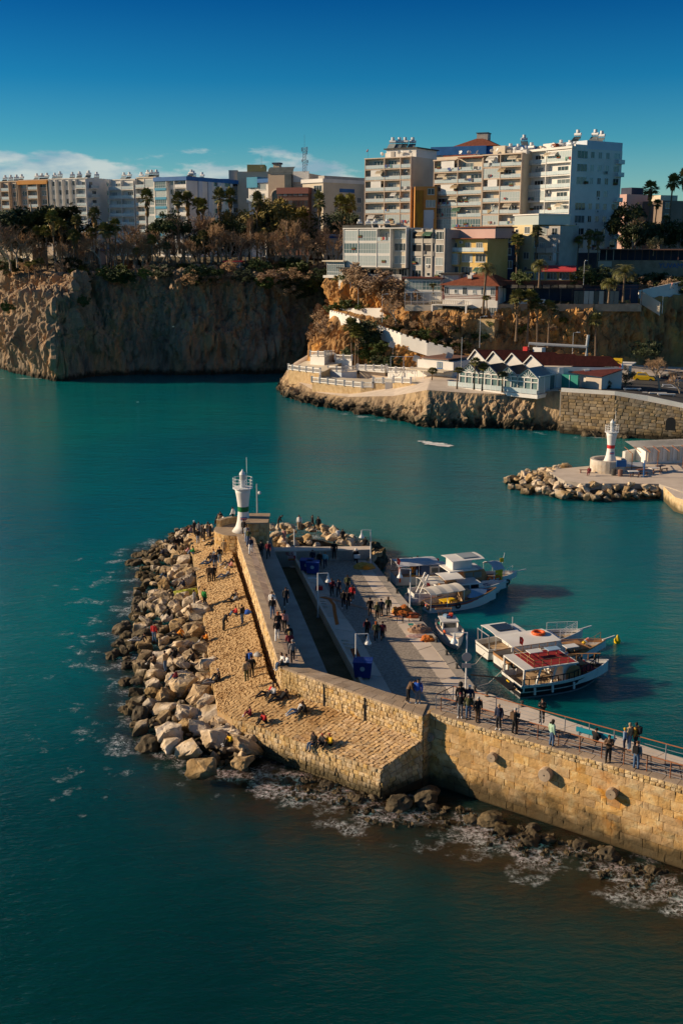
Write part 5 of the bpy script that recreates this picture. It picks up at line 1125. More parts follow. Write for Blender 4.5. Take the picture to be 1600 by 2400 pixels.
for k in range(n):
    a0,a1=pi*k/n/2,pi*(k+1)/n/2;dm.add([(0,3-3.2*cos(a0),C10.H+2.2*sin(a0)),(L10*.62,3-3.2*cos(a0),C10.H+2.2*sin(a0)),(L10*.62,3-3.2*cos(a1),C10.H+2.2*sin(a1)),(0,3-3.2*cos(a1),C10.H+2.2*sin(a1))],[(0,1,2,3)],M_SLATE)
dm.out('roof',C10.root);MB().box(1.0,3.0,2,4,C10.H+1,C10.H+3.0,W_BEIGE).box(.7,3.3,1.7,4.3,C10.H+3.0,C10.H+3.5,W_NAVY).out('roof_turret',C10.root)
MB().box(L10*.62,L10,-.2,.2,C10.H-2.5,C10.H+.6,W_WHITE).out('parapet',C10.root)
C11=mk('building','dark brown fronted building with a row of shop windows below the arches',650,722,440,340,337,CG,8,W_BROWN);C11.facade('f',C11.H-6.2,3,['WWWWWW','WWWWWW'],None,fins=False,fr=W_BROWN);MB().box(-.2,C11.L+.2,-.3,8,C11.H-1.8,C11.H,mat('brick_band',(.26,.11,.09),rough=.8)).out('brown_band',C11.root)
C12=mk('office_building','large grey office building with a long grid of blue windows and a rooftop mast',709,757,430,342,336,CG,38,W_CREAM)
C12.facade('f',C12.H-6.5,3.2,['nn','nW'],None,fins=False);C12.facade('r',C12.H-14.5,2.7,['wwwwwwwwww']*4,None,u0=4,u1=37,fins=False,pm=M_PANE)
MB().box(-.3,C12.L+.3,-.4,38,C12.H,C12.H+1.1,W_WHITE).box(C12.L-3,C12.L-.5,1,37,C12.H+1.1,C12.H+2.0,W_GREY).out('roof',C12.root)
MB().box(C12.L+.02,C12.L+.08,7,13.5,C12.H-2.6,C12.H-1.5,W_BLUE).out('sign_board',C12.root)
C13=city('white apartment house with dark slit windows just behind the cream balcony block',836,905,432,350,346,12,W_WHITE,['wws','www','wws','wws','www','www','www'],fins=False,sw_n=2,hl='white house behind the cream block')
C14=mk('building','small white station building half hidden by bare trees',764,812,552,310,306,28,8,W_WHITE);C14.facade('f',0.4,3,['WW'],None,fins=False);MB().box(-.3,C14.L+.3,-.6,8,C14.H,C14.H+.3,W_BLUEW).out('roof',C14.root);MB().box(1,C14.L-1,-.65,-.6,C14.H-.7,C14.H-.2,W_BLUE).out('sign_board',C14.root)
C15=mk('kiosk','low beige park house among the bare trees near the cliff edge',632,708,601,308,306,27.5,6,W_BEIGE,cat='house');C15.facade('f',.3,2.6,['wnwnw'],None,fins=False);MB().box(-.4,C15.L+.4,-.6,6.4,C15.H,C15.H+.25,W_GREY).out('roof',C15.root)
C16=mk('kiosk','red roofed tea kiosk at the cliff edge railing',526,563,614,300,299,27,3,W_WHITE,cat='kiosk');MB().box(-.3,C16.L+.8,-.8,3.4,C16.H,C16.H+.35,M_AWN).out('roof',C16.root);C16.facade('f',.2,2.0,['WW'],None,fins=False)
C17=mk('building','low grey building with a flat blue edged roof among the park palms',138,232,588,322,318,27.5,8,W_GREY);MB().box(-.4,C17.L+.4,-.6,8.5,C17.H,C17.H+.8,W_BLUE).out('roof',C17.root);C17.facade('f',.3,2.8,['wnnwn'],None,fins=False)
C18=mk('house','small cream hut beside the dark conifers',48,76,590,322,319,27.5,5,W_CREAM);hr_=MB();hr_.add([(-.3,-.4,C18.H),(C18.L+.3,-.4,C18.H),(C18.L+.3,5.4,C18.H),(-.3,5.4,C18.H),(-.3,2.5,C18.H+1.2),(C18.L+.3,2.5,C18.H+1.2)],[(0,1,5,4),(2,3,4,5),(0,4,3),(1,2,5)],M_ROOFD);hr_.out('roof',C18.root);C18.facade('f',.3,2.4,['w'],None,fins=False)
# antenna mast on the office roof
mp0=D(714,404,344);mh=D(714,345,344).z-mp0.z;ms=thing('antenna_mast','tall lattice antenna mast with dishes on the office roof','antenna',mp0);mb=MB()
for dx,dy in((-.6,-.6),(.6,-.6),(0,.6)):mb.tube([(dx,dy,0),(dx*.7,dy*.7,mh)],.09,M_GALV,4)
for k in range(9):
    z0,z1=mh*k/9,mh*(k+1)/9;s_=.6-.18*k/9
    for(a,b_),(c,d) in(((-s_,-s_),(s_,-s_)),((s_,-s_),(0,s_)),((0,s_),(-s_,-s_))):mb.tube([(a,b_,z0),(c,d,z1)],.045,M_GALV,3)
mb.out('lattice',ms);MB().tube([(0,0,mh),(0,0,mh+3.6)],.05,M_GALV,4).out('whip',ms)
for k,(x,z_,s_) in enumerate(((-.8,mh*.93,.35),(.8,mh*.95,.4),(.7,mh*.8,.3),(-.7,mh*.45,.4),(.9,mh*.42,.45),(.8,mh*.3,.3))):MB().box(x-s_*.4,x+s_*.4,-.9,-.6,z_-s_*(2.2 if k<3 else .8),z_+s_,M_WMETAL if k%2 else M_GALV).out('antenna_panel',ms)
ms2=D(613,396,384);MB().tube([(0,0,0),(0,0,4.2)],.05,M_GALV,4).lathe([(.05,.3),(.35,.55)],M_WMETAL,8,cap=False).out('pole',thing('antenna_mast','thin whip antenna on the ochre roof house','antenna',ms2))
# flag on the cream block
fl0=T1.rooftop(.3,.0);fg=thing('flag','small red flag flying from the roof corner of the cream apartment block','flag',fl0);MB().tube([(0,0,0),(0,0,2.6)],.03,M_GALV,4).out('pole',fg);fb=MB();fb.add([(0,0,2.6),(-.35,.1,2.1),(-.5,0,1.6),(0,0,1.9)],[(0,1,2,3),(3,2,1,0)],M_RED);fb.out('cloth',fg)
# heart sign
hs0=D(669,584,318);hs=thing('heart_sign','white and red heart shaped photo sign in the park','sign',hs0);hm=MB();n=24
pts=[(.062*16*sin(2*pi*k/n)**3,.062*(13*cos(2*pi*k/n)-5*cos(4*pi*k/n)-2*cos(6*pi*k/n)-cos(8*pi*k/n))) for k in range(n)]
hm.add([(x+1,-.12,z+1.6) for x,z in pts]+[(x+1,.12,z+1.6) for x,z in pts],[tuple(range(n)),tuple(range(2*n-1,n-1,-1))]+[(i,n+i,n+(i+1)%n,(i+1)%n) for i in range(n)],mat('heart_red',(.62,.10,.07),rough=.5));hm.out('heart',hs)
MB().box(-.9,-.4,-.12,.12,.2,2.6,M_WHITE).box(-1.5,-.2,-.12,.12,.2,.7,M_WHITE).box(-1.6,2.2,-.4,.4,-.2,.2,M_WHITE).out('letter_block',hs)
# ================================================================ lower promontory: white terraces and the glass restaurant
def balustrade(pts,label,h=1.0,cat='balustrade'):
    t=thing('balustrade',label,cat,pts[0]);p0=pts[0];f=poly_at(pts);Ln=sum((b_-a).length for a,b_ in zip(pts[:-1],pts[1:]))
    for zz,r in((h,.14),(.12,.14)):
        b=MB()
        for a,c in zip(pts[:-1],pts[1:]):b.tube([a-p0+Vector((0,0,zz)),c-p0+Vector((0,0,zz))],r,M_WHITE,4)
        b.out('rail',t)
    n=max(1,round(Ln/2.4));pm_=MB().box(-.2,.2,-.2,.2,-.1,h+.18,M_WHITE).box(-.26,.26,-.26,.26,h+.18,h+.28,M_WHITE).mesh('post')
    for k in range(n+1):link('post',pm_,t,f(k/n)-p0)
    b=MB();m_=int(Ln/.34)
    for k in range(m_):q=f((k+.5)/m_)-p0;b.lathe([(.06,.1),(.10,.35),(.05,.6),(.08,h)],M_WHITE,5,q,cap=False)
    stuff(b.out('balusters',t));return t
def block(name,label,pts,z0,h,m,cat='wall',top=None):
    t=thing(name,label,cat,(pts[0].x,pts[0].y,z0));MB().prism([p[:2] for p in pts],z0,z0+h,m,top or M_CONC).out('wall',t,base=(pts[0].x,pts[0].y,z0));return t
# solid terraces (their walls are the stone cladding above the rock)
def terrace(label,front,back,m=M_RUBBLE,h=3.5,top=W_CREAM):
    pts=front+back[::-1];t=thing('terrace',label,'terrace',front[0]);b0=front[0]
    b=MB();n=len(pts);vs=[p-b0 for p in pts]+[p-b0-Vector((0,0,h)) for p in pts];b.add(vs,[tuple(range(n))],top);b.add(vs,[(i,n+i,n+(i+1)%n,(i+1)%n) for i in range(n)],m);b.out('terrace_wall',t);return t
M_CLAD=mat('clad_stone',(0.42,0.29,0.15),(0.60,0.45,0.26),1.4,0.95,0.10,5)
t1f=[D(676,866,250),D(714,871,246),D(750,875,242)];t1b=[D(716,846,259),D(760,848,256),D(800,850,252)]
terrace('stone clad tip terrace on the promontory',t1f,t1b,M_CLAD,3.2);balustrade([D(676,865,258)]+t1f+[D(750,891,240)],'white balustrade round the tip terrace of the promontory')
t2f=[D(731,895,238),D(790,902,233),D(845,908,229),D(873,908,228)];t2b=[D(760,882,244),D(815,886,240),D(870,888,238),D(900,889,236)]
terrace('stone clad lower terrace of the promontory',t2f,t2b,M_CLAD,3.6);balustrade(t2f,'long white balustrade along the lower promontory terrace')
t3f=[D(874,897,228),D(920,899,226),D(922,896,225),D(962,898,222),D(990,905,219)];t3b=[D(880,888,236),D(930,888,234),D(960,888,232),D(1000,890,228),D(1010,890,226)]
terrace('stone clad middle terrace beside the kitchen house',t3f,t3b,M_CLAD,4.2);balustrade(t3f[:2],'short white balustrade over the white sea door');balustrade(t3f[2:4],'white balustrade on the stone bay of the middle terrace')
MB().box(-.9,.9,-.12,.1,0,2.6,M_WHITE).out('sea_door',tag(link('door_frame',None,None,D(912,925,226)),'white shuttered door low in the terrace cliff','door'))
q0=D(727,861,254);block('terrace_block','white flat topped block at the back of the tip terrace',[D(727,861,254),D(760,862,251),D(792,858,262),D(750,856,266)],D(727,861,254).z,2.7,W_WHITE);balustrade([D(727,834,254),D(760,835,251),D(790,833,261)],'white balustrade on top of the white terrace block')
block('terrace_wall','low white wall left of the palm trunks',[D(785,864,253),D(824,866,250),D(826,860,256),D(790,858,258)],D(785,864,253).z,2.4,W_WHITE)
balustrade([D(785,842,253),D(824,844,250)],'white balustrade left of the triple palm trunks')
block('terrace_wall','bluish white curved wall below the palm trunks',[D(769,886,247),D(800,889,244),D(836,886,246),D(836,880,252),D(790,878,254)],D(769,886,247).z,1.6,W_BLUEW);balustrade([D(769,870,247),D(800,871,244),D(836,868,246)],'white balustrade on the bluish curved wall')
oh=block('overhang_terrace','beige recess under a projecting white balcony terrace',[D(842,888,246),D(902,890,242),D(920,884,250),D(860,880,254)],D(842,888,246).z,2.0,W_BEIGE,top=W_WHITE)
ob=[D(838,868,245),D(900,870,240.5),D(921,866,246)];MB().prism([p[:2] for p in(ob[0],ob[1],ob[2],D(905,850,256),D(845,850,258))],D(842,888,246).z+2.0,D(842,888,246).z+2.5,W_WHITE).out('slab',oh,base=tuple(oh.location));balustrade([D(838,866,245),D(900,868,240.5),D(921,864,246)],'white balustrade along the projecting balcony terrace')
KH=mk('kitchen_house','small white flat house with a brown roof at the left end of the restaurant',978,1062,842,232,226,D(978,888,232).z,9,W_WHITE,cat='house')
KH.facade('f',KH.H-2.4,2.4,['nnwn'],None,fins=False,fr=W_BLUE);MB().box(1.0,KH.L-1,-.5,8,KH.H+.4,KH.H+.6,W_BROWN).add([(1.2,0,KH.H),(KH.L-1.2,0,KH.H),(KH.L-1.2,0,KH.H+.4),(1.2,0,KH.H+.4)],[(0,1,2,3)],W_WHITE).out('roof',KH.root);MB().box(-.5,KH.L,-3.5,0,2.3,2.5,W_CREAM).out('canopy',KH.root)
for k in range(4):MB().box(-.4+k*2.2,-.3+k*2.2,-3.4,-3.3,-.2,2.3,M_WMETAL).out('post',KH.root)
for k,(px,py,Y) in enumerate(((918,815,244),(975,848,233),(1052,842,228))):
    pl=thing('floodlight',['grey floodlight frame on a pole above the white terraces','small floodlight panel left of the brown roofed kitchen','small floodlight panel right of the brown roofed kitchen'][k],'floodlight',D(px,py,Y));MB().obox((0,0,.7),(1.3,.15,1.3),M_GALV,Matrix.Rotation(.35,3,'Y')).out('panel',pl);MB().tube([(.2,.1,-3.5),(.2,.1,.5)],.06,M_GALV,4).out('pole',pl)
block('terrace_wall','plain white wall behind the ornamental wheel',[D(908,892,239),D(984,894,233),D(986,888,236),D(910,886,242)],D(908,892,239).z,2.3,W_WHITE);balustrade([D(908,872,239),D(984,874,233)],'white balustrade on the plain wall behind the ornamental wheel')
whl=thing('ornamental_wheel','white ornamental wheel and arch frame on the middle terrace','ornament',D(928,882,236));MB().torus((0,0,.9),.9,.08,M_WMETAL,'y',16,5).out('wheel',whl);wf_=MB()
for k in range(4):a=pi*k/4;wf_.tube([(-.9*cos(a),0,.9-.9*sin(a)),(.9*cos(a),0,.9+.9*sin(a))],.04,M_WMETAL,4)
wf_.out('spokes',whl)
for x in(-1.2,1.6,4.5):MB().tube([(x,.5,-.5),(x,.5,4.2)],.07,M_WMETAL,4).out('post',whl)
MB().tube([(-1.2,.5,4.2),(4.5,.5,4.2)],.06,M_WMETAL,4).out('beam',whl)
# ---- glass restaurant
zr=D(1100,916,207.5).z;RA,RB=D(1052,914,215),D(1259,924,202);RA.z=RB.z=zr;rd=RB-RA;RZ=atan2(rd.y,rd.x);RL=hypot(rd.x,rd.y)
RS=thing('restaurant','glass fronted waterside restaurant with a row of gabled dark roofs','restaurant',RA,RZ)
MB().box(-.5,RL+.3,-.6,10,-.7,0,M_WHITE).out('deck',RS)
ng=4;gx0=RL*.12;gw=(RL-gx0)/ng;he,hp_=3.0,4.7
for k in range(ng):
    x0=gx0+k*gw;xm=x0+gw/2
    g=MB();g.add([(x0,.1,.1),(x0+gw,.1,.1),(x0+gw,.1,he),(xm,.1,hp_),(x0,.1,he)],[(0,1,2,3,4)],mat('pavilion_glass',(.10,.17,.17),(.20,.28,.27),.8,.08,spec=.6));gp=g.out('pane',RS)
    f=MB()
    for a,b_ in(((x0,he),(xm,hp_)),((xm,hp_),(x0+gw,he)),((x0,he),(x0+gw,he)),((x0,0),(x0,he)),((x0+gw,0),(x0+gw,he)),((x0,2.2),(x0+gw,2.2)),((x0+gw*.33,0),(x0+gw*.33,he)),((x0+gw*.67,0),(x0+gw*.67,he)),((x0,.15),(x0+gw,.15))):f.tube([(a[0],0,a[1]),(b_[0],0,b_[1])],.13,M_WHITE,4)
    for q in range(1,6):a=pi*q/6;f.tube([(xm,0.02,he),(xm+1.25*cos(a),.02,he+1.25*sin(a))],.05,M_WMETAL,4)
    f.torus((xm,0.02,he),.55,.05,M_WMETAL,'y',14,4) if k<3 else None
    f.out('gable_frame',RS)
    r=MB();r.add([(x0-.1,-.3,he),(xm,-.3,hp_+.12),(xm,5.2,hp_+.12),(x0-.1,5.2,he)],[(0,1,2,3),(3,2,1,0)],M_SLATE).add([(xm,-.3,hp_+.12),(x0+gw+.1,-.3,he),(x0+gw+.1,5.2,he),(xm,5.2,hp_+.12)],[(0,1,2,3),(3,2,1,0)],M_SLATE if k<3 else M_RAILG);r.out('glass_roof',RS)
# white mullioned glass on the right-hand return
for k in range(4):MB().box(RL-.02,RL+.06,.3+k*1.9,.3+k*1.9+1.8,.1,3.1,M_PANEG).out('pane',RS);MB().box(RL-.05,RL+.12,.2+k*1.9,.32+k*1.9,0,3.2,M_WMETAL).out('mullion',RS)
MB().box(RL-5,RL+.2,.2,8.3,3.2,3.4,M_RAILG).out('flat_roof',RS)
gl_=MB()
for k in range(19):gl_.box(k*RL/18-.03,k*RL/18+.03,-.5,-.44,0,1.05,M_WMETAL)
gl_.box(0,RL,-.48,-.46,.1,1.0,M_RAILG);stuff(gl_.out('glass_railing',RS))
for k in range(16):
    x=1+k*(RL-2)/15;tb=MB();tb.box(x-.4,x+.4,1.0+(k%3)*.7,1.8+(k%3)*.7,.68,.74,M_WHITE).tube([(x,1.4+(k%3)*.7,0),(x,1.4+(k%3)*.7,.7)],.06,M_WMETAL,5)
    tag(tb.out('dining_table',None,loc=RA,rz=RZ),'small white dining table behind the glass of the restaurant front','table','tables in the glass restaurant')
# main hall: saw-tooth gables with maroon tiles, ridges running back to the right
HD=Vector((12.0,8.0,0));hx=gx0-1.4
for k in range(4):
    x0,x1=hx+k*(gw*.97),hx+(k+1)*(gw*.97);xm=(x0+x1)/2-.4;y0=5.4;e1,e2=4.7,6.8-k*.1
    A_=[Vector((x0,y0,e1)),Vector((xm,y0,e2)),Vector((x1,y0,e1))];B_=[a+(HD if k==3 else HD*.8) for a in A_]
    MB().add(A_+[Vector((x0,y0,0)),Vector((x1,y0,0))],[(3,4,2,1,0)],W_WHITE).out('gable_wall',RS)
    up=Vector((0,0,.12));r=MB()
    for i,j in((0,1),(1,2)):r.add([A_[i]+up-HD*.03,A_[j]+up-HD*.03,B_[j]+up,B_[i]+up],[(0,1,2,3),(3,2,1,0)],M_TILE2)
    for i,j in((0,1),(1,2)):r.tube([A_[i]+up-HD*.03,A_[j]+up-HD*.03],.13,W_WHITE,4)
    r.out('roof',RS)
MB().add([Vector((hx+3.9*gw,5.3,0)),Vector((hx+3.9*gw,5.3,0))+HD,Vector((hx+3.9*gw,5.3,4.65))+HD,Vector((hx+3.9*gw,5.3,4.65))],[(0,1,2,3)],W_WHITE).out('side_wall',RS)
for k,(u,w) in enumerate(((.22,0),(.55,0))):MB().obox(Vector((hx+3.9*gw,5.2,3.9))+HD*u,(.9,.5,1.3 if k==0 else .6),M_ALU,Matrix.Rotation(atan2(HD.y,HD.x),3,'Z')).out('air_conditioner',RS)
lr=[Vector((RL+.4,7.6,3.9)),Vector((RL+8.5,8.5,3.3)),Vector((RL+10.5,13,4.4)),Vector((RL+2.0,12.4,5.0))]
MB().add(lr+[p-Vector((0,0,.15)) for p in lr],[(0,1,2,3),(4,5,1,0),(5,6,2,1)],M_TILE2).out('low_roof',RS)
MB().box(RL+.5,RL+8.2,9.2,12,0,3.3,W_WHITE).box(RL+5,RL+8.3,8.9,9.2,0,2.9,M_CONC).out('service_wall',RS)
MB().box(RL+1.2,RL+4.6,6.6,7.2,0,3.3,M_TEALG).box(RL+2.8,RL+2.9,6.5,6.6,0,3.3,M_WMETAL).out('teal_screen',RS)
dl=Vector((hx+1.5*gw,9,6.6));du_=MB();du_.tube([dl+Vector((3.5,2,-.6)),dl+Vector((3.5,2,1.6)),dl+Vector((14,6,1.3)),dl+Vector((14,6,-.8))],.32,M_GALV,8).tube([dl+Vector((14,6,1.3)),dl+Vector((14.2,6,3.6))],.28,M_GALV,8).out('duct',RS)
MB().obox(dl+Vector((5.5,2.6,.2)),(2,1.4,1.5),M_ALU).out('roof_unit',RS);MB().obox(dl+Vector((3.2,1.5,.6)),(1,.8,.8),M_RED).out('roof_unit',RS)
# harbour wall of squared stones to the right of the rock
hw0,hw1,hw2=D(1312,917,199.6),D(1437,925,195.5),D(1660,967,190.5)
hwt=thing('harbour_wall','old squared stone harbour wall with a small dark arch under the parking terrace','sea wall',hw0);hb0=hw0
for a,c in((hw0,hw1),(hw1,hw2)):
    A0,C0=Vector((a.x,a.y-1.6,-.6)),Vector((c.x,c.y-1.6,-.6));A1,C1q=a-Vector((0,.9,0)),c-Vector((0,.9,0))
    MB().add([A0+Vector((0,.1,0))-hb0,C0+Vector((0,.1,0))-hb0,C1q+Vector((0,.1,0))-hb0,A1+Vector((0,.1,0))-hb0,a+Vector((0,3,0))-hb0,c+Vector((0,3,0))-hb0],[(0,1,2,3),(3,2,5,4)],mat('dark_mortar',(.13,.10,.07),(.2,.15,.1),.7,.95,wet=(1.0,(.02,.018,.012)))).out('wall_core',hwt)
    lay(hwt,hb0,[A0,C0,C1q,A1],mat('old_ashlar',(.24,.17,.10),(.40,.29,.17),.8,.95,.03,6,rnd=.28,wet=(1.1,(.025,.02,.012))),1.15,.58,.4,'brick',150,.3,.05)
am=MB();ac=D(1568,996,190.6);n=10;am.add([(.85*cos(pi*k/n),0,.6+.85*sin(pi*k/n)) for k in range(n+1)]+[(-.85,0,-.9),(.85,0,-.9)],[tuple(range(n+1))+(n+1,n+2)],M_DARK);o=am.out('arch_opening',hwt,loc=Vector((ac.x,ac.y-.55,ac.z))-hb0);o.rotation_euler=(0,0,atan2((hw2-hw1).y,(hw2-hw1).x))
pwall('parapet_wall','white parapet along the top of the old harbour wall',[hw0+Vector((0,-.7,0)),hw1+Vector((0,-.7,0)),D(1517,937,193.2),D(1660,968,189.6)],.7,.35,W_WHITE,down=.3)
rr4=random.Random(8)
for k in range(14):
    px=1375+k*10;boulder(P(px,1022+rr4.uniform(-4,4),.1),rr4.uniform(.5,1.1),'low tan rock awash below the old harbour wall','rocks awash below the harbour wall',me=rr4.choice(CRAGS),name='rock',m=None)
# parking terrace: ground, booth, cars
pk=[D(1330,912,206),D(1440,920,202),D(1510,934,200),D(1700,975,200),D(1700,870,240),D(1350,850,240)];zc=6.9
structure(MB().prism([p[:2] for p in(hw0,hw1,hw2+Vector((8,0,0)),D(1750,870,243),D(1340,845,243))],3,[hw0.z-.1,hw1.z-.1,hw2.z-.1,6.2,7.3],M_CONC2,mat('asphalt',(.05,.05,.052),(.075,.072,.07),.6,.9)).out('parking_ground'))
def car(label,loc,rz,body,cat='car',group=None,van=False):
    t=thing('parked_car',label,cat,loc,rz,group);h=1.5 if not van else 1.75
    sec=[(-2.1,.75,.45),(-2.0,1.0,.25),(-1.75,1.02 if not van else 1.1,.25),(-1.3,h,.0),(.3,h,.0),(1.05,1.0,.25),(1.9,.86,.25),(2.12,.6,.45)]
    b=MB();vs=[];
    for x,z,_ in sec:w=.82;tp=.62 if z>1.2 else .80;vs+=[(x,-w,.32),(x,-w,min(z,.95)),(x,-tp,z),(x,tp,z),(x,w,min(z,.95)),(x,w,.32)]
    n=len(sec);fs=[(i*6+j,(i+1)*6+j,(i+1)*6+(j+1)%6,i*6+(j+1)%6) for i in range(n-1) for j in range(6)]+[tuple(range(6))[::-1],tuple(range(6*n-6,6*n))]
    b.add(vs,fs,body).out('body',t)
    for s in(-1,1):
        MB().add([(-1.45,s*.80,1.0),(.75,s*.80,1.0),(.22,s*.66,h-.1),(-1.2,s*.66,h-.1)],[(0,1,2,3),(3,2,1,0)],M_PANE).out('side_window',t)
        MB().box(2.0,2.13,s*.6-.16,s*.6+.16,.58,.72,M_WMETAL).out('headlight',t);MB().box(-2.13,-2.0,s*.65-.12,s*.65+.12,.7,.85,M_RED).out('tail_light',t)
    for x,(za,zb_) in((.72,(1.02,h-.06)),(-1.62,(1.1,h-.1))):
        s=1 if x>0 else-1;x2=.34 if s>0 else-1.36;MB().add([(x+.3*s,-.66,za),(x+.3*s,.66,za),(x2+.06*s,.56,zb_),(x2+.06*s,-.56,zb_)],[(0,1,2,3),(3,2,1,0)],M_PANE).out('windscreen' if s>0 else 'rear_window',t)
    for x in(-1.3,1.3):
        for y in(-.78,.78):wq=MB();wq.torus((x,y,.32),.22,.11,M_BLACK,'y',12,6).lathe([(.14,-.05),(.14,.05)],M_GALV,8,(0,0,0));wq.v[-16:]=[(x+p[0],y+p[2],.32+p[1]) for p in wq.v[-16:]];wq.out('wheel',t)
    return t
TX=car('bright yellow taxi van parked in the terrace car park',D(1507,893,221),-.25,mat('taxi_yellow',(.72,.46,.01),rough=.35,spec=.5),'taxi',van=True);MB().box(-.5,.1,-.3,.3,1.76,1.92,M_WHITE).out('roof_sign',TX)
car('white car in front of the taxi near the parapet',D(1567,919,211),-.15,mat('car_white',(.72,.72,.72),rough=.3,spec=.5));car('dark car behind the bare tree in the car park',D(1578,893,226),.1,mat('car_dark',(.03,.035,.045),rough=.3,spec=.5));car('silver car half hidden behind the dark one',D(1592,900,221),0.1,mat('car_silver',(.45,.46,.48),rough=.3,spec=.5))
BO=mk('ticket_booth','small white and yellow booth with a flat roof, flags and a round dish',1416,1472,853,226,224,D(1416,876,226).z,4,W_WHITE,cat='booth');MB().box(-.6,BO.L+.8,-1.0,4.3,BO.H,BO.H+.22,W_WHITE).out('roof',BO.root);BO.facade('f',.2,2.2,['WW'],None,fins=False)
MB().box(1.8,3.6,-.5,.3,BO.H+.25,BO.H+1.3,mat('sign_yellow',(.70,.45,.02),rough=.5)).lathe([(.36,-.02),(.36,.02)],M_BLACK,14,(2.5,-.53,BO.H+.78)).out('sign_box',BO.root)
MB().lathe([(.02,0),(.5,.12),(.75,.3)],M_WMETAL,12,(-.3,-.9,1.4),cap=False).out('dish',BO.root)
for k,m_ in((0,M_RED),(1,W_BLUE)):MB().tube([(3.2+k*.5,-1.2,0),(3.2+k*.5,-1.2,2.6)],.03,M_GALV,4).box(3.2+k*.5,3.5+k*.5,-1.22,-1.18,1.0,2.3,m_).out('flag',BO.root)
for k,(px,py) in enumerate(((1480,915),(1495,924),(1540,925),(1560,928))):
    o=thing('concrete_bench','low white concrete bench block along the parapet of the car park','bench',D(px,py,203-k),-.1,'bench blocks by the parapet');MB().box(-1.6,1.6,-.3,.3,.25,.42,M_WHITE).out('seat',o);MB().box(-1.4,-1.1,-.25,.25,0,.25,M_CONC).box(1.1,1.4,-.25,.25,0,.25,M_CONC).out('support',o)
# ---- far jetty: ring wall, lighthouse, sheds
jc=P(1422,1103,ZJ);JR=thing('jetty_ring_wall','round whitewashed stone platform carrying the red banded lighthouse','platform',jc)
jw=D(1422,1103,jc.y);rad_=(P(1463,1110,ZJ).x-P(1381,1110,ZJ).x)/2
MB().lathe([(rad_,0),(rad_,1.75),(rad_-.5,1.75),(rad_-.5,1.3),(.1,1.3)],mat('whitewash',(.62,.58,.52),(.45,.36,.26),.7,.9,.05,4),26).out('ring',JR)
lighthouse((D(1428,1078,jc.y).x,jc.y-.2,ZJ+1.3),'white flared lighthouse with a red band standing on the round jetty platform',M_RED,1.0)
MB().box(-.7,.7,-.1,.1,0,.95,W_BLUE).out('notice_board',JR,loc=(1.3,-rad_-.1,1.1))
pwall('jetty_seawall','long white sea wall along the back of the far jetty',[P(1463,1083,ZJ),P(1530,1068,ZJ),P(1680,1040,ZJ)],1.6,.5,W_WHITE,down=.2)
JS=thing('beach_restaurant','low white slatted beach restaurant under a rusty pergola on the far jetty','restaurant',P(1520,1092,ZJ),.18)
MB().box(0,16,1.4,4.5,0,2.6,W_WHITE).out('wall',JS);MB().add([(-2,1.0,2.6),(16,1.0,2.7),(16,4.5,3.1),(-2,4.5,3.0)],[(0,1,2,3),(3,2,1,0)],W_WHITE).out('roof',JS)
for k in range(9):MB().box(.3+k*.8,.6+k*.8,1.2,1.4,.4,2.4,M_WHITE if k%2 else W_CREAM).out('slat',JS)
for k in range(7):MB().tube([(-4+k*1.5,-2.2,2.5),(-4+k*1.5+.6,1.4,2.7)],.05,M_RUST,4).out('rafter',JS)
for k in range(3):MB().tube([(-3.8+k*4,-2.2,0),(-3.8+k*4,-2.2,2.5)],.06,M_RUST,5).out('post',JS)
MB().box(8.3,13,-1.0,1.3,0,2.4,W_BEIGE).box(8.0,14,-1.4,1.3,2.4,2.6,W_CREAM).out('hut',JS)
bp0=thing('post','blue steel post in front of the beach restaurant','post',P(1507,1118,ZJ));MB().tube([(0,0,0),(0,0,2.4)],.09,W_BLUE,6).out('shaft',bp0)
for k,(px,py) in enumerate(((1437,1114),(1452,1116))):
    o=thing('barrel','rusty brown barrel against the jetty platform wall','barrel',P(px,py,ZJ),0,'barrels at the jetty platform');MB().lathe([(.33,0),(.36,.3),(.33,.35),(.36,.65),(.33,.95)],W_BROWN if k else M_ROOFD,12).out('drum',o)
for k,(px,py,m_) in enumerate(((1482,1116,M_WHITE),(1500,1112,M_RUST),(1530,1108,M_WHITE),(1546,1103,W_NAVY))):
    o=thing('cafe_table','low cafe table with benches outside the beach restaurant','table',P(px,py,ZJ),.2*k,'tables outside the beach restaurant');MB().box(-.7,.7,-.4,.4,.68,.75,m_).out('top',o);MB().tube([(0,0,0),(0,0,.7)],.08,M_BLACK,5).out('leg',o);MB().box(-.7,.7,-.85,-.6,.4,.46,W_BROWN).box(-.6,-.5,-.8,-.65,0,.4,W_BROWN).box(.5,.6,-.8,-.65,0,.4,W_BROWN).out('bench',o)
ubt=thing('upturned_boat','white upturned dinghy stored beside the jetty wall','boat',P(1482,1095,ZJ),.1);ub=MB();ub.add([(-1.8,-.6,0.2),(1.2,-.65,.2),(2.0,0,.25),(1.2,.65,.2),(-1.8,.6,.2),(-1.7,0,.8),(1.4,0,.75)],[(0,1,6,5),(1,2,6),(2,3,6),(3,4,5,6),(4,0,5),(4,3,2,1,0)],M_WHITE);ub.out('hull',ubt)
jb=thing('bench','rough wooden bench on the jetty beside the white platform','bench',P(1370,1108,ZJ));MB().box(-.8,.8,-.2,.2,.4,.46,W_BROWN).out('seat',jb);MB().box(-.7,-.6,-.2,.2,0,.4,W_BROWN).box(.6,.7,-.2,.2,0,.4,W_BROWN).out('support',jb)
structure(MB().prism([p[:2] for p in(P(1545,1138,1.5),P(1580,1172,1.5),P(1700,1210,1.5),P(1700,1150,1.5))],-2,1.9,M_RUBBLE,M_CONC).out('landing_quay'))
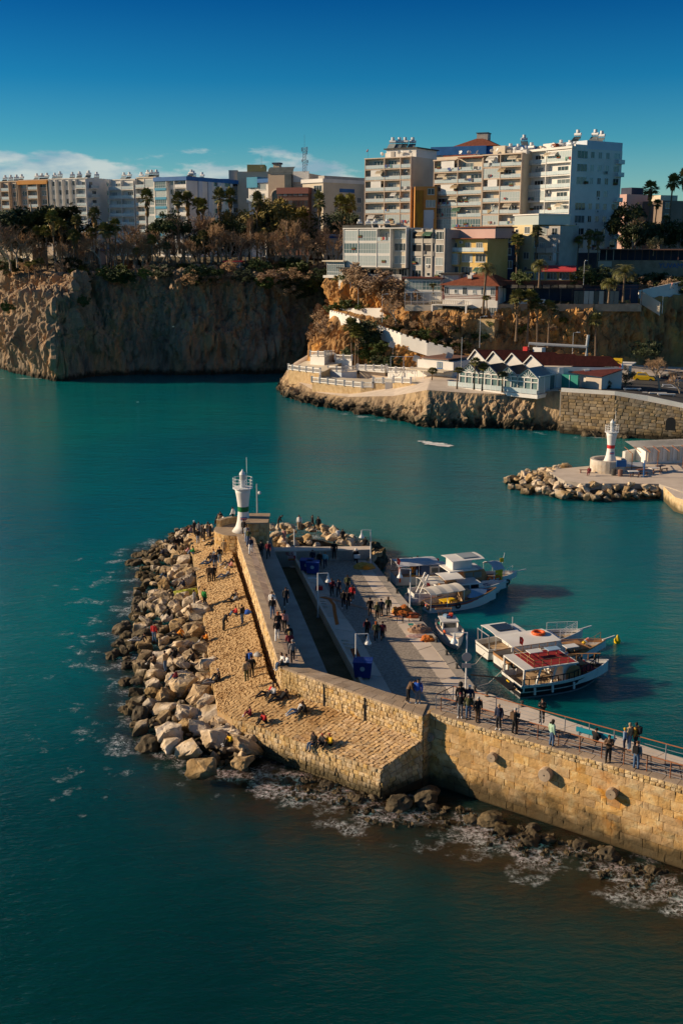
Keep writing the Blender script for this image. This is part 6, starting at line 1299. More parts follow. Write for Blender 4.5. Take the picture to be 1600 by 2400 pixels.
# ================================================================ lamps, bins, sign and clutter on the near quay
def lamp(label,base,h,arm=1.0,bell=True,az=0.0):
    t=thing('street_lamp',label,'street lamp',base,az);MB().tube([(0,0,0),(0,0,h*.5),(0,0,h)],[.07,.055,.045],M_WMETAL,8).out('pole',t);MB().tube([(0,0,h-.04),(arm,0,h)],.035,M_WMETAL,5).out('arm',t);MB().lathe([(.14,0),(.14,.12)],M_GALV,8).out('base_plate',t)
    if bell:MB().lathe([(.28,-.78),(.24,-.66),(.11,-.45),(.07,-.22),(.05,0)],M_WMETAL,14,(arm,0,h-.05)).out('lamp_shade',t)
    return t
def lamp_h(px,py,pyt,z):b=P(px,py,z);return b,D(px,pyt,b.y).z-z
for px,py,pyt,z,lab,az in((745,1447,1343,.6,'white bell shaded lamp standing in the channel beside the orange cord',0),(833,1600,1485,.6,'white bell shaded lamp beside the single blue bin',0),(868,1322,1242,ZQ,'white bell shaded lamp at the outer end of the quay',pi),(960,1430,1333,ZQ,'white bell shaded lamp beside the orange net heap',pi),(1090,1625,1482,ZQ,'white bell shaded lamp carrying a round sign by the walkway gate',pi)):
    b_,h=lamp_h(px,py,pyt,z);lamp(lab,b_,h,.95 if h>3 else .7,True,az)
b_,h=lamp_h(1090,1625,1482,ZQ);sg=thing('round_sign','round grey traffic sign with a plate below it on the lamp by the gate','sign',b_+Vector((0,-.12,0)));MB().lathe([(.36,-.02),(.36,.02)],M_GALV,18).out('disc',sg).rotation_euler=(pi/2,0,0);sg.children[0].location=(0,0,h-1.9) if sg.children else None;MB().box(-.34,.34,-.02,.02,h-2.75,h-2.4,M_GALV).out('plate',sg)
b_,h=lamp_h(604,1250,1134,4.2);tp=thing('camera_pole','tall grey pole with a white camera beside the lighthouse','pole',b_);MB().tube([(0,0,0),(0,0,h)],[.1,.07],M_GALV,8).out('pole',tp);MB().lathe([(.14,-.16),(.18,0),(.1,.14)],M_WMETAL,10,(.28,-.1,h*.83)).tube([(0,0,h*.84),(.28,-.1,h*.84)],.03,M_GALV,4).out('camera',tp)
b_,h=lamp_h(690,1318,1240,.6);tp2=thing('pole','plain white pole behind the red warning sign','pole',b_);MB().tube([(0,0,0),(0,0,h)],[.08,.06],M_WMETAL,8).out('shaft',tp2)
ws=thing('warning_sign','white and red warning board with two prohibition symbols over the channel end','sign',P(686,1328,.6));s0=D(662,1315,ws.location.y);s1=D(694,1292,ws.location.y);w_=s1.x-s0.x;z0,z1=s0.z-.6,s1.z-.6;xo=s0.x-ws.location.x
MB().box(xo,xo+w_,-.04,.04,z0,z1,M_WHITE).out('board',ws);MB().box(xo+.08,xo+w_-.08,-.05,-.041,z0+.06,z0+(z1-z0)*.58,M_RED).out('red_panel',ws)
for k in range(3):MB().box(xo+.15+.05*k,xo+w_-.2-.04*k,-.056,-.051,z0+(z1-z0)*(.18+.13*k),z0+(z1-z0)*(.235+.13*k),mat('sign_text',(.75,.62,.20) if k<1 else(.8,.8,.8),rough=.6) if k else mat('sign_text_y',(.75,.55,.1),rough=.6)).out('text_line',ws)
for k in(.33,.7):
    o=MB().torus((0,0,0),.15,.025,M_RED,'y',16,4).tube([(-.1,0,.1),(.1,0,-.1)],.02,M_RED,4).tube([(0,.01,-.08),(0,.01,.08)],.035,M_BLACK,4).out('prohibition_symbol',ws,loc=(xo+w_*k,-.06,z0+(z1-z0)*.78))
MB().tube([(xo+w_*.8,.05,0),(xo+w_*.8,.05,z0)],.05,M_WMETAL,6).out('post',ws);MB().lathe([(.5,0),(.45,.1)],M_CONC,12,(xo+w_*.8,.05,0)).out('foot',ws)
M_BIN=mat('bin_blue',(.012,.04,.22),(.015,.05,.26),1,.5)
def bin_(label,loc,rz,s=1.0,double=False):
    t=thing('waste_bin',label,'waste bin',loc,rz);w=.65*s
    MB().add([(-w*.85,-.45*s,.18),(w*.85,-.45*s,.18),(w*.85,.45*s,.18),(-w*.85,.45*s,.18),(-w,-.55*s,1.25*s),(w,-.55*s,1.25*s),(w,.55*s,1.25*s),(-w,.55*s,1.25*s)],[(3,2,1,0),(0,1,5,4),(1,2,6,5),(2,3,7,6),(3,0,4,7),(4,5,6,7)],M_BIN).out('body',t)
    MB().box(-w*1.04,w*1.04,-.6*s,.58*s,1.25*s,1.34*s,M_BIN).out('lid',t);MB().lathe([(.19,-.01),(.19,.01)],M_RAILG,14).out('round_emblem',t).rotation_euler=(pi/2,0,0);t.children[-1].location=(0,-.53*s,.85*s) if t.children else None
    for x in(-w*.7,w*.7):MB().torus((x,-.35,.1),.07,.03,M_BLACK,'x',8,4).out('wheel',t)
    return t
bin_('large blue rubbish bin nearest the mole corner beside the lamp',P(850,1588,ZQ+.03),-.1,1.1);bin_('blue rubbish bin, outer one of the pair by the three strollers',P(733,1345,ZQ+.03),-.1);bin_('blue rubbish bin, inner one of the pair against the channel kerb',P(719,1340,ZQ+.03),-.1)
M_NET=mat('net_orange',(.62,.20,.03),(.45,.12,.03),4,.9,.06,8);M_NET2=mat('net_yellow',(.62,.38,.08),(.50,.27,.06),4,.9,.06,8);M_NET3=mat('net_brown',(.30,.20,.13),(.40,.25,.18),4,.9,.06,8);M_NETR=mat('net_red',(.35,.08,.03),(.42,.12,.04),4,.9,.06,8)
def heap(name,label,p,sx,sy,h,m,seed,cat='net'):
    bm=bmesh.new();bmesh.ops.create_uvsphere(bm,u_segments=22,v_segments=12,radius=1)
    for v in bm.verts:
        c=v.co.copy();k=1+.28*mn.noise(c*2.1+Vector((seed,0,0)))+.16*mn.noise(c*5+Vector((0,seed,0)));v.co=Vector((c.x*k*sx,c.y*k*sy,max(-.02,c.z)*k*h))
    me=bpy.data.meshes.new(name);bm.to_mesh(me);bm.free();me.materials.append(m);return tag(link(name,me,None,p),label,cat)
zq=ZQ+.04
heap('net_heap','big bright orange heap of fishing net by the lamp',P(945,1439,zq),.95,.7,.75,M_NET,1);heap('net_heap','small yellow net bundle left of the big orange heap',P(926,1434,zq),.35,.3,.45,M_NET2,2);heap('net_heap','dark red folded net in front of the big orange heap',P(966,1446,zq),.75,.45,.38,M_NETR,3)
heap('net_heap','grey brown net heap on the apron near the small fishing boat',P(983,1480,zq),.95,.55,.6,M_NET3,4);heap('net_heap','orange net coil at the quay edge beside the small fishing boat',P(1002,1501,zq),.6,.45,.45,M_NET,5);heap('net_heap','pinkish spread net between the brown heap and the orange coil',P(978,1492,zq),1.0,.35,.18,mat('net_pink',(.5,.3,.25),(.4,.3,.3),4,.9),6)
heap('net_heap','beige and orange net pile by the motorcycle',P(853,1331,zq),1.05,.7,.55,M_NET2,7);heap('net_heap','small orange cloth on the beige net pile',P(858,1333,zq+.3),.35,.3,.35,mat('cloth_orange',(.7,.25,.02),rough=.8),8,'cloth')
heap('crumpled_sheet','white crumpled sheet on the slabs below the paired bins',P(728,1355,zq),.7,.3,.08,M_WHITE,9,'sheet');rb_=thing('red_case','small red case on the concrete strip beside the lamp','case',P(748,1382,zq));MB().box(-.35,.35,-.2,.2,0,.35,M_RED).out('body',rb_);MB().torus((0,0,.38),.09,.025,M_BLACK,'y',10,4).out('handle',rb_)
fp1=thing('folding_stool','small folding stool left of the grey net heap','stool',P(962,1476,zq));MB().tube([(-.2,0,0),(.2,0,.5)],.025,W_BROWN,4).tube([(.2,0,0),(-.2,0,.5)],.025,W_BROWN,4).out('legs',fp1);MB().box(-.22,.22,-.2,.2,.48,.52,M_TEALG).out('seat',fp1)
for k,(px,py,lab) in enumerate(((950,1457,'small metal trestle in front of the dark red net'),(937,1460,'low wooden trestle left of the metal one'))):o=thing('trestle',lab,'trestle',P(px,py,zq));MB().tube([(-.3,0,.7),(.3,0,.7)],.03,M_BLACK if k==0 else W_BROWN,4).out('beam',o);MB().tube([(-.3,-.15,0),(-.25,0,.7),(-.3,.15,0)],.025,M_BLACK,4).tube([(.3,-.15,0),(.25,0,.7),(.3,.15,0)],.025,M_BLACK,4).out('legs',o)
def cord(name,label,pts,r,m,cat='net',z=zq):ps=[P(*q,z) for q in pts];return tag(MB().tube([p-ps[0] for p in ps],r,m,6).out(name,None,loc=ps[0]),label,cat)
ps_=lambda pts,w,m,name,label:tag((lambda q:MB().add([p+Vector((0,0,.012))-q[0] for p in q]+[p+Vector((w,w*.3,.05))-q[0] for p in q],[(i,i+1,len(q)+i+1,len(q)+i) for i in range(len(q)-1)],m).out(name,None,loc=q[0]))([P(*s,zq) for s in pts]),label,'net')
ps_([(747,1400),(768,1405),(778,1418),(781,1440),(786,1465)],.30,M_NET,'laid_net','orange net laid in a long curve down the concrete strip');ps_([(752,1399),(800,1413),(850,1427),(890,1443),(935,1452)],.42,mat('net_faded',(.46,.26,.16),(.36,.24,.18),4,.9),'laid_net','faded orange net stretched across the quay road');ps_([(820,1521),(828,1540),(834,1565)],.55,M_NETR,'laid_net','dark red net piece by the single blue bin')
for k,(px,py) in enumerate(((752,1410),(755,1416),(758,1423),(804,1502),(808,1510),(812,1519))):
    o=thing('concrete_step','pale concrete step at the channel kerb','step',P(px,py,zq),-.25,'steps along the channel kerb');MB().box(-.45,.45,-.14,.14,-.1,.14+.03*(k%3),M_CONC).out('slab',o)
for k,(px,py) in enumerate(((909,1362),(930,1390),(985,1455),(1022,1505),(1046,1535),(1070,1566),(1112,1620),(1140,1632),(1222,1655))):
    o=thing('mooring_bollard','small iron mooring bollard on the quay edge','bollard',P(px,py,ZQ+.045),0,'mooring bollards on the quay edge');MB().lathe([(.16,0),(.10,.1),(.09,.26),(.17,.34),(.1,.42)],M_ROOFD,10).out('bollard_body',o)
pk_=thing('plinth','pale concrete plinth under the dark statue','plinth',P(783,1312,ZQ));MB().box(-.5,.5,-.35,.35,0,.32,M_CONC).out('block',pk_)
mc=thing('motorcycle','black and white motorcycle parked head on by the end wall','motorcycle',P(834,1318,zq),pi/2+.15)
for x in(-.65,.65):MB().torus((x,0,.31),.24,.07,M_BLACK,'y',16,6).out('wheel',mc)
MB().add([(-.7,-.14,.75),(.1,-.18,.72),(.45,-.16,.95),(.45,.16,.95),(.1,.18,.72),(-.7,.14,.75),(-.5,-.1,.45),(.35,-.12,.4),(.35,.12,.4),(-.5,.1,.45)],[(0,1,4,5),(1,2,3,4),(6,7,1,0),(7,2,1),(8,3,2,7),(9,5,4,8),(8,4,3),(0,5,9,6)],M_BLACK).out('body',mc);MB().box(.45,.6,-.2,.2,.8,1.15,M_WHITE).out('fairing',mc);MB().tube([(.4,-.4,1.08),(.45,0,1.02),(.4,.4,1.08)],.025,M_GALV,5).out('handlebar',mc);MB().box(-.75,-.45,-.3,.3,.65,1.0,M_WHITE).out('luggage',mc)
bch=thing('bench','turquoise bench on the apron behind the walkway railing','bench',Vector((P(1395,1712,ZQ+2).x,P(1395,1712,ZQ).y-5.5,Zw)));bch.location=P(1392,1735,Zw);bch.rotation_euler=(0,0,-.62)
MB().box(-1.2,1.2,.05,.5,.22,.27,mat('turq',(.01,.25,.36),rough=.5)).out('seat',bch);MB().box(-1.2,1.2,-.02,.04,.30,.58,MATS['turq']).out('backrest',bch);MB().box(-1.1,-1.0,0,.5,0,.42,M_GALV).box(1.0,1.1,0,.5,0,.42,M_GALV).out('leg',bch)
# yellow buoy, gulls
by=thing('buoy','small yellow mooring buoy floating alone in the harbour','buoy',P(1445,1507,0));MB().lathe([(.1,-.2),(.28,.05),(.3,.3),(.16,.5),(.06,.75)],mat('buoy_yellow',(.75,.5,.01),rough=.4),12).out('float',by)
# breakers of white spray out in the bay: foam raft
fr4=random.Random(3)
ft=MB()
for k in range(60):px=fr4.uniform(985,1052);py=1037+(px-985)*.12+fr4.uniform(-3,3);p=P(px,py,.05);s=fr4.uniform(.15,.55);ft.add([p+Vector((s*cos(a)*1.8,s*sin(a),fr4.uniform(0,.12))) for a in[2*pi*q/6 for q in range(6)]],[tuple(range(6))],mat('gull_white',(.8,.8,.78),rough=.9))
stuff(ft.out('foam'))
for k,(px,py,Y) in enumerate(((406,766,270),(323,943,236))):
    gp=D(px,py,Y);g=thing('seagull',['white seagull gliding in front of the shaded cliff','white seagull low over the green bay'][k],'seagull',gp,.6);gb_=MB();gb_.tube([(-.3,0,0),(0,0,.04),(.25,0,.03),(.36,0,.05)],[.02,.09,.07,.03],M_WHITE,6).add([(.1,0,.05),(-.08,0,.05),(-.12,.4,.25),(.02,.75,.2),(-.12,-.4,.25),(.02,-.75,.2)],[(0,1,2),(0,2,3),(0,4,1),(0,5,4),(2,1,0),(3,2,0)],M_WHITE).out('body',g)
# ================================================================ trees
tr=random.Random(31)
def rodr(v,ax,a):return Matrix.Rotation(a,3,ax)@v
def fan_palm(seed,h,crown=1.7,skirt=1.6,lean=.3):
    r=random.Random(seed);t=thing('fan_palm','proto palm tree to be copied','palm',(0,0,-80))
    top=Vector((lean*r.uniform(-1,1),lean*r.uniform(-1,1),h));pts=[Vector((top.x*(k/5)**1.6,top.y*(k/5)**1.6,h*k/5)) for k in range(6)]
    MB().tube(pts,[.28,.2,.17,.16,.16,.2],M_PTRUNK,8).out('trunk',t)
    b=MB()
    for k in range(46):
        az=r.uniform(0,6.28);el=r.uniform(-.55,1.35);L_=crown*r.uniform(.45,.62);d=Vector((cos(az)*cos(el),sin(az)*cos(el),sin(el)));q=top+d*L_;b.tube([top,q],.018,M_FROND,3,False)
        s=d.cross(Vector((0,0,1)));s=s.normalized() if s.length>.01 else Vector((1,0,0));n=s.cross(d);rad=crown*r.uniform(.42,.58);m_=7;vs=[q]
        for j in range(m_*2+1):a=(j/(m_*2)-.5)*3.6;rr_=rad*(1 if j%2==0 else .62);vs.append(q+(d*cos(a)+s*sin(a))*rr_-Vector((0,0,1))*rr_*rr_*.28+n*r.uniform(-.05,.05))
        b.add(vs,[(0,j,j+1) for j in range(1,m_*2+1)],M_FROND)
    b.out('crown',t)
    b=MB()
    for k in range(54):
        az=r.uniform(0,6.28);z0=h-r.uniform(.0,skirt);rr_=r.uniform(.3,.75)*(1-.35*(h-z0)/max(skirt,.1));c=pts[-1].lerp(pts[-2],min(1,(h-z0)/(h/5)));c.z=z0;o=Vector((cos(az),sin(az),0));s=Vector((-sin(az),cos(az),0));w=r.uniform(.12,.3);l_=r.uniform(.5,1.0)
        b.add([c+o*.1,c+o*rr_+s*w-Vector((0,0,l_*.5)),c+o*rr_*.9-Vector((0,0,l_)),c+o*rr_-s*w-Vector((0,0,l_*.5))],[(0,1,2,3)],M_DEADF)
    b.out('dead_fronds',t);return t
def date_palm(label,base,h,R_=2.6,n=34,lean=(0,0),az0=0):
    r=random.Random(int(base.x*10));t=thing('date_palm',label,'palm',base);top=Vector((lean[0],lean[1],h));pts=[Vector((top.x*(k/5)**1.5,top.y*(k/5)**1.5,h*k/5)) for k in range(6)]
    MB().tube(pts,[.36,.26,.23,.22,.24,.34],M_PTRUNK,9).out('trunk',t)
    ms_=[]
    for v in range(4):
        b=MB();N_=9;el0=(.25,.65,1.0,1.3)[v];p=Vector((0,0,0));a=el0;pp=[p]
        for k in range(N_):p=p+Vector((cos(a),0,sin(a)))*R_/N_;a-=(.16+.05*k*.5);pp.append(p)
        b.tube(pp,[.035-.003*k for k in range(N_+1)],M_FROND,3,False)
        for k in range(1,N_*2+1):
            f=k/(N_*2);i=min(int(f*N_),N_-1);q=pp[i].lerp(pp[i+1],f*N_-i);d=(pp[i+1]-pp[i]).normalized();L_=R_*.24*(sin(pi*min(.97,f*.9+.1))**.6+.1)
            for s in(-1,1):e=q+d*L_*.6+Vector((0,s*L_*.85,-.12*L_));b.add([q,q+d*.09,e],[(0,1,2)],M_FROND)
        ms_.append(b.mesh('frond'))
    for k in range(n):o=link('frond',ms_[k%4],t,top,k*2.399+az0);o.rotation_euler=(r.uniform(-.15,.15),r.uniform(-.15,.2),k*2.399+az0)
    b=MB()
    for k in range(18):a=r.uniform(0,6.28);b.add([top+Vector((cos(a)*.2,sin(a)*.2,-.1)),top+Vector((cos(a)*.7,sin(a)*.7,-.5)),top+Vector((cos(a)*.5,sin(a)*.5,-1.1)),top+Vector((cos(a+.3)*.5,sin(a+.3)*.5,-.6))],[(0,1,2,3)],M_DEADF)
    b.out('dead_fronds',t);return t
def bare_tree(seed,h,spread=.55,nm='bare_tree',multi=False,bark=None):
    r=random.Random(seed);t=thing(nm,'proto bare tree to be copied','tree',(0,0,-80));tb,cb=MB(),MB()
    def grow(p,d,l,rad,lev):
        q=p+d*l;m_=(p+q)/2+Vector((r.uniform(-1,1),r.uniform(-1,1),0))*l*.06
        (tb if lev<3 else cb).tube([p,m_,q],[rad,rad*.85,rad*.72],(bark or M_BARK) if lev<3 else M_TWIG,6 if lev<2 else(4 if lev<4 else 3),False)
        if lev>=6:return
        for k in range(3 if lev<5 else 3):
            ax=Vector((r.uniform(-1,1),r.uniform(-1,1),r.uniform(-.3,.3))).normalized();nd=rodr(d,ax,r.uniform(.25,spread+.25));nd.z+=.10;grow(q.lerp(p,r.uniform(0,.35) if k else 0),nd.normalized(),l*r.uniform(.62,.82),rad*.66,lev+1)
    grow(Vector((0,0,0)),Vector((r.uniform(-.08,.08),r.uniform(-.08,.08),1)).normalized(),h*.27,h*.022,0)
    tb.out('trunk',t);cb.out('crown',t);return t
def leafy(seed,h,w,m,shape='round',n=2600,leaf=.34,trunk=True,nm='leafy_tree',bark=None,base=.3):
    r=random.Random(seed);t=thing(nm,'proto leafy tree to be copied','tree',(0,0,-80));b=MB();cl=[]
    for k in range(26):
        for _ in range(20):
            x,y,z=r.uniform(-1,1),r.uniform(-1,1),r.random()
            if shape=='round':ok=x*x+y*y+((z-.5)*2)**2<1
            elif shape=='cone':ok=hypot(x,y)<1-z*.85
            elif shape=='umbrella':ok=x*x+y*y<1 and z>.35+.3*hypot(x,y)**2*0 and z<1-.45*(x*x+y*y)
            else:ok=hypot(x,y)<.55+.45*sin(z*7+seed)
            if ok:break
        z0=h*base if trunk else 0;cl.append((Vector((x*w,y*w,z0+z*(h-z0))),r.uniform(.24,.42)*min(w,h*.5)))
    if trunk:
        tb=MB();tb.tube([(0,0,0),(r.uniform(-.2,.2),r.uniform(-.2,.2),h*.4),(r.uniform(-.3,.3),r.uniform(-.3,.3),h*.8)],[h*.028,h*.02,h*.006],bark or M_BARK,7)
        for c,s in cl[::2]:tb.tube([(0,0,max(h*.15,c.z*.55)),tuple(c)],[h*.009,h*.004],bark or M_BARK,4,False)
        tb.out('trunk',t)
    for k in range(n):
        c,s=r.choice(cl);d=Vector((r.gauss(0,1),r.gauss(0,1),r.gauss(0,.75)));d=d.normalized()*s*r.random()**.4;p=c+d;u=Vector((r.gauss(0,1),r.gauss(0,1),r.gauss(0,1))).normalized();v=u.orthogonal().normalized();l_=leaf*r.uniform(.6,1.3)
        b.add([p-u*l_,p+v*l_*.5,p+u*l_,p-v*l_*.5],[(0,1,2,3)],m)
    b.out('crown',t);return t
FP=[fan_palm(1,8,1.7,1.9),fan_palm(2,8,1.5,1.0),fan_palm(3,8,1.9,2.6),fan_palm(4,8,1.6,.5)];FPT=[tree_of(p) for p in FP]
BT=[bare_tree(1,10),bare_tree(2,10,.7),bare_tree(3,10,.45,bark=mat('plane_bark',(.42,.38,.30),(.60,.55,.45),1.0,.9)),bare_tree(4,10,.8)];BTT=[tree_of(p) for p in BT]
LT=dict(pine=leafy(1,12,4.6,M_DLEAF,'cone',4200,.38),umb=leafy(2,10,4.0,M_LEAF,'umbrella',3600,.3,base=.35),bush=leafy(3,3,1.8,M_LEAF,'round',1300,.2,False,'shrub'),dbush=leafy(4,3,2.0,M_DLEAF,'round',1300,.2,False,'shrub'),olive=leafy(5,9,3.2,M_OLEAF,'round',2400,.26),dark=leafy(6,9,3.4,M_DLEAF,'round',2800,.3),dry=leafy(7,3.4,2.4,M_TWIG,'round',2200,.16,False,'shrub'),cyp=leafy(8,9,1.5,M_DLEAF,'cone',2400,.24),grey=leafy(9,5,2.2,mat('grey_leaf',(.10,.11,.06),(.20,.20,.11),.8,.7),'round',1900,.16))
LTT={k:tree_of(v) for k,v in LT.items()}
def bh(px):return next(t for x,t in((46,'beige end house'),(117,'orange banded house'),(250,'white corner block'),(368,'staggered balcony blocks'),(520,'blue banded block'),(583,'shaded blue topped block'),(650,'bright blue parapet block'),(725,'arched civic building'),(9999,'grey office building')) if px<x)
def fp(px,pyt,pyb,Y,label,group,k=None):
    k=tr.randrange(4) if k is None else k;b=D(px,pyb,Y);h=D(px,pyt,Y).z-b.z;s=max(.2,h-.8)/8;w=min(max(s,.75),1.25);return dup(FP[k],b,tr.uniform(0,6),(w,w,s),label,group,tree=FPT[k])
def bt(px,pyt,pyb,Y,label,group,k=None,wide=1.0):
    k=tr.randrange(4) if k is None else k;b=D(px,pyb,Y);s=(D(px,pyt,Y).z-b.z)/10.5;return dup(BT[k],b,tr.uniform(0,6),(s*wide,s*wide,s),label,group,tree=BTT[k])
def lt(kind,px,pyt,pyb,Y,label,group,wide=1.0,hh={'pine':12,'umb':10,'bush':3,'dbush':3,'olive':9,'dark':9,'dry':3.4,'cyp':9,'grey':5}):
    b=D(px,pyb,Y);s=(D(px,pyt,Y).z-b.z)/hh[kind];return dup(LT[kind],b,tr.uniform(0,6),(s*wide,s*wide,s),label,group,tree=LTT[kind])
# --- clifftop park on the far side: palms (read off the photo)
GP_='fan palms of the clifftop park'
for px,pt,pb,Y,lab in((349,457,600,318,'tall fan palm standing against the staggered balcony block'),(421,462,595,320,'slim tall palm before the lit face of the blue banded block'),(446,462,590,322,'slim tall palm beside the corner of the blue banded block'),(466,474,588,318,'brown skirted palm, first of the pair by the shaded flank'),(478,474,590,316,'brown skirted palm, second of the pair by the shaded flank'),(515,456,600,312,'palm in front of the shaded flank, brown under its crown'),(545,453,600,314,'dark crowned palm below the ochre roof house'),(603,465,620,308,'palm among yellowish foliage below the bright blue parapet'),(745,465,640,306,'shaggy palm in front of the grey office building')):
    fp(px,pt,pb,Y,lab,GP_)
for k,(px,pt,pb,Y) in enumerate(((133,505,640,300),(112,535,632,302),(96,535,625,304),(176,545,632,300),(184,548,634,301),(190,510,610,308),(228,498,620,304),(254,530,645,298),(275,522,645,299),(262,535,640,300),(359,555,640,299),(323,580,640,300),(395,570,640,300),(222,538,625,303),(482,545,640,302),(148,522,620,306))):
    fp(px,pt,pb,Y,'brown skirted palm by the cliff edge before the '+bh(px),'fan palms along the cliff edge park')
for px,pt,pb,Y in((69,612,655,294),(84,608,655,293),(98,605,655,294)):fp(px,pt,pb,Y,'squat green palm in the clump on the cliff shelf under the dark conifers','squat palms on the cliff shelf')
for px,pt,pb,Y in((795,470,600,318),(820,470,600,320),(1205-395,478,600,322)):fp(px,pt,pb,Y,'dark shaded palm before the window grid of the office building','shaded palms by the office building')
for px,pt,pb,Y,w in((48,455,600,318,1.5),(80,442,600,320,1.6),(105,450,600,316,1.5),(140,440,600,320,1.6),(28,490,610,314,1.3),(160,480,605,317,1.2)):lt('pine',px,pt,pb,Y,'broad dark conifer in the clump before the white corner block','dark conifers of the park',w*.9)
lt('umb',408,500,600,312,'round headed dark green stone pine standing alone in the park',None,1.15);lt('dark',375,520,600,314,'low dark pine leaning against the round headed one',None)
for px,pt,pb,Y,kd in((585,500,610,312,'olive'),(630,470,620,310,'olive'),(665,475,610,312,'olive'),(690,480,610,314,'olive'),(555,490,600,316,'olive'),(640,460,590,318,'olive')):lt(kd,px,pt,pb,Y,'yellowing leafy tree in the park before the '+bh(px),'yellowing trees of the park')
for px,pt,pb,Y in((530,510,620,308),(565,515,620,308),(620,490,600,312),(470,545,620,306),(770,500,610,314),(800,490,605,316),(745,540,620,310)):lt('dark',px,pt,pb,Y,'dark evergreen between bare trees before the '+bh(px),'dark evergreens of the park')
bt(757-70,480,628,303,'big pale barked plane tree with a forked trunk near the cliff edge',None,2,1.0);bt(590,470,625,303,'tall thin pale barked plane tree at the cliff edge',None,2,.55);bt(735,540,625,304,'slim pale plane tree beside the big forked one',None,2,.6)
for px,pt,pb,Y in((12,500,630,305),(25,530,635,300),(-8,520,640,302),(300,520,620,308),(316,545,630,304),(335,560,635,302),(290,560,632,301),(375,560,632,303),(430,560,630,304),(445,580,632,301),(500,530,622,306),(520,545,626,304),(540,540,626,303),(560,550,626,302),(610,540,628,302),(628,550,628,301),(650,530,626,303),(665,550,628,301),(705,545,628,302),(720,560,630,300),(765,540,632,301),(780,560,634,300),(790,520,628,304),(575,560,628,301),(210,560,630,303),(165,575,632,301),(490,500,600,316),(700,500,610,311),(640,500,615,309),(345,540,622,307),(270,565,632,302),(60,570,636,301),(130,580,634,300)):
    bt(px,pt-28,pb,Y,'bare brown winter tree in the park before the '+bh(px),'bare trees of the clifftop park',tr.choice((0,1,3)),tr.uniform(.8,1.2))
for k in range(46):
    px=tr.uniform(-10,790);bt(px,tr.uniform(462,560) if px>430 else tr.uniform(500,590),628,tr.uniform(300,316),'bare brown winter tree in the park before the '+bh(px),'bare trees of the clifftop park',tr.choice((0,1,3)),tr.uniform(.9,1.4))
for k in range(60):
    px=tr.uniform(-20,770);Y=tr.uniform(296,312);lt(tr.choice(('dry','dry','bush','dbush','dry')),px,618-tr.uniform(0,14),640-tr.uniform(0,4),Y,'low shrub in the clifftop park before the '+bh(px),'shrubs of the clifftop park',1.3)
# ivy and bushes hanging over the far cliff edge
for k in range(30):
    px=tr.choice((tr.uniform(480,770),tr.uniform(180,770)));py=640+tr.uniform(-4,6)+(tr.uniform(0,45) if 600<px<760 else tr.uniform(0,14));lt(tr.choice(('dbush','bush','bush','dry')),px,py-18,py+12,291.5+tr.uniform(-2.0,1.0),'dark bush over the cliff rim below the '+bh(px),'bushes on the cliff rim',1.6)
for px,py,kd in((198,705,'bush'),(130,712,'dbush'),(20,720,'bush'),(340,640,'bush'),(118,700,'dbush')):lt(kd,px,py-14,py+12,281,'green bush clinging to the shelf of the lit cliff','bushes on the cliff shelf')
# --- headland vegetation
for px,pt,pb,Y,lab in((824,755,864,250.5,'tallest palm of the triple clump on the white terraces'),(832,765,866,249.5,'middle palm of the triple clump on the white terraces'),(839,772,866,249,'lower palm of the triple clump on the white terraces')):fp(px,pt,pb,Y,lab,None,tr.choice((0,2)))
lt('dark',856,748,832,252,'dense dark green tree behind the triple palm clump',None,1.2);lt('bush',815,815,842,254,'grey green bush at the foot of the triple palm clump',None)
bt(926,683,762,250,'small bare tree standing on the cliff road',None,1,1.25)
for px,py,Y,kd,w in((845,640,268,'dry',1.2),(895,660,264,'dry',1.6),(915,665,262,'dry',1.6),(930,675,261,'dry',1.4),(940,690,258,'dry',1.2)):lt(kd,px,py-22,py+32,Y,'brown leafless thicket under the glazed clifftop house','brown thickets under the clifftop house',w)
for px,py,Y in((800,712,272),(820,708,271),(845,716,268),(780,720,275),(790,648,278),(815,650,274)):lt('bush',px,py-10,py+14,Y,'green shrub on the orange cliff above the road','green shrubs above the cliff road',1.5)
for px,py,Y in((760,745,274),(755,765,272),(765,720,279),(750,785,270),(770,765,266)):lt('dry',px,py-16,py+22,Y,'grey dry scrub on the corner of the orange headland','dry scrub on the headland corner',1.1)
for k in range(26):
    f=k/25;px=900+f*190;py=758+f*62+tr.uniform(-14,4);lt(tr.choice(('bush','bush','dry')),px,py-10,py+12,254-f*13+tr.uniform(-1,3),'green shrub above the stepped parapet, '+('by its upper end' if f<.35 else 'midway down' if f<.7 else 'by its lower end'),'shrubs above the stepped parapet',1.6)
for px,py,Y,kd in((860,830,250,'bush'),(885,850,246,'dbush'),(890,815,247,'bush'),(870,800,249,'dbush'),(905,845,246,'dbush'),(840,820,251,'dbush'),(925,850,244,'dbush')):lt(kd,px,py-16,py+14,Y,'dark bush on the shaded bank behind the white balcony terrace','bushes behind the balcony terrace',1.3)
date_palm('date palm with arching fronds rising in front of the red roofed villa',D(1131,735,243),D(1131,630,243).z-D(1131,735,243).z,2.9,36,(.5,0));date_palm('date palm in front of the yellow restaurant with the red awning',D(1262,676,247),D(1262,622,247).z-D(1262,676,247).z,2.6,34);date_palm('wide date palm beside the awning restaurant glass screens',D(1459,708,244),D(1459,640,244).z-D(1459,708,244).z,3.6,36);date_palm('lower date palm in front of the glass screens',D(1425,710,243),D(1425,665,243).z-D(1425,710,243).z,2.6,30)
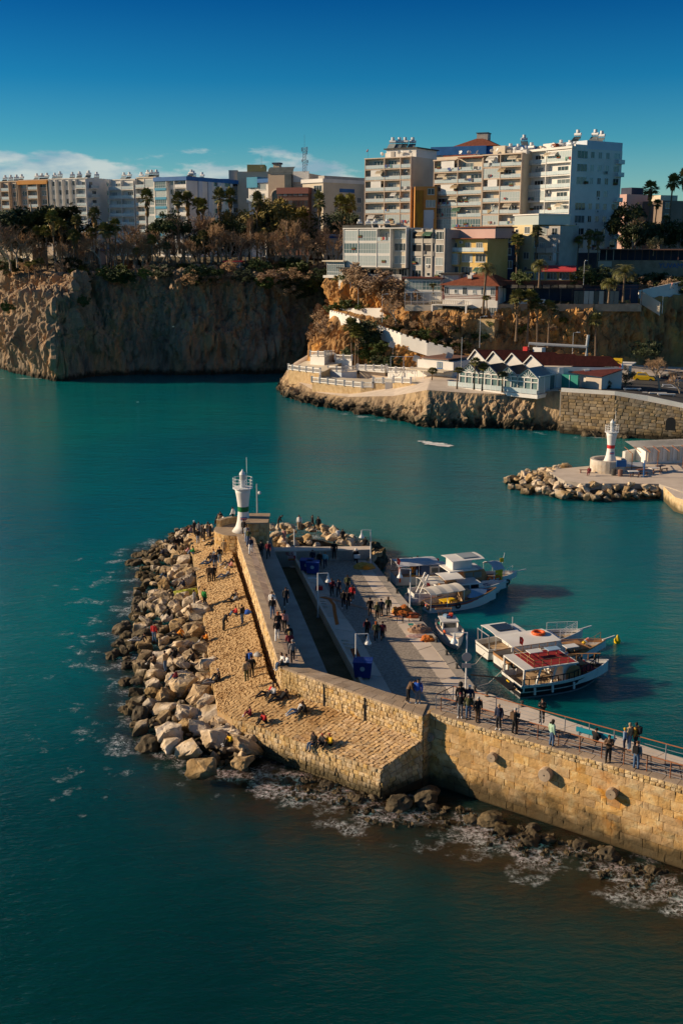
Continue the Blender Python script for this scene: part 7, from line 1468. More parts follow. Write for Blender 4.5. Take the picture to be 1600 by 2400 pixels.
for px,pt,pb,Y,lab in((1208,688,800,241,'leaning cliff foot palm, first of the row behind the maroon roofs'),(1234,688,805,241,'cliff foot palm, second of the row behind the maroon roofs'),(1257,705,815,240.5,'slender cliff foot palm, third of the row behind the maroon roofs'),(1283,712,815,240,'bushy cliff foot palm, fourth of the row behind the maroon roofs'),(1393,742,858,238,'tall lone palm in front of the shaded stone bastion'),(1209,555,650,255,'brown skirted palm beside the navy building'),(1254,536,620,259,'brown skirted palm by the straw coloured block'),(1351,555,625,262,'short palm, nearest the tower of the three'),(1376,545,630,262,'middle palm of the three below the white tower'),(1398,548,632,262,'outer palm of the three below the white tower'),(1130+10,690,735,242,'young palm beside the villa date palm'),(1015,660,690,253,'small palm by the low glass fronted house')):
    fp(px,pt,pb,Y,lab,None)
for px,pt,pb,Y,lab in((1518,435,545,290,'tall palm before the pink building'),(1532,470,545,292,'shorter dark palm before the pink building'),(1564,420,560,285,'tall palm between the pink and the brown building'),(1597,408,570,280,'tallest palm, at the edge of the view before the brown building'),(1556,505,560,285,'low palm at the foot of the brown building'),(1465,540,600,275,'shaggy palm in the dark trees right of the tower')):fp(px,pt,pb,Y,lab,None)
for px,pt,pb,Y in((1470,475,600,276),(1480,520,610,272),(1520,520,600,276),(1550,520,600,277),(1590,530,600,276),(1500,515,605,275),(1570,515,600,280)):lt('dark',px,pt,pb,Y,'dark tree in the shaded grove right of the white tower','dark grove right of the tower')
bt(1490,480,600,274,'bare pale tree in the dark grove right of the tower',None,2);lt('grey',1529,552,600,268,'round grey green tree above the stone terrace bar',None)
for px,py,Y,kd in((1390,650,249,'bush'),(1372,640,250,'dbush'),(1222,652,250,'bush'),(1405,660,249,'dbush'),(1410,640,252,'bush'),(1355,655,250,'dbush')):lt(kd,px,py-18,py+14,Y,'green bush beside the road lamp by the yellow restaurant','bushes by the yellow restaurant',1.2)
for k in range(22):px=1430+tr.random()*190;lt(tr.choice(('dbush','dbush','dry')),px,640+tr.uniform(0,20),685+tr.uniform(-6,8),256+tr.uniform(-2,4),'dark bush on the slope under the terrace bar, '+('towards the bastion' if px<1500 else 'below the blue letters' if px<1560 else 'at its outer end'),'bushes under the terrace bar',1.4)
for k in range(20):
    px=tr.uniform(960,1340);py=tr.uniform(735,800);f=(py-720)/110;lt(tr.choice(('dry','bush','dry')),px,py-7,py+8,244.5+tr.uniform(-.6,.4)-f*1.0,'small tuft on the orange cliff '+('below the pergola' if px<1040 else 'below the red roofed villa' if px<1170 else 'below the black awnings'),'tufts on the orange cliff',1.2)
for px,py in((1010,860),(1110,838),(1129,850),(1070,858),(1176,868),(1018,905)):fp(px,py,{1110:913,1129:916,1070:912,1176:920}.get(px,py+58),206 if px>1040 else 222,'young slim palm at the front of the glass restaurant','young palms at the restaurant front',3)
bt(1543,812,922,206,'wide reddish bare tree in the car park',None,0,1.25);bt(1590,850,930,204,'second bare tree at the edge of the car park',None,1,1.1);lt('grey',1463,862,918,207,'olive tree between the booth and the taxi',None,.9);lt('dbush',1510,800,835,236,'dark green bush behind the ticket booth',None,1.5)
for px in(1392,1406,1420):lt('dbush',px,892,912,206,'clipped potted bush beside the restaurant service wall','clipped bushes by the service wall',.8)
# --- lamps on the headland
for px,pt,pb,Y,lab in((895,690,757,252,'grey road lamp beside the white retaining wall'),(1366,612,668,248,'grey road lamp beside the yellow restaurant'),(1123,742,815,238,'grey road lamp at the cliff foot left of the roof duct'),(1340,780,835,236,'grey road lamp behind the maroon roofs'),(839,668,720,268,'thin pole on the orange cliff above the road'),(1080,790,868,214,'thin white mast by the restaurant gables'),(1550,695,735,246,'small lamp on the stair by the ramp wall'),(1297,570,615,258,'white cylindrical ventilation pipe at the straw coloured block')):
    b_=D(px,pb,Y);h=D(px,pt,Y).z-b_.z;t=thing('street_lamp',lab,'street lamp',b_);MB().tube([(0,0,0),(0,0,h)],[.09,.06] if px!=1297 else[.5,.5],M_GALV,6).out('pole',t)
    if px in(895,1366,1123,1340):MB().tube([(0,0,h),(1.1 if px!=1366 else .3,-.2,h+.12)],.05,M_GALV,4).box(.7 if px!=1366 else .1,1.4 if px!=1366 else .6,-.35,-.05,h+.05,h+.2,M_WMETAL).out('lamp_head',t)
# ================================================================ boats
M_HULLW=mat('hull_white',(0.70,0.70,0.68),(0.62,0.62,0.60),.8,.4);M_HULLB=mat('hull_black',(.015,.017,.022),rough=.4);M_HBLUE=mat('hull_blue',(.03,.08,.20),rough=.5);M_WOOD=mat('boat_wood',(.30,.15,.06),(.40,.22,.10),2,.6);M_DECK=mat('deck_wood',(.36,.25,.15),(.44,.32,.20),2,.7);M_CANV=mat('canvas_grey',(.46,.48,.52),(.54,.56,.60),1,.8);M_CANVW=mat('canvas_cream',(.60,.57,.50),(.68,.64,.57),1,.8);M_TARP=mat('tarp_blue',(.22,.36,.52),(.30,.44,.60),1,.6);M_DTARP=mat('tarp_dark',(.10,.10,.12),(.14,.14,.16),1,.8);M_ORNG=mat('lifebuoy_orange',(.75,.12,.02),rough=.5);M_REDDECK=mat('deck_red',(.30,.025,.025),(.22,.02,.02),2,.7);M_YEL=mat('oilskin_yellow',(.75,.48,.02),rough=.6)
def hull(t,L_,B_,H_,bands,deckm,deck_z=None,sheer=.35,rake=.9,flare=.85,transom=.75,nm='hull'):
    """boat hull lofted along x: stern at 0, bow at L_; waterline z=0; bands: [(material, fraction of height)]"""
    ns=14;rings=[]
    for i in range(ns+1):
        u=i/ns;bw_=B_/2*(transom+(1-transom)*sin(min(1,u/.45)*pi/2)) if u<.45 else B_/2*(1-((u-.45)/.55)**2.3);bw_=max(bw_,.02);zt=H_+sheer*(u**2.2)+.12*(1-u)**2;x=u*L_
        hs=[-.35];a=0
        for m_,fr in bands:hs.append(a*zt if a else 0.0);a+=fr
        hs=[-.35]+[zt*q for q in np.cumsum([0]+[fr for _,fr in bands])]
        ring=[]
        for z in hs:k=max(0,(z+.35)/(zt+.35));wv=bw_*(flare+(1-flare)*k)*(.72 if z<-.2 else 1);xx=x+rake*k*max(0,u-.55)/.45*(u>.55);ring.append((xx,wv,z))
        rings.append(ring)
    b=MB();nh=len(rings[0])
    for s in(-1,1):
        for j in range(nh-1):
            vs=[(r[j][0],s*r[j][1],r[j][2]) for r in rings]+[(r[j+1][0],s*r[j+1][1],r[j+1][2]) for r in rings];n=ns+1
            m_=bands[max(0,j-1)][0];b.add(vs,[((i,i+1,n+i+1,n+i) if s<0 else(i+1,i,n+i,n+i+1)) for i in range(ns)],m_)
    for j in range(nh-1):
        r=rings[0];b.add([(r[j][0],-r[j][1],r[j][2]),(r[j][0],r[j][1],r[j][2]),(r[j+1][0],r[j+1][1],r[j+1][2]),(r[j+1][0],-r[j+1][1],r[j+1][2])],[(1,0,3,2)],bands[max(0,j-1)][0])
    h=b.out(nm,t)
    dz=deck_z if deck_z is not None else H_-.3
    d=MB();vs=[]
    for r in rings:f=.93;vs+=[(r[-1][0]*.995+.02,-r[-1][1]*f,min(dz+(r[-1][2]-H_)*.7,r[-1][2]-.1)),(r[-1][0]*.995+.02,r[-1][1]*f,min(dz+(r[-1][2]-H_)*.7,r[-1][2]-.1))]
    d.add(vs,[(2*i,2*i+1,2*i+3,2*i+2)[::-1] for i in range(ns)],deckm);d.out('deck',t)
    g=MB()
    for s in(-1,1):g.tube([(r[-1][0],s*r[-1][1],r[-1][2]) for r in rings],.055,bands[-1][0] if bands[-1][0] is not M_HULLW else M_WMETAL,4)
    g.out('gunwale',t);inner=MB()
    for s in(-1,1):
        vs=[(r[-1][0],s*(r[-1][1]-.03),r[-1][2]) for r in rings]+[(r[-1][0],s*max(.01,r[-1][1]*.93),dz-.05) for r in rings];n=ns+1;inner.add(vs,[(i,i+1,n+i+1,n+i) if s>0 else(i+1,i,n+i,n+i+1) for i in range(ns)],M_HULLW)
    inner.out('bulwark',t);return rings
def boat(name,label,stern,bow,cat='boat'):
    a,b_=P(*stern),P(*bow);d=b_-a;t=thing(name,label,cat,a,atan2(d.y,d.x));t.scale=(.86,.84,.78);return t,d.length
def canopy(t,x0,x1,w,z,m,arch=.25,nm='canopy',posts=True,th=.06,sag=0.0,pm=None):
    b=MB();n=8;vs=[];k_=max(3,int((x1-x0)/.7))
    for i in range(k_+1):
        x=x0+(x1-x0)*i/k_;sc=0 if i%2==0 else-sag
        for j in range(n+1):y=-w+2*w*j/n;vs.append((x,y,z+arch*(1-(y/w)**2)+sc))
    q=len(vs);fs=[(i*(n+1)+j,i*(n+1)+j+1,(i+1)*(n+1)+j+1,(i+1)*(n+1)+j) for i in range(k_) for j in range(n)]
    b.add(vs+[(x,y,zz-th) for x,y,zz in vs],[f[::-1] for f in fs]+[tuple(p+q for p in f) for f in fs]+[(i*(n+1),(i+1)*(n+1),(i+1)*(n+1)+q,i*(n+1)+q) for i in range(k_)]+[((i+1)*(n+1)+n,i*(n+1)+n,i*(n+1)+n+q,(i+1)*(n+1)+n+q) for i in range(k_)]+[tuple(range(n+1))+tuple(range(q+n,q-1,-1)),tuple(range(q-n-1,q))[::-1]+tuple(range(2*q-n-1,2*q))],m);o=b.out(nm,t)
    if posts:
        for i in range(3 if x1-x0>3 else 2):
            for s in(-1,1):x=x0+.1+(x1-x0-.2)*i/(2 if x1-x0>3 else 1);MB().tube([(x,s*w*.93,.5),(x,s*w*.96,z)],.03,pm or M_WMETAL,5).out('canopy_post',t)
    return o
def cabin(t,x0,x1,w,z0,z1,m=M_HULLW,slope=.5,nm='cabin',back=0.0,win=True,roof=None):
    b=MB();vs=[(x0,-w,z0),(x1,-w,z0),(x1,w,z0),(x0,w,z0),(x0+back,-w*.92,z1),(x1-slope,-w*.92,z1),(x1-slope,w*.92,z1),(x0+back,w*.92,z1)]
    b.add(vs,[(0,1,5,4),(1,2,6,5),(2,3,7,6),(3,0,4,7)],m);b.add(vs[4:],[(0,1,2,3)],roof or m);c=b.out(nm,t)
    if win:
        zm0,zm1=z0+(z1-z0)*.45,z0+(z1-z0)*.85
        for s in(-1,1):
            n=max(1,int((x1-x0-slope)/.9))
            for k in range(n):
                xa=x0+.25+(x1-x0-slope-.4)*k/n;xb=xa+(x1-x0-slope-.4)/n-.15;fo=lambda z:s*(w-.08*w*(z-z0)/(z1-z0)+.012)
                MB().add([(xa,fo(zm0),zm0),(xb,fo(zm0),zm0),(xb,fo(zm1),zm1),(xa,fo(zm1),zm1)],[(0,1,2,3),(3,2,1,0)],M_PANE).out('window',c)
        f=lambda q:x1-slope*q;MB().add([(f(.45)+.012,-w*.8,zm0),(f(.45)+.012,w*.8,zm0),(f(.85)+.012,w*.78,zm1),(f(.85)+.012,-w*.78,zm1)],[(0,1,2,3)],M_PANE).out('windscreen',c)
    return c
def rail_(t,pts,h,m,n=None,nm='railing',r=.025,mids=1):
    b=MB();pts=[Vector(p) for p in pts]
    for k in range(1,mids+2):b.tube([p+Vector((0,0,h*k/(mids+1))) for p in pts],r if k==mids+1 else r*.6,m,5)
    f=poly_at(pts);Ln=sum((q-p).length for p,q in zip(pts[:-1],pts[1:]));n=n or max(2,int(Ln/.9))
    for k in range(n+1):q=f(k/n);b.tube([q,q+Vector((0,0,h))],r,m,5)
    return b.out(nm,t)
def tyre(t,p,ax='y',R_=.26):return MB().torus(p,R_,.10,M_BLACK,ax,14,6).out('fender_tyre',t)
def buoyring(t,p,ax='y'):return MB().torus(p,.33,.09,M_ORNG,ax,16,6).out('lifebuoy',t)
def tflag(t,p,s=.55,drop=.9):
    f=MB();f.tube([(p[0],p[1],p[2]-.3),(p[0],p[1],p[2]+1.0)],.02,M_GALV,4);o=f.out('flagstaff',t)
    c=MB();c.add([(p[0]+.02,p[1],p[2]+.95),(p[0]+.28,p[1]-.05,p[2]+.85),(p[0]+.45,p[1]-.02,p[2]+.5),(p[0]+.35,p[1],p[2]-.1),(p[0]+.02,p[1],p[2]+.2)],[(0,1,2,3,4),(4,3,2,1,0)],M_RED);fo=c.out('flag',o)
    m_=MB();n=8;cx,cz=p[0]+.18,p[2]+.5
    m_.add([(cx+.09*cos(a),p[1]-.06,cz+.09*sin(a)) for a in[pi*.25+1.5*pi*k/n for k in range(n+1)]]+[(cx+.025+.07*cos(a),p[1]-.06,cz+.07*sin(a)) for a in[pi*.25+1.5*pi*k/n for k in range(n,-1,-1)]],[(i,i+1,2*n-i,2*n+1-i) for i in range(n)],M_WHITE);m_.out('crescent',o)
# 1 fishing boat with the long grey canopy
t,L_=boat('fishing_boat','white fishing boat under a long ribbed grey canopy, outermost on the quay',(921,1366),(1110,1352));hull(t,L_,3.4,1.15,[(M_HULLW,.62),(M_HULLW,.32),(M_WOOD,.06)],M_DECK,.55,rake=1.0)
canopy(t,.1,L_*.60,1.75,2.75,M_CANV,.30,sag=.04);cabin(t,L_*.48,L_*.80,1.05,.7,2.2,slope=.5);MB().box(L_*.35,L_*.47,-1.2,1.2,.5,2.6,M_HBLUE).out('wheelhouse',t)
MB().box(.3,.5,-1.5,-1.2,.5,2.6,M_ORNG).out('orange_post',t);tflag(t,(.0,-1.4,2.9));MB().lathe([(.3,0),(.34,.5),(.3,.55)],M_RED,10,(L_*.62,.3,2.25)).out('drum',t)
for k,m_ in enumerate((M_ORNG,M_YEL,M_TEALG)):MB().obox((1.2+k*1.1,-.5+.4*k,.72),(.6,.45,.35),m_).out('fish_box',t)
rail_(t,[(L_*.7,-1.25,1.2),(L_*.95,-.5,1.4)],.6,M_WMETAL)
# 2 cruiser with wooden wheelhouse and grey tent
t,L_=boat('cabin_boat','large cruiser with a varnished wheelhouse and a grey tented awning over its foredeck',(1010,1392),(1212,1370));hull(t,L_,4.0,1.5,[(M_HULLB,.18),(M_HULLW,.55),(M_HBLUE,.07),(M_HULLW,.20)],M_DECK,1.15,rake=1.4)
cabin(t,3.4,7.0,1.45,1.2,3.1,M_WOOD,1.0,'wheelhouse',roof=M_CANV);MB().box(1.6,5.2,-1.5,1.5,3.12,3.24,M_WHITE).box(2.2,4.6,-1.0,1.0,3.25,4.35,M_HULLW).out('upper_deck',t);canopy(t,1.8,6.0,1.5,4.55,M_WHITE,.12,'top_roof',False);MB().box(3.4,5.4,-1.0,1.0,4.70,4.75,M_PANE).out('solar_panel',t)
canopy(t,7.2,L_-1.0,1.55,2.95,M_CANV,.55,'awning',True,sag=.05);MB().box(7.4,L_-2.2,-1.5,-1.46,1.3,2.95,M_DTARP).out('awning_curtain',t);MB().box(L_-2.1,L_-1.2,-1.4,-1.36,1.4,2.9,M_YEL).out('yellow_curtain',t)
for x in(L_-2.9,L_-1.9):buoyring(t,(x,-1.62,1.75))
MB().tube([(L_+.6,0,1.75),(L_+2.6,0,2.0)],.07,M_WHITE,5).out('bowsprit',t);rail_(t,[(7.2,-1.6,1.5),(L_-1,-1.1,1.7),(L_+.8,0,1.85)],.8,M_WMETAL);tyre(t,(L_-.3,-1.0,.9));pol=MB().tube([(L_-.6,.4,1.9),(L_-.1,.4,4.4)],.03,M_WMETAL,4).out('flagstaff',t);MB().box(L_-.75,L_-.25,.3,.34,3.2,3.75,M_YEL).out('flag',pol);tflag(t,(2.0,-1.6,1.9))
# 3 motor boat with the white cuddy
t,L_=boat('motor_boat','white motor boat with a curved stern, cream canopies and a long low cuddy',(962,1412),(1192,1390));hull(t,L_,3.6,1.35,[(M_HULLB,.12),(M_HULLW,.50),(M_HBLUE,.06),(M_HULLW,.32)],M_HULLW,.8,rake=1.3,transom=.6)
cabin(t,L_*.52,L_*.86,1.25,1.0,2.2,slope=.9);cabin(t,L_*.36,L_*.54,1.2,.9,2.9,M_WOOD,.7,'wheelhouse',roof=M_WHITE);canopy(t,L_*.10,L_*.34,1.4,2.75,M_CANVW,.25,sag=.10);canopy(t,L_*.33,L_*.56,1.4,3.05,M_WHITE,.12,'hard_top',False)
MB().tube([(.8,-.5,.9),(1.9,-.5,3.6)],.12,M_HULLW,6).tube([(.8,.5,.9),(1.9,.5,3.6)],.12,M_HULLW,6).out('stern_davit',t);buoyring(t,(L_*.24,-1.5,1.7));tflag(t,(L_*.13,-1.4,2.0));MB().lathe([(1.2,-.2),(1.45,.5),(1.3,1.0)],M_HULLW,14,(.7,0,0),cap=False).out('stern_fairing',t)
# 4 open wooden boat
t,L_=boat('wooden_boat','open wooden boat with a red stripe, yellow table and pale blue bow tarpaulin',(997,1433),(1166,1407));rg=hull(t,L_,2.9,1.0,[(M_HULLW,.58),(mat('stripe_red',(.50,.10,.06),rough=.5),.24),(M_HBLUE,.10),(M_WOOD,.08)],M_DECK,.35,rake=1.0,sheer=.75,transom=.55)
canopy(t,-.2,L_*.52,1.4,2.6,M_CANVW,.32,sag=.07);
tb=MB();tb.add([(L_*.60,-1.15,1.35),(L_*.62,1.15,1.35),(L_*.72,0,2.0),(L_*.98,0,1.75),(L_*.9,-.75,1.45),(L_*.9,.75,1.45),(L_*.75,-1.2,1.3),(L_*.75,1.2,1.3)],[(0,2,1),(0,6,2),(6,4,2),(4,3,2),(1,2,7),(7,2,5),(5,2,3)],M_TARP);tb.out('tarpaulin',t)
MB().box(1.9,3.6,-.6,.5,1.05,1.12,M_YEL).tube([(2,-.5,.4),(2,-.5,1.1)],.05,M_YEL,4).tube([(3.5,-.5,.4),(3.5,-.5,1.1)],.05,M_YEL,4).tube([(2,.4,.4),(2,.4,1.1)],.05,M_YEL,4).tube([(3.5,.4,.4),(3.5,.4,1.1)],.05,M_YEL,4).out('table',t);MB().box(2.3,2.75,-1.1,-.7,.7,.76,M_YEL).box(2.3,2.36,-1.1,-.7,.76,1.35,M_YEL).tube([(2.35,-1.05,.35),(2.35,-1.05,.7)],.03,M_YEL,4).tube([(2.7,-1.05,.35),(2.7,-1.05,.7)],.03,M_YEL,4).out('chair',t);MB().obox((4.9,.1,1.3),(1.1,1.2,1.5),M_DECK).out('engine_box',t)
tyre(t,(-.15,-.7,.75),'x');tyre(t,(L_*.40,-1.58,.72));tyre(t,(-.1,.6,.8),'x')
# 5 small fishing boat, bow to the camera
t,L_=boat('fishing_boat','small white fishing boat heaped with gear, its bow turned towards the camera',(1040,1472),(1072,1527));hull(t,L_*1.05,2.6,1.0,[(M_HULLW,.45),(M_HULLW,.45),(mat('trim_pink',(.55,.40,.34),rough=.6),.10)],M_HULLW,.55,rake=.8,sheer=.6)
cabin(t,L_*.25,L_*.5,.8,.6,1.9,M_HULLW,.15);MB().box(L_*.2,L_*.52,-.95,.95,1.92,2.0,M_HULLW).out('roof',t)
for k in range(9):MB().obox((L_*.08+.25*k,tr.uniform(-.7,.7),2.1 if 2<k<7 else 1.0),(.5,.4,.3),(M_HBLUE,M_WHITE,M_TEALG,M_ORNG,M_TARP,M_RED,M_HBLUE,M_NET2,M_TEALG)[k],Matrix.Rotation(k,3,'Z')).out('gear_box',t)
for k in range(14):MB().tube([(.3,-.5+k*.07,.8),(-.2+tr.uniform(-.3,.3),-.9+k*.13,2.3+tr.uniform(-.3,.5))],.022,M_WOOD,4).lathe([(.02,0),(.14,.1),(.02,.22)],M_WOOD,6,(-.2,-.9+k*.13,2.2)).out('marker_buoy',t)
buoyring(t,(L_*.75,-.9,1.15))
# 6 white boat at the back of the second cluster
t,L_=boat('motor_boat','white boat with a solar panel roof and netted bow rail behind the tour boats',(1128,1541),(1372,1506));hull(t,L_,3.8,1.3,[(M_HULLB,.16),(M_HULLW,.58),(M_HULLB,.06),(M_HULLW,.20)],M_DECK,.8,rake=1.2)
cabin(t,L_*.28,L_*.50,1.3,.9,2.9,slope=.9,nm='wheelhouse');canopy(t,L_*.06,L_*.32,1.6,3.05,M_WHITE,.10,'hard_top');MB().box(L_*.12,L_*.30,-.9,.9,3.18,3.24,M_PANE).out('solar_panel',t);MB().box(L_*.50,L_*.80,-1.2,1.2,1.2,1.55,M_HBLUE).out('sun_pad',t);rail_(t,[(L_*.78,-1.3,1.5),(L_*.98,-.4,1.65),(L_*1.05,0,1.7),(L_*.98,.4,1.65),(L_*.78,1.3,1.5)],.95,M_WMETAL,mids=4);MB().tube([(L_+.6,0,1.6),(L_+2.2,0,1.9)],.09,M_WHITE,5).out('bowsprit',t);MB().tube([(.2,-1.2,.9),(.1,-1.2,2.9),(.1,1.2,2.9),(.2,1.2,.9)],.06,M_GALV,6).out('stern_arch',t);MB().tube([(L_*.32,0,3.1),(L_*.32,0,4.2)],.04,M_WMETAL,5).out('mast',t)
for k in range(2):rail_(t,[(.3+k*1.5,-1.55,.3),(.6+k*1.5,-1.6,1.3)],.35,M_WMETAL,4,'boarding_ladder')
# 7 tour boat with long white roof
t,L_=boat('tour_boat','tour boat with a long flat white roof and an orange lifebuoy lying on it',(1172,1572),(1425,1532));hull(t,L_,4.2,1.4,[(M_HULLB,.25),(M_HULLW,.55),(M_WOOD,.20)],M_DECK,.9,rake=1.3)
canopy(t,L_*.02,L_*.52,1.75,3.25,M_WHITE,.12,'hard_top');MB().box(.1,L_*.5,-1.78,-1.7,2.75,3.25,M_HULLW).out('roof_fascia',t);cabin(t,L_*.42,L_*.66,1.4,1.0,3.0,slope=1.3,nm='wheelhouse');MB().torus((L_*.40,.3,3.5),.55,.16,M_ORNG,'z',18,6).out('lifebuoy',t);MB().box(L_*.66,L_*.88,-1.2,1.2,1.45,1.6,M_WOOD).out('foredeck_table',t);rail_(t,[(L_*.66,-1.55,1.5),(L_*.95,-.6,1.7),(L_*1.06,0,1.8)],.85,M_WOOD);MB().tube([(L_+.9,0,1.7),(L_+2.3,0,1.95)],.10,M_WHITE,5).out('bowsprit',t);tflag(t,(L_*.09,-1.7,3.35),1.0)
for k,m_ in enumerate((M_YEL,M_WHITE,M_ORNG,mat('float_pink',(.5,.25,.3),rough=.6))):MB().lathe([(.05,0),(.22,.2),(.05,.42)],m_,8,(L_*.86+k*.3,-.3+.2*k,1.7)).out('float',t)
for k in range(5):
    x=1.5+k*1.2;MB().box(x,x+.5,-1.2,-.75,1.35,1.42,M_BLACK).box(x,x+.05,-1.2,-.75,1.42,2.0,M_BLACK).tube([(x+.05,-1.15,.9),(x+.05,-1.15,1.4)],.03,M_BLACK,4).tube([(x+.45,-1.15,.9),(x+.45,-1.15,1.4)],.03,M_BLACK,4).out('deck_chair',t)
# 8 front tour boat
t,L_=boat('tour_boat','white and black striped tour boat with a red carpeted upper deck, nearest the walkway',(1196,1622),(1420,1588));st_=P(1197,1632);
hull(t,L_,4.4,1.35,[(mat('hull_keel',(.20,.21,.22),rough=.5),.12),(M_HULLB,.32),(M_HULLW,.07),(M_HULLB,.29),(M_HULLW,.20)],M_DECK,.8,rake=1.5,sheer=.6,transom=.88)
cabin(t,L_*.50,L_*.74,1.75,.9,3.0,slope=.8,nm='deckhouse',win=False);cab_=t.children[-1] if t.children else None
MB().add([(L_*.735,-1.4,1.9),(L_*.735,1.4,1.9),(L_*.70,1.4,2.8),(L_*.70,-1.4,2.8)],[(0,1,2,3)],M_PANE).out('windscreen',t)
MB().box(L_*.02,L_*.66,-2.0,2.0,3.0,3.14,M_HULLW).box(L_*.14,L_*.64,-1.8,1.8,3.145,3.17,M_REDDECK).out('upper_deck',t)
MB().box(L_*.76,L_*.95,-1.2,1.2,1.62,1.70,M_REDDECK).out('foredeck_carpet',t)
rail_(t,[(L_*.14,-1.85,3.15),(L_*.40,-1.85,3.15),(L_*.64,-1.85,3.15)],.75,M_WOOD,5,'upper_railing',.035);rail_(t,[(L_*.14,1.85,3.15),(L_*.64,1.85,3.15)],.75,M_WOOD,5,'upper_railing',.035);rail_(t,[(L_*.14,-1.85,3.15),(L_*.14,1.85,3.15)],.75,M_WOOD,3,'upper_railing',.035)
for k in range(3):MB().box(L_*.22+k*1.9,L_*.22+k*1.9+1.3,.1,1.0,3.75,3.82,M_HULLW if k!=1 else M_TARP).tube([(L_*.22+k*1.9+.2,.55,3.17),(L_*.22+k*1.9+.2,.55,3.75)],.05,M_WOOD,4).tube([(L_*.22+k*1.9+1.1,.55,3.17),(L_*.22+k*1.9+1.1,.55,3.75)],.05,M_WOOD,4).out('deck_table',t)
MB().box(L_*.77,L_*.86,-.7,.7,2.15,2.22,M_WOOD).tube([(L_*.78,0,1.6),(L_*.78,0,2.2)],.05,M_WOOD,4).tube([(L_*.85,0,1.6),(L_*.85,0,2.2)],.05,M_WOOD,4).out('bow_table',t)
rail_(t,[(.15,-1.95,1.35),(L_*.3,-2.15,1.35),(L_*.6,-2.1,1.45),(L_*.85,-1.3,1.75),(L_*1.02,-.35,1.95)],.75,M_BLACK,16,'side_railing',.05,0);rail_(t,[(.15,1.95,1.35),(L_*.3,2.15,1.35),(L_*.6,2.1,1.45),(L_*.85,1.3,1.75),(L_*1.02,.35,1.95)],.75,M_WOOD,16,'side_railing',.05,0)
MB().tube([(L_*1.02,-.35,2.7),(L_*1.07,0,2.75),(L_*1.02,.35,2.7)],.06,M_WOOD,5).out('bow_rail',t);tyre(t,(L_*.9,1.2,1.9),'x',.36);tyre(t,(L_*.14,1.6,2.1),'y',.36)
for x in(.25,L_*.16,L_*.34):
    for s in(-1,1):MB().tube([(x,s*1.85,.8),(x+(.5 if x>.3 else 0),s*1.9,3.0)],.11,M_HULLW,4).out('deck_post',t)
for k in range(3):MB().box(L_*.20+k*1.2,L_*.20+k*1.2+.9,-.2,.9,1.35,1.42,M_DECK).tube([(L_*.20+k*1.2+.45,.35,.8),(L_*.20+k*1.2+.45,.35,1.4)],.06,M_DECK,4).out('saloon_table',t);MB().box(L_*.20+k*1.2,L_*.20+k*1.2+.9,-1.5,-1.1,.8,1.25,M_DECK).out('saloon_bench',t)
am=MB();n=10;am.add([(L_*.53+.75+.75*cos(pi*k/n),-1.80,2.05+.75*sin(pi*k/n)) for k in range(n+1)]+[(L_*.53,-1.80,1.0),(L_*.53+1.5,-1.80,1.0)],[tuple(range(n+1))+(n+1,n+2)],M_WOOD);am.out('arched_doorway',t)
for y in(-.9,.6):MB().box(-.02,0.02,y-.28,y+.28,.62,1.0,M_YEL if y>0 else M_DECK).out('stern_plate',t)
# fenders hung along the near hulls
for x in(1.2,3.0,5.2):MB().tube([(x,-2.22,1.2),(x,-2.26,.5)],.11,M_WHITE,6).out('fender',t)
# passerelle and ropes
for a,b_,za,zb_,lab in(((1092,1560),(1135,1530),1.2,1.3,'mooring rope of the solar roofed boat'),((1108,1612),(1180,1568),1.2,1.4,'mooring rope of the white roofed tour boat'),((1010,1478),(1040,1480),1.2,1.0,'mooring rope of the small fishing boat')):
    p,q=P(*a,za),P(*b_,zb_);m_=(p+q)/2-Vector((0,0,.4));tag(MB().tube([(0,0,0),m_-p,q-p],.025,M_CANVW,4).out('mooring_rope',None,loc=p),lab,'rope')
gwy=P(1098,1600,1.3);gwp=thing('gangplank','dark gangplank lying from the quay to the striped tour boat','gangplank',P(1165,1588,1.35));e_=P(1200,1608,1.6)-P(1165,1588,1.35);MB().box(0,e_.length,-.3,.3,-.05,.05,M_BLACK).out('plank',gwp,rz=atan2(e_.y,e_.x));MB().tube([(0,0,0),(-2.0,.8,-.1)],.06,M_BLACK,5).out('boom',gwp)
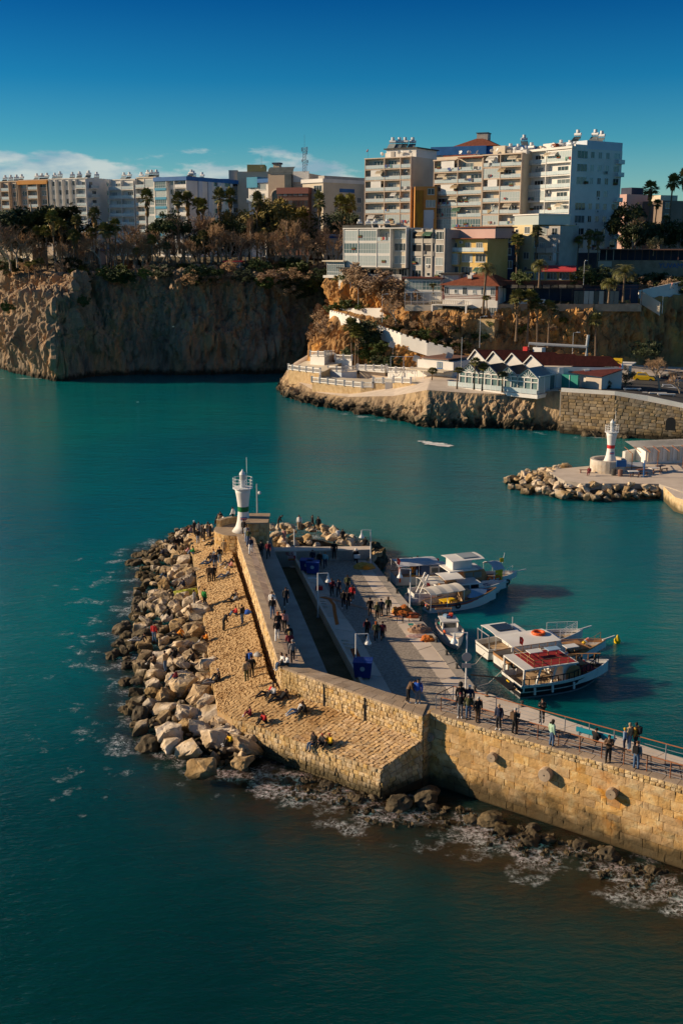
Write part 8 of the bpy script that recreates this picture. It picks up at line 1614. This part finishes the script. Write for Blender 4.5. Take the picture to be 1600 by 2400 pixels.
# ================================================================ people
def skin_mesh(J,B,fingers,face_dir,up=Vector((0,0,1))):
    """J: name -> (position, radius x, radius y); B: bones as name pairs. One continuous skinned body."""
    names=list(J);vs=[Vector(J[n][0]) for n in names];me=bpy.data.meshes.new('body');me.from_pydata([tuple(v) for v in vs],[(names.index(a),names.index(b_)) for a,b_ in B],[])
    o=bpy.data.objects.new('body',me);COL.objects.link(o);md=o.modifiers.new('s','SKIN');md.use_smooth_shade=True
    for i,n in enumerate(names):sv=me.skin_vertices[0].data[i];sv.radius=(J[n][1],J[n][2]);sv.use_root=(n=='pelvis')
    ss=o.modifiers.new('d','SUBSURF');ss.levels=1;ss.render_levels=1
    dg=bpy.context.evaluated_depsgraph_get();m=bpy.data.meshes.new_from_object(o.evaluated_get(dg));bpy.data.objects.remove(o);return m
def pose(kind):
    J,B={},[];V3=lambda*p:Vector(p)
    # facing +x, y to the left
    if kind in('stand','walk','lean','phone'):
        hz=.93;hip=V3(0,0,hz);ch=V3(.02,0,1.28);nk=V3(.02,0,1.47);hd=V3(.05,0,1.62)
        if kind=='lean':ch=V3(.22,0,1.22);nk=V3(.36,0,1.35);hd=V3(.47,0,1.45)
        st=.05 if kind!='walk' else .30
        kn=[V3(.06 if kind!='walk' else .22,-.10,.50),V3(.02 if kind!='walk' else-.02,.10,.50)];an=[V3(st if kind=='walk' else .02,-.11,.09),V3(-st-(.08 if kind=='walk' else 0),.11,.09 if kind!='walk' else .14)];toe=[a+V3(.16,0,-.05) for a in an]
        sh=[ch+V3(-.01,-.19,.12),ch+V3(-.01,.19,.12)]
        if kind=='walk':el=[sh[0]+V3(-.12,-.06,-.27),sh[1]+V3(.08,.06,-.28)];wr=[el[0]+V3(.02,0,-.25),el[1]+V3(.16,0,-.20)]
        elif kind=='phone':el=[sh[0]+V3(.10,-.04,-.26),sh[1]+V3(.10,.04,-.26)];wr=[el[0]+V3(.17,.10,.16),el[1]+V3(.17,-.08,.14)]
        elif kind=='lean':el=[sh[0]+V3(.04,-.04,-.28),sh[1]+V3(.04,.04,-.28)];wr=[el[0]+V3(.12,.03,-.2),el[1]+V3(.12,-.03,-.2)]
        else:el=[sh[0]+V3(-.03,-.07,-.28),sh[1]+V3(-.03,.07,-.28)];wr=[el[0]+V3(.07,.01,-.25),el[1]+V3(.07,-.01,-.25)]
    else:
        hz=.12 if kind in('sit','hug') else .10;hip=V3(0,0,hz)
        if kind=='recline':ch=V3(-.28,0,.34);nk=V3(-.38,0,.50);hd=V3(-.38,0,.65)
        elif kind=='hug':ch=V3(.10,0,.46);nk=V3(.17,0,.62);hd=V3(.24,0,.75)
        else:ch=V3(.02,0,.47);nk=V3(.05,0,.65);hd=V3(.09,0,.80)
        sh=[ch+V3(0,-.19,.10),ch+V3(0,.19,.10)]
        if kind=='ledge':kn=[V3(.43,-.11,.14),V3(.45,.11,.14)];an=[V3(.50,-.11,-.30),V3(.46,.11,-.30)]
        elif kind=='recline':kn=[V3(.42,-.12,.30),V3(.46,.12,.12)];an=[V3(.78,-.12,.06),V3(.88,.14,.06)]
        else:kn=[V3(.36,-.13,.46),V3(.38,.12,.44)];an=[V3(.55,-.13,.07),V3(.60,.13,.07)]
        toe=[a+V3(.16,0,-.03) for a in an]
        if kind=='recline':el=[sh[0]+V3(-.12,-.08,-.22),sh[1]+V3(-.12,.08,-.22)];wr=[V3(-.48,-.28,.06),V3(-.48,.28,.06)]
        elif kind=='ledge':el=[sh[0]+V3(-.06,-.08,-.26),sh[1]+V3(.02,.07,-.27)];wr=[V3(.10,-.24,.16),V3(.24,.14,.22)]
        else:el=[sh[0]+V3(.12,-.08,-.22),sh[1]+V3(.12,.08,-.22)];wr=[V3(.36,-.07,.44),V3(.36,.07,.43)]
    J['pelvis']=(hip,.155,.115);J['waist']=(hip.lerp(ch,.45),.145,.105);J['chest']=(ch,.175,.12);J['neck']=(nk,.058,.058);J['head']=(hd,.085,.098);J['crownp']=(hd+(hd-nk).normalized()*.10,.070,.082);B+=[('pelvis','waist'),('waist','chest'),('chest','neck'),('neck','head'),('head','crownp')]
    for i,s in enumerate('ab'):
        y=-1 if i==0 else 1
        J['hip'+s]=(hip+V3(0.01,y*.09,-.03),.098,.098);J['knee'+s]=(kn[i],.062,.062);J['calf'+s]=(kn[i].lerp(an[i],.35),.060,.060);J['ankle'+s]=(an[i],.042,.042);J['toe'+s]=(toe[i],.04,.03)
        J['sh'+s]=(sh[i],.075,.075);J['el'+s]=(el[i],.047,.047);J['wr'+s]=(wr[i],.033,.030);d=(wr[i]-el[i]).normalized();J['palm'+s]=(wr[i]+d*.07,.040,.020)
        B+=[('pelvis','hip'+s),('hip'+s,'knee'+s),('knee'+s,'calf'+s),('calf'+s,'ankle'+s),('ankle'+s,'toe'+s),('chest','sh'+s),('sh'+s,'el'+s),('el'+s,'wr'+s),('wr'+s,'palm'+s)]
    m=skin_mesh(J,B,True,None)
    segs=[(('trouser' if a[:3] in('hip','kne','cal') else 'jacket' if a[:2] in('wa','ch','sh','el') else 'head' if a[:2] in('ne','he') else 'shoe' if a[:3]=='ank' else 'hand'),J[a][0],J[b_][0]) for a,b_ in B if a!='pelvis']+[('jacket',J['pelvis'][0],J['waist'][0])]+[('trouser',J['pelvis'][0]-Vector((0,0,.03)),J['hip'+s][0]) for s in 'ab']
    segs=[(('head' if(k=='jacket' and a==J['chest'][0] and b_==J['neck'][0]) and False else k),a,b_) for k,a,b_ in segs]
    reg=[]
    for p in m.polygons:
        c=p.center;best=9;r='jacket'
        for k,a,b_ in segs:
            v=b_-a;t=max(0,min(1,(c-a).dot(v)/max(v.length_squared,1e-9)));d=(c-a-v*t).length
            if d<best:best,r=d,k
        reg.append(r)
    hd_,up_=J['head'][0],(J['head'][0]-J['neck'][0]).normalized();fw=Vector((1,0,0));fw=(fw-up_*fw.dot(up_)*.8).normalized();si=up_.cross(fw)
    skin=bpy.data.materials.get('skin') or mat('skin',(.48,.27,.18),rough=.6)
    # face, ears and fingers joined into the body mesh
    x=MB();x.add([tuple(v.co) for v in m.vertices],[tuple(p.vertices) for p in m.polygons],skin)
    f0=hd_+fw*.085+up_*.02
    x.add([f0+up_*.03,f0-si*.017-up_*.03,f0+si*.017-up_*.03,f0+fw*.03-up_*.025],[(0,1,3),(0,3,2),(1,2,3)],skin)
    for s in(-1,1):
        x.obox(hd_+si*s*.085+up_*.01,(.03,.016,.05),skin);e=f0+si*s*.034+up_*.032-fw*.006;x.add([e-si*.012,e+up_*.007+fw*.004,e+si*.012,e-up_*.007+fw*.004],[(0,1,2,3),(3,2,1,0)],M_BLACK)
    mo=f0-up_*.055-fw*.008;x.add([mo-si*.024,mo+fw*.006+up_*.005,mo+si*.024,mo+fw*.006-up_*.006],[(0,1,2,3),(3,2,1,0)],mat('lips',(.32,.12,.10),rough=.6))
    for s in 'ab':
        pm,w=J['palm'+s][0],J['wr'+s][0];d=(pm-w).normalized();sd_=d.cross(Vector((1,.1,0)) if abs(d.x)<.8 else Vector((0,1,0))).normalized();dn=d.cross(sd_)
        for k,ln in enumerate((.062,.074,.070,.054)):b0=pm+sd_*(-.027+.018*k);x.tube([b0,b0+d*ln*.6,b0+d*ln+dn*.02],[.009,.0085,.006],skin,5)
        b0=pm-d*.03-sd_*.034;x.tube([b0,b0+d*.03-sd_*.018,b0+d*.06-sd_*.02+dn*.015],[.011,.010,.007],skin,5)
    body=x.mesh('person',True)
    out={'body':body}
    def shell(pred,off,nm,extra=None):
        fs=[p for i,p in enumerate(m.polygons) if pred(i,p)];vm={};b=MB();vl=[]
        for p in fs:
            for vi in p.vertices:
                if vi not in vm:vm[vi]=len(vl);vl.append(m.vertices[vi].co+m.vertices[vi].normal*off)
        b.add(vl,[tuple(vm[v] for v in p.vertices) for p in fs],M_BLACK)
        if extra:extra(b)
        return b.mesh(nm,True)
    chz=J['chest'][0]
    out['jacket']=shell(lambda i,p:reg[i]=='jacket' and(p.center-hd_).length>.17,.022,'jacket');out['trousers']=shell(lambda i,p:reg[i]=='trouser',.014,'trousers');out['shoes']=shell(lambda i,p:reg[i]=='shoe',.012,'shoes')
    out['hair']=shell(lambda i,p:reg[i]=='head' and(p.center-hd_).dot(up_)>-.06 and(p.center-hd_).dot(fw)<.052+.5*max(0,(p.center-hd_).dot(up_)-.06),.014,'hair')
    out['long_hair']=shell(lambda i,p:reg[i]=='head' and(p.center-hd_).dot(up_)>-.16 and(p.center-hd_).dot(fw)<.045+.5*max(0,(p.center-hd_).dot(up_)-.06),.022,'hair',lambda b:b.add([tuple(hd_-fw*.07+si*s*.085-up_*.02+fw*(.05 if s else 0)) for s in(-1,0,1)]+[tuple(hd_-fw*.10+si*s*.075-up_*.26) for s in(-1,0,1)],[(0,1,4,3),(1,2,5,4),(3,4,1,0),(4,5,2,1)],M_BLACK))
    hood=MB();hood.lathe([(.135,-.10),(.14,0),(.12,.10),(.05,.165)],M_BLACK,10,tuple(hd_-fw*.02),cap=False);out['hood']=hood.mesh('hood',True)
    bc=chz-fw*.20 if kind!='recline' else chz;bk=MB();bk.obox(bc-up_*.04,(.17,.30,.42),M_BLACK,None);out['backpack']=bk.mesh('backpack')
    return out
POSES={k:pose(k) for k in('stand','walk','lean','phone','sit','hug','recline','ledge')}
CLOTH={}
def cloth(c):
    if c not in CLOTH:
        tbl=dict(black=(.010,.010,.012),dark=(.022,.022,.026),navy=(.015,.022,.05),jeans=(.06,.11,.20),ljeans=(.16,.24,.36),grey=(.16,.16,.17),lgrey=(.36,.37,.38),white=(.68,.67,.65),red=(.42,.025,.025),maroon=(.15,.018,.03),green=(.02,.22,.045),olive=(.07,.075,.035),tan=(.34,.25,.15),brown=(.10,.06,.035),orange=(.60,.16,.02),yellow=(.62,.38,.02),mustard=(.38,.20,.03),blue=(.02,.09,.42),pink=(.50,.24,.22),cyan=(.20,.42,.45),mint=(.30,.44,.34),hairb=(.012,.008,.006),hairbr=(.06,.03,.015),hairr=(.30,.07,.015),hairg=(.30,.29,.28),fair=(.30,.20,.09))
        CLOTH[c]=mat('cloth_'+c,tbl[c],tuple(min(1,q*1.35) for q in tbl[c]),9,.85)
    return CLOTH[c]
pr5=random.Random(77)
def setm(o,m):o.material_slots[0].link='OBJECT';o.material_slots[0].material=m
def person(p,kind,az,top,bot,label,hair='hairb',s=1.0,long=False,hood=False,pack=None,hat=None,group=None):
    Q=POSES[kind];o=link('person',Q['body'],None,p,az);o.scale=(s,s,s);tag(o,label,'person',group)
    j=link('jacket',Q['jacket'],o);setm(j,cloth(top));t=link('trousers',Q['trousers'],o);setm(t,cloth(bot));h=link('shoes',Q['shoes'],o);setm(h,cloth('white' if pr5.random()<.3 else 'black'))
    if hood:h2=link('hood',Q['hood'],o);setm(h2,cloth(top))
    else:h2=link('hair',Q['long_hair' if long else 'hair'],o);setm(h2,cloth(hat or hair))
    if pack:b=link('backpack',Q['backpack'],o);setm(b,cloth(pack))
    return o
o5,o3,o8,o7,o4,o2,o1,ob7,oS,o6=(420,1180,7.127),(250,1200,3.92),(240,1500,3.409),(540,1560,5.227),(600,1280,3.92),(400,1050,3.136),(1000,1560,5.227),(1300,1640,5.227),(880,1270,4.126),(640,1280,7.127)
def sl(o,x,y):return on_slope(*Z(o,x,y))+Vector((0,0,.02))
def at_z(z):return lambda o,x,y:P(*Z(o,x,y),z)
RK=at_z(2.05);RKL=at_z(1.5);WT=at_z(Zw+.06);LD=at_z(ZL);QY=at_z(ZQ+.035);TB_=at_z(Zw+.05);WK=at_z(Zw+.04)
TOS=radians(205) # towards the sea and camera
PPL=[
# standing crowd at the top of the paved slope
(sl,o5,260,530,'stand',2.6,'dark','dark','person in a white cap and dark jacket in the crowd atop the slope',dict(hat='white')),(sl,o5,330,560,'stand',1.2,'grey','jeans','grey jacketed person behind the crowd on the top of the slope',dict(hair='hairb')),(sl,o5,320,680,'stand',1.7,'black','ljeans','person in a long black coat and pale jeans, back to the slope',{}),(sl,o5,380,600,'stand',.4,'dark','dark','dark clothed person squeezed between two others in the crowd',{}),(sl,o5,425,635,'stand',3.4,'black','black','tall person all in black with hand to chest in the crowd',{}),(sl,o5,490,560,'stand',2.2,'tan','ljeans','brown haired person in beige behind the crowd',dict(hair='hairbr',long=True)),(sl,o5,522,592,'stand',3.8,'black','dark','dark jacketed person nearest the bastion in the crowd',{}),
(sl,o5,145,512,'sit',2.8,'black','black','black clad person sitting alone at the far tip of the slope',{}),(sl,o5,205,500,'sit',2.6,'pink','grey','pale pink dressed person sitting behind the crowd',{}),(sl,o5,570,690,'recline',3.6,'dark','dark','dark person stretched out below the standing crowd',{}),(sl,o5,615,680,'sit',3.7,'black','black','black clad sitter leaning near the bastion wall',{}),(sl,o5,655,640,'sit',3.6,'white','grey','person in a white coat sitting against the bastion',{}),(sl,o5,665,560,'stand',2.0,'black','dark','person in black standing against the bastion wall',{}),
(RK,o3,632,300,'hug',2.9,'black','dark','hunched dark sitter, first of three on the upper boulders',{}),(RK,o3,668,296,'hug',2.9,'black','dark','dark haired sitter, middle of three on the upper boulders',{}),(RK,o3,702,290,'hug',2.9,'dark','dark','dark sitter, last of three on the upper boulders',{}),(sl,o3,755,385,'sit',3.0,'pink','tan','pink clad person sitting beside the one in green',{}),(sl,o3,800,388,'sit',3.1,'green','ljeans','person in a green jacket sitting at the top edge of the paving',{}),
(sl,o5,790,755,'stand',1.9,'black','dark','dark standing person in the gap beside the mole wall',{}),(sl,o5,755,875,'stand',1.5,'tan','tan','person in a beige coat seen from behind by the mole wall',{}),(sl,o5,680,1000,'stand',1.7,'black','ljeans','person in a black jacket and pale jeans mid slope',{}),(sl,o5,605,1095,'stand',1.6,'navy','jeans','dark blue jacketed person standing behind the seated group',dict(hair='hairg')),(sl,o5,500,1010,'recline',3.4,'navy','jeans','person reclining in dark blue on the sunny slope',{}),(sl,o5,545,960,'sit',3.3,'black','black','black clad sitter of the group on the upper slope',{}),(sl,o5,590,900,'sit',3.3,'grey','black','grey sitter of the group on the upper slope',{}),(sl,o5,835,1015,'recline',3.6,'black','grey','black clad person sitting near the wall gap on the upper slope',{}),(sl,o5,885,1085,'sit',3.2,'pink','grey','small figure in pink sitting near the wall gap',{}),
(sl,o3,945,645,'stand',1.6,'brown','black','person in a dark brown coat, one of a pair mid slope',{}),(sl,o3,985,645,'stand',1.6,'black','black','person all in black, one of a pair mid slope',{}),(sl,o3,1095,598,'recline',3.5,'grey','ljeans','person in light jeans reclining mid slope',dict(hair='hairbr')),(sl,o3,900,872,'stand',.9,'green','dark','person in a bright green jacket at the seaward edge of the slope',{}),(sl,o3,1165,825,'recline',3.5,'grey','dark','grey clad person sitting mid slope',{}),(sl,o3,1195,800,'sit',3.3,'black','dark','dark sitter behind the grey clad one mid slope',{}),(sl,o3,1195,950,'sit',3.4,'red','jeans','person with a red scarf sitting beside the blue bag',{}),(sl,o3,1250,1032,'stand',2.6,'black','jeans','person in black top and jeans standing over the blue bag',{}),(sl,o3,1075,1095,'lean',.3,'black','black','lone person in black standing in mid slope',{}),(sl,o3,925,1190,'sit',3.2,'orange','brown','person in orange sitting behind the tall pitted boulder',{}),
(sl,o8,1155,335,'stand',1.9,'tan','olive','person in a sand coloured jacket standing low on the slope',{}),(sl,o8,1195,303,'stand',1.7,'black','black','person in black with a backpack behind the sand jacket',dict(pack='black')),(sl,o8,1175,250,'stand',2.2,'navy','dark','person with a blue backpack facing the one in black',dict(pack='blue')),(sl,o8,890,345,'recline',3.3,'black','grey','black clad pair sitter at the boulder edge of the slope',{}),(sl,o8,935,318,'sit',3.2,'black','dark','grey haired black clad sitter beside the slope boulders',dict(hair='hairg')),(sl,o8,1325,440,'recline',3.6,'red','dark','person in a red jacket sitting at the foot of the wall corner',{}),(sl,o8,1375,452,'sit',3.6,'lgrey','dark','pale grey sitter between the red and the black jackets',{}),(sl,o8,1425,478,'recline',3.6,'black','dark','black and white clad sitter at the parapet foot',{}),(sl,o8,1185,608,'sit',3.3,'maroon','maroon','child in dark red sitting on the lower slope',dict(s=.8)),(sl,o8,1305,662,'hug',3.6,'red','black','person in a red jacket hunched on the front edge of the slope',{}),(sl,o7,830,575,'recline',3.7,'lgrey','ljeans','person in pale jeans sitting on the lower slope by the parapet',{}),(sl,o7,925,585,'hug',3.4,'black','black','black clad person crouched beside the pale jeans',{}),(sl,o7,1025,960,'ledge',3.9,'black','jeans','person in black dangling jeans over the front edge of the slope',{}),(sl,o7,1135,985,'sit',3.9,'dark','black','person in a red cap on the front edge of the slope',dict(hat='red')),(sl,o7,1225,985,'sit',3.7,'yellow','black','person in a mustard coat and red hood on the front edge',dict(hat='red')),
# on the boulders
(RKL,o3,530,400,'hug',3.1,'navy','dark','dark blue sitter on the upper seaward boulders',{}),(RK,o3,640,352,'sit',3.0,'dark','dark','dark sitter low among the upper boulders',{}),(RKL,o3,550,600,'sit',3.2,'black','jeans','person in black and jeans on a boulder facing the sea',{}),(RK,o3,820,605,'hug',3.3,'black','grey','black clad sitter against the paving edge',{}),(RK,o3,718,685,'hug',3.2,'navy','navy','navy clad sitter just above the painted boulder',{}),(RK,o3,812,880,'stand',2.9,'lgrey','grey','person in pale grey standing on the boulders by the green jacket',{}),(RK,o3,778,925,'sit',3.4,'brown','tan','person in brown crouching below the pale grey one',{}),(RKL,o3,585,955,'hug',3.0,'black','black','black hooded person sitting mid boulders',dict(hood=True)),(RKL,o3,440,1195,'stand',1.2,'red','jeans','person in a red jacket standing on the seaward rocks',{}),(RKL,o3,310,1185,'recline',3.0,'dark','grey','dark figure sitting at the water edge of the heap',{}),(RK,o3,655,1130,'recline',3.0,'orange','dark','person in orange lying between the boulders',{}),(RK,o3,635,1340,'hug',3.2,'black','black','black clad person with a large backpack among the boulders',dict(pack='black')),(RKL,o3,445,1400,'sit',3.0,'brown','dark','brown clad sitter low on the seaward rocks',{}),(RKL,o3,545,1465,'stand',2.6,'tan','jeans','person in a beige top standing low in the heap',{}),(RK,o3,805,1375,'hug',3.0,'black','black','black clad sitter deep between the boulders',{}),(RKL,o3,650,1545,'hug',3.1,'maroon','jeans','person in a dark red top sitting low in the heap',{}),(RKL,o8,1035,830,'hug',3.6,'yellow','black','person in a yellow jacket crouching at the lower tip of the heap',{}),
# bastion and wall walk
(TB_,o5,700,270,'sit',2.6,'black','dark','black clad sitter on the bastion rim',{}),(TB_,o5,675,300,'ledge',2.9,'tan','black','person in a patterned beige top dangling legs off the bastion',dict(hair='hairbr')),(TB_,o5,755,315,'hug',3.3,'white','black','person in white sitting on the bastion beside a black bag',{}),(TB_,o5,905,318,'walk',2.9,'white','black','person in a white jacket striding across the bastion',{}),(WT,o5,1085,535,'stand',4.4,'dark','dark','person in a dark checked coat at the top of the wall walk',{}),(WT,o5,1130,640,'walk',4.7,'lgrey','ljeans','pale dressed person coming down the upper wall walk',{}),(WT,o5,1160,700,'walk',4.6,'olive','jeans','person in olive just behind the white trousers on the wall walk',{}),(WT,o5,1195,845,'walk',4.7,'navy','white','person in a dark jacket and white trousers on the upper wall walk',{}),(WT,o4,152,655,'walk',4.75,'black','jeans','person in a black hoodie and jeans on the wall walk',{}),(WT,o4,150,600,'walk',4.7,'white','dark','white sleeved person right behind the black hoodie',{}),(WT,o4,262,785,'walk',1.7,'pink','black','person in a pale pink coat and black leggings on the wall walk',dict(long=True)),(WT,o4,205,800,'walk',1.6,'black','dark','red haired person in black on the wall walk',dict(hair='hairr',long=True)),(WT,o4,195,872,'walk',1.6,'black','white','person in a black top and white trousers walking up the wall',{}),(WT,o4,302,925,'walk',1.7,'black','black','dark coated person at the head of the plaid trio',{}),(WT,o4,310,990,'walk',1.7,'maroon','dark','blond person in maroon beside the plaid jacket',dict(hair='fair',long=True)),(WT,o4,338,1068,'walk',1.7,'grey','dark','person in a plaid grey jacket on the wall walk',dict(hair='hairg')),(WT,o4,245,1085,'ledge',3.6,'white','jeans','person in white dangling jeans from the wall corner',dict(hair='hairbr',long=True)),(WT,o4,290,1098,'sit',3.3,'white','dark','person in a white jacket sitting back on the wall corner',{}),
# ledge, behind the lamp, low parts
(LD,o4,275,552,'walk',4.7,'dark','dark','lone person in dark clothes on the shaded ledge',{}),(LD,o5,1370,900,'walk',1.6,'dark','dark','dark figure on the upper shaded ledge, hand raised',{}),(LD,o5,1490,912,'walk',4.7,'maroon','dark','person in dark red on the upper shaded ledge',dict(hair='hairg')),(at_z(2.6),o5,1490,600,'stand',3.6,'maroon','maroon','maroon dressed person by the dark masonry block',{}),(at_z(2.4),o2,835,690,'stand',4.4,'pink','pink','small person in pink at the foot of the rear rocks',dict(s=.85)),
(at_z(3.3),o2,790,592,'lean',.1,'black','dark','person in black bending over the rear rocks',{}),(at_z(3.0),o2,945,602,'stand',4.5,'white','tan','person in a white waistcoat on the rear rocks',dict(hair='hairb')),(at_z(2.9),o2,1040,600,'walk',.4,'black','black','black clad walker on the rear rocks',{}),(at_z(2.8),o2,1085,612,'stand',4.4,'black','black','person in black following the walker on the rear rocks',{}),(at_z(2.5),o2,1232,650,'hug',1.7,'white','grey','person in white sitting on the rear rocks facing the bay',{}),(at_z(2.5),o2,1265,655,'hug',1.7,'black','black','person in black sitting beside the white one on the rear rocks',{}),(at_z(2.2),o2,1425,715,'hug',1.4,'black','black','black clad sitter near the outer lamp on the rear rocks',{}),
# quay
(QY,o6,660,320,'walk',4.7,'navy','dark','stroller in navy carrying a pink bag, first of three at the quay end',{}),(QY,o6,775,355,'walk',4.7,'black','black','stroller in black, middle of three at the quay end',dict(hair='hairg')),(QY,o6,868,358,'walk',4.7,'cyan','navy','stroller in pale turquoise, last of three at the quay end',dict(long=True,hair='hairbr')),
(QY,o6,980,825,'walk',4.7,'maroon','black','long haired person in maroon in the upper quay group',dict(long=True,hair='hairbr')),(QY,o6,1090,835,'walk',4.6,'navy','dark','person in navy with a shoulder bag in the upper quay group',dict(pack='black')),(QY,o6,1240,760,'walk',4.7,'olive','black','long haired person in dark olive behind the upper quay group',dict(long=True)),(QY,o6,1175,1025,'walk',4.7,'black','black','big person in black at the front of the upper quay group',{}),(QY,o6,1250,1030,'walk',4.7,'black','black','person in black with white shoes at the front of the upper quay group',{}),(QY,o6,1320,935,'walk',4.7,'red','black','person in a red and white jacket in the upper quay group',dict(long=True,hair='hairbr')),
(QY,o4,1045,640,'walk',1.6,'black','black','person in black, hand on hip, in the middle quay group',{}),(QY,o4,1110,680,'walk',1.6,'olive','black','fair haired person in olive in the middle quay group',dict(long=True,hair='fair')),(QY,o4,1148,650,'walk',1.6,'navy','dark','tall person in navy in the middle quay group',{}),(QY,o4,1212,632,'walk',1.6,'olive','dark','person in a dark green parka in the middle quay group',dict(long=True,hair='hairbr')),(QY,o4,1018,840,'walk',1.6,'maroon','black','person in maroon with a face mask in the lower quay trio',dict(pack='black')),(QY,o4,1100,868,'walk',1.6,'olive','black','red haired person in dark green in the lower quay trio',dict(long=True,hair='hairr')),(QY,o4,1160,868,'walk',1.6,'maroon','black','person in a wine red jacket in the lower quay trio',{}),
(WK,o4,1390,1440,'lean',.2,'brown','black','person in a brown jacket bowing his head on the parapet end',{}),(WK,o4,1485,1445,'stand',4.4,'blue','grey','person in a bright blue jacket on the parapet end',{}),
# railed walkway
(WK,o1,405,640,'stand',4.3,'black','grey','person in a dark cap and black jacket at the seaward railing',dict(hat='maroon')),(WK,o1,505,655,'stand',4.5,'olive','jeans','broad person in an olive waistcoat at the seaward railing',dict(hair='hairg')),(WK,o1,618,690,'stand',5.0,'black','brown','person in a white cap and black jacket at the seaward railing',dict(hat='lgrey')),(WK,o1,405,545,'stand',1.5,'black','jeans','big hooded person in a long black coat by the gate lamp',dict(hood=True,s=1.08)),(WK,o1,515,545,'stand',1.4,'navy','jeans','person in navy with a pale cap leaning by the gate lamp',dict(hat='white')),(WK,o1,875,785,'stand',4.0,'navy','dark','bald person in navy with a mask on the walkway',dict(hat='tan')),(WK,o1,1065,840,'phone',.7,'dark','black','person with a backpack holding up a phone on the walkway',dict(pack='brown',hair='hairg')),(at_z(Zw),o1,1405,700,'phone',4.2,'black','black','person in black photographing at the harbour side railing',dict(s=.95)),(WK,o1,1520,990,'stand',.4,'mint','jeans','long haired person in a mint green top and jeans on the walkway',dict(long=True)),
(WK,ob7,645,765,'phone',4.4,'brown','black','person in a brown jacket looking at a phone on the walkway',dict(hair='hairb')),(at_z(Zw),ob7,485,520,'sit',.6,'black','dark','black clad person sitting on the turquoise bench',{}),(WK,ob7,845,625,'stand',2.6,'ljeans','navy','child in a yellow bobble hat at the harbour side railing',dict(hat='yellow',s=.85)),(WK,ob7,905,615,'stand',2.2,'tan','ljeans','person in a beige coat hugging the one in mustard',dict(hat='tan')),(WK,ob7,985,610,'stand',2.4,'mustard','dark','person in a mustard coat with a dark backpack by the railing',dict(pack='black')),(WK,ob7,985,850,'stand',.9,'grey','jeans','person in a grey jacket with a shoulder bag at the seaward railing',dict(pack='black',hair='hairbr')),
# boats and elsewhere
(at_z(.6),oS,230,300,'lean',.5,'yellow','orange','fisher in yellow oilskins under the grey canopy',{}),(at_z(.6),oS,345,305,'stand',1.0,'black','orange','fisher in orange trousers under the grey canopy',{}),(at_z(.6),oS,375,305,'lean',1.5,'black','orange','second fisher in orange trousers bending under the canopy',{}),(at_z(.6),oS,405,285,'stand',2.4,'black','dark','fisher all in black under the grey canopy',{}),
(at_z(ZJ+.42),(1150,960,3.484),800,515,'ledge',4.2,'maroon','maroon','person in maroon sitting on the far jetty bench',{}),
]
for f,o,x,y,kd,az,tp,bt_,lab,kw in PPL:person(f(o,x,y),kd,az,tp,bt_,lab,**kw)
person(D(1573,680,249)+Vector((0,0,.2)),'walk',3.2,'pink','grey','person in pink walking up the ramp road behind the parapet');person(D(1580,944,203),'walk',3.2,'black','black','person in black walking along the harbour wall');person(D(158,700,281),'stand',3,'red','dark','tiny person in red on the stairs of the lit cliff shelf')
st=person(P(783,1310,ZQ+.32),'stand',4.6,'black','black','dark bronze statue of a coated figure standing on the plinth',s=1.15);st.name='statue';st['category']='statue';st.data=st.data.copy();st.data.materials[0]=mat('bronze',(.03,.028,.025),rough=.4,metal=.6)
rd_=person(P(834,1318,zq)+Vector((0,-.1,.62)),'ledge',4.6,'black','black','motorcyclist in a white helmet sitting on the motorcycle',hat='white')
hl=MB();hl.lathe([(.10,-.12),(.15,-.04),(.15,.05),(.10,.13),(.03,.155)],M_WHITE,12);ho=hl.out('helmet',rd_,True);ho.location=(.10,0,.84)
for o_,x,y,m_,lab,s in((o3,1295,935,'blue','blue bag lying on the slope beside the seated pair',.32),(o8,1240,130,'lgrey','pale crumpled bag on the slope by the wall gap',.28),(o5,800,290,'black','black bag on the bastion next to the person in white',.3),(o3,1400,1330,'grey','grey bag beside the one with the blue backpack',.22)):
    p=(sl if o_ is not o5 else TB_)(o_,x,y);b=MB();b.lathe([(s,0),(s*1.15,s*.4),(s*.7,s*.9),(s*.2,s)],cloth(m_),9);b.torus((0,0,s*1.05),s*.3,.02,cloth(m_),'y',8,4);tag(b.out('bag',None,True,loc=p),lab,'bag')
# ---------------------------------------------------------------- prototypes were only patterns to copy from
for pz in[swh]+FP+BT+list(LT.values()):
    for ch in list(pz.children):
        for q in list(ch.children):bpy.data.objects.remove(q)
        bpy.data.objects.remove(ch)
    bpy.data.objects.remove(pz)
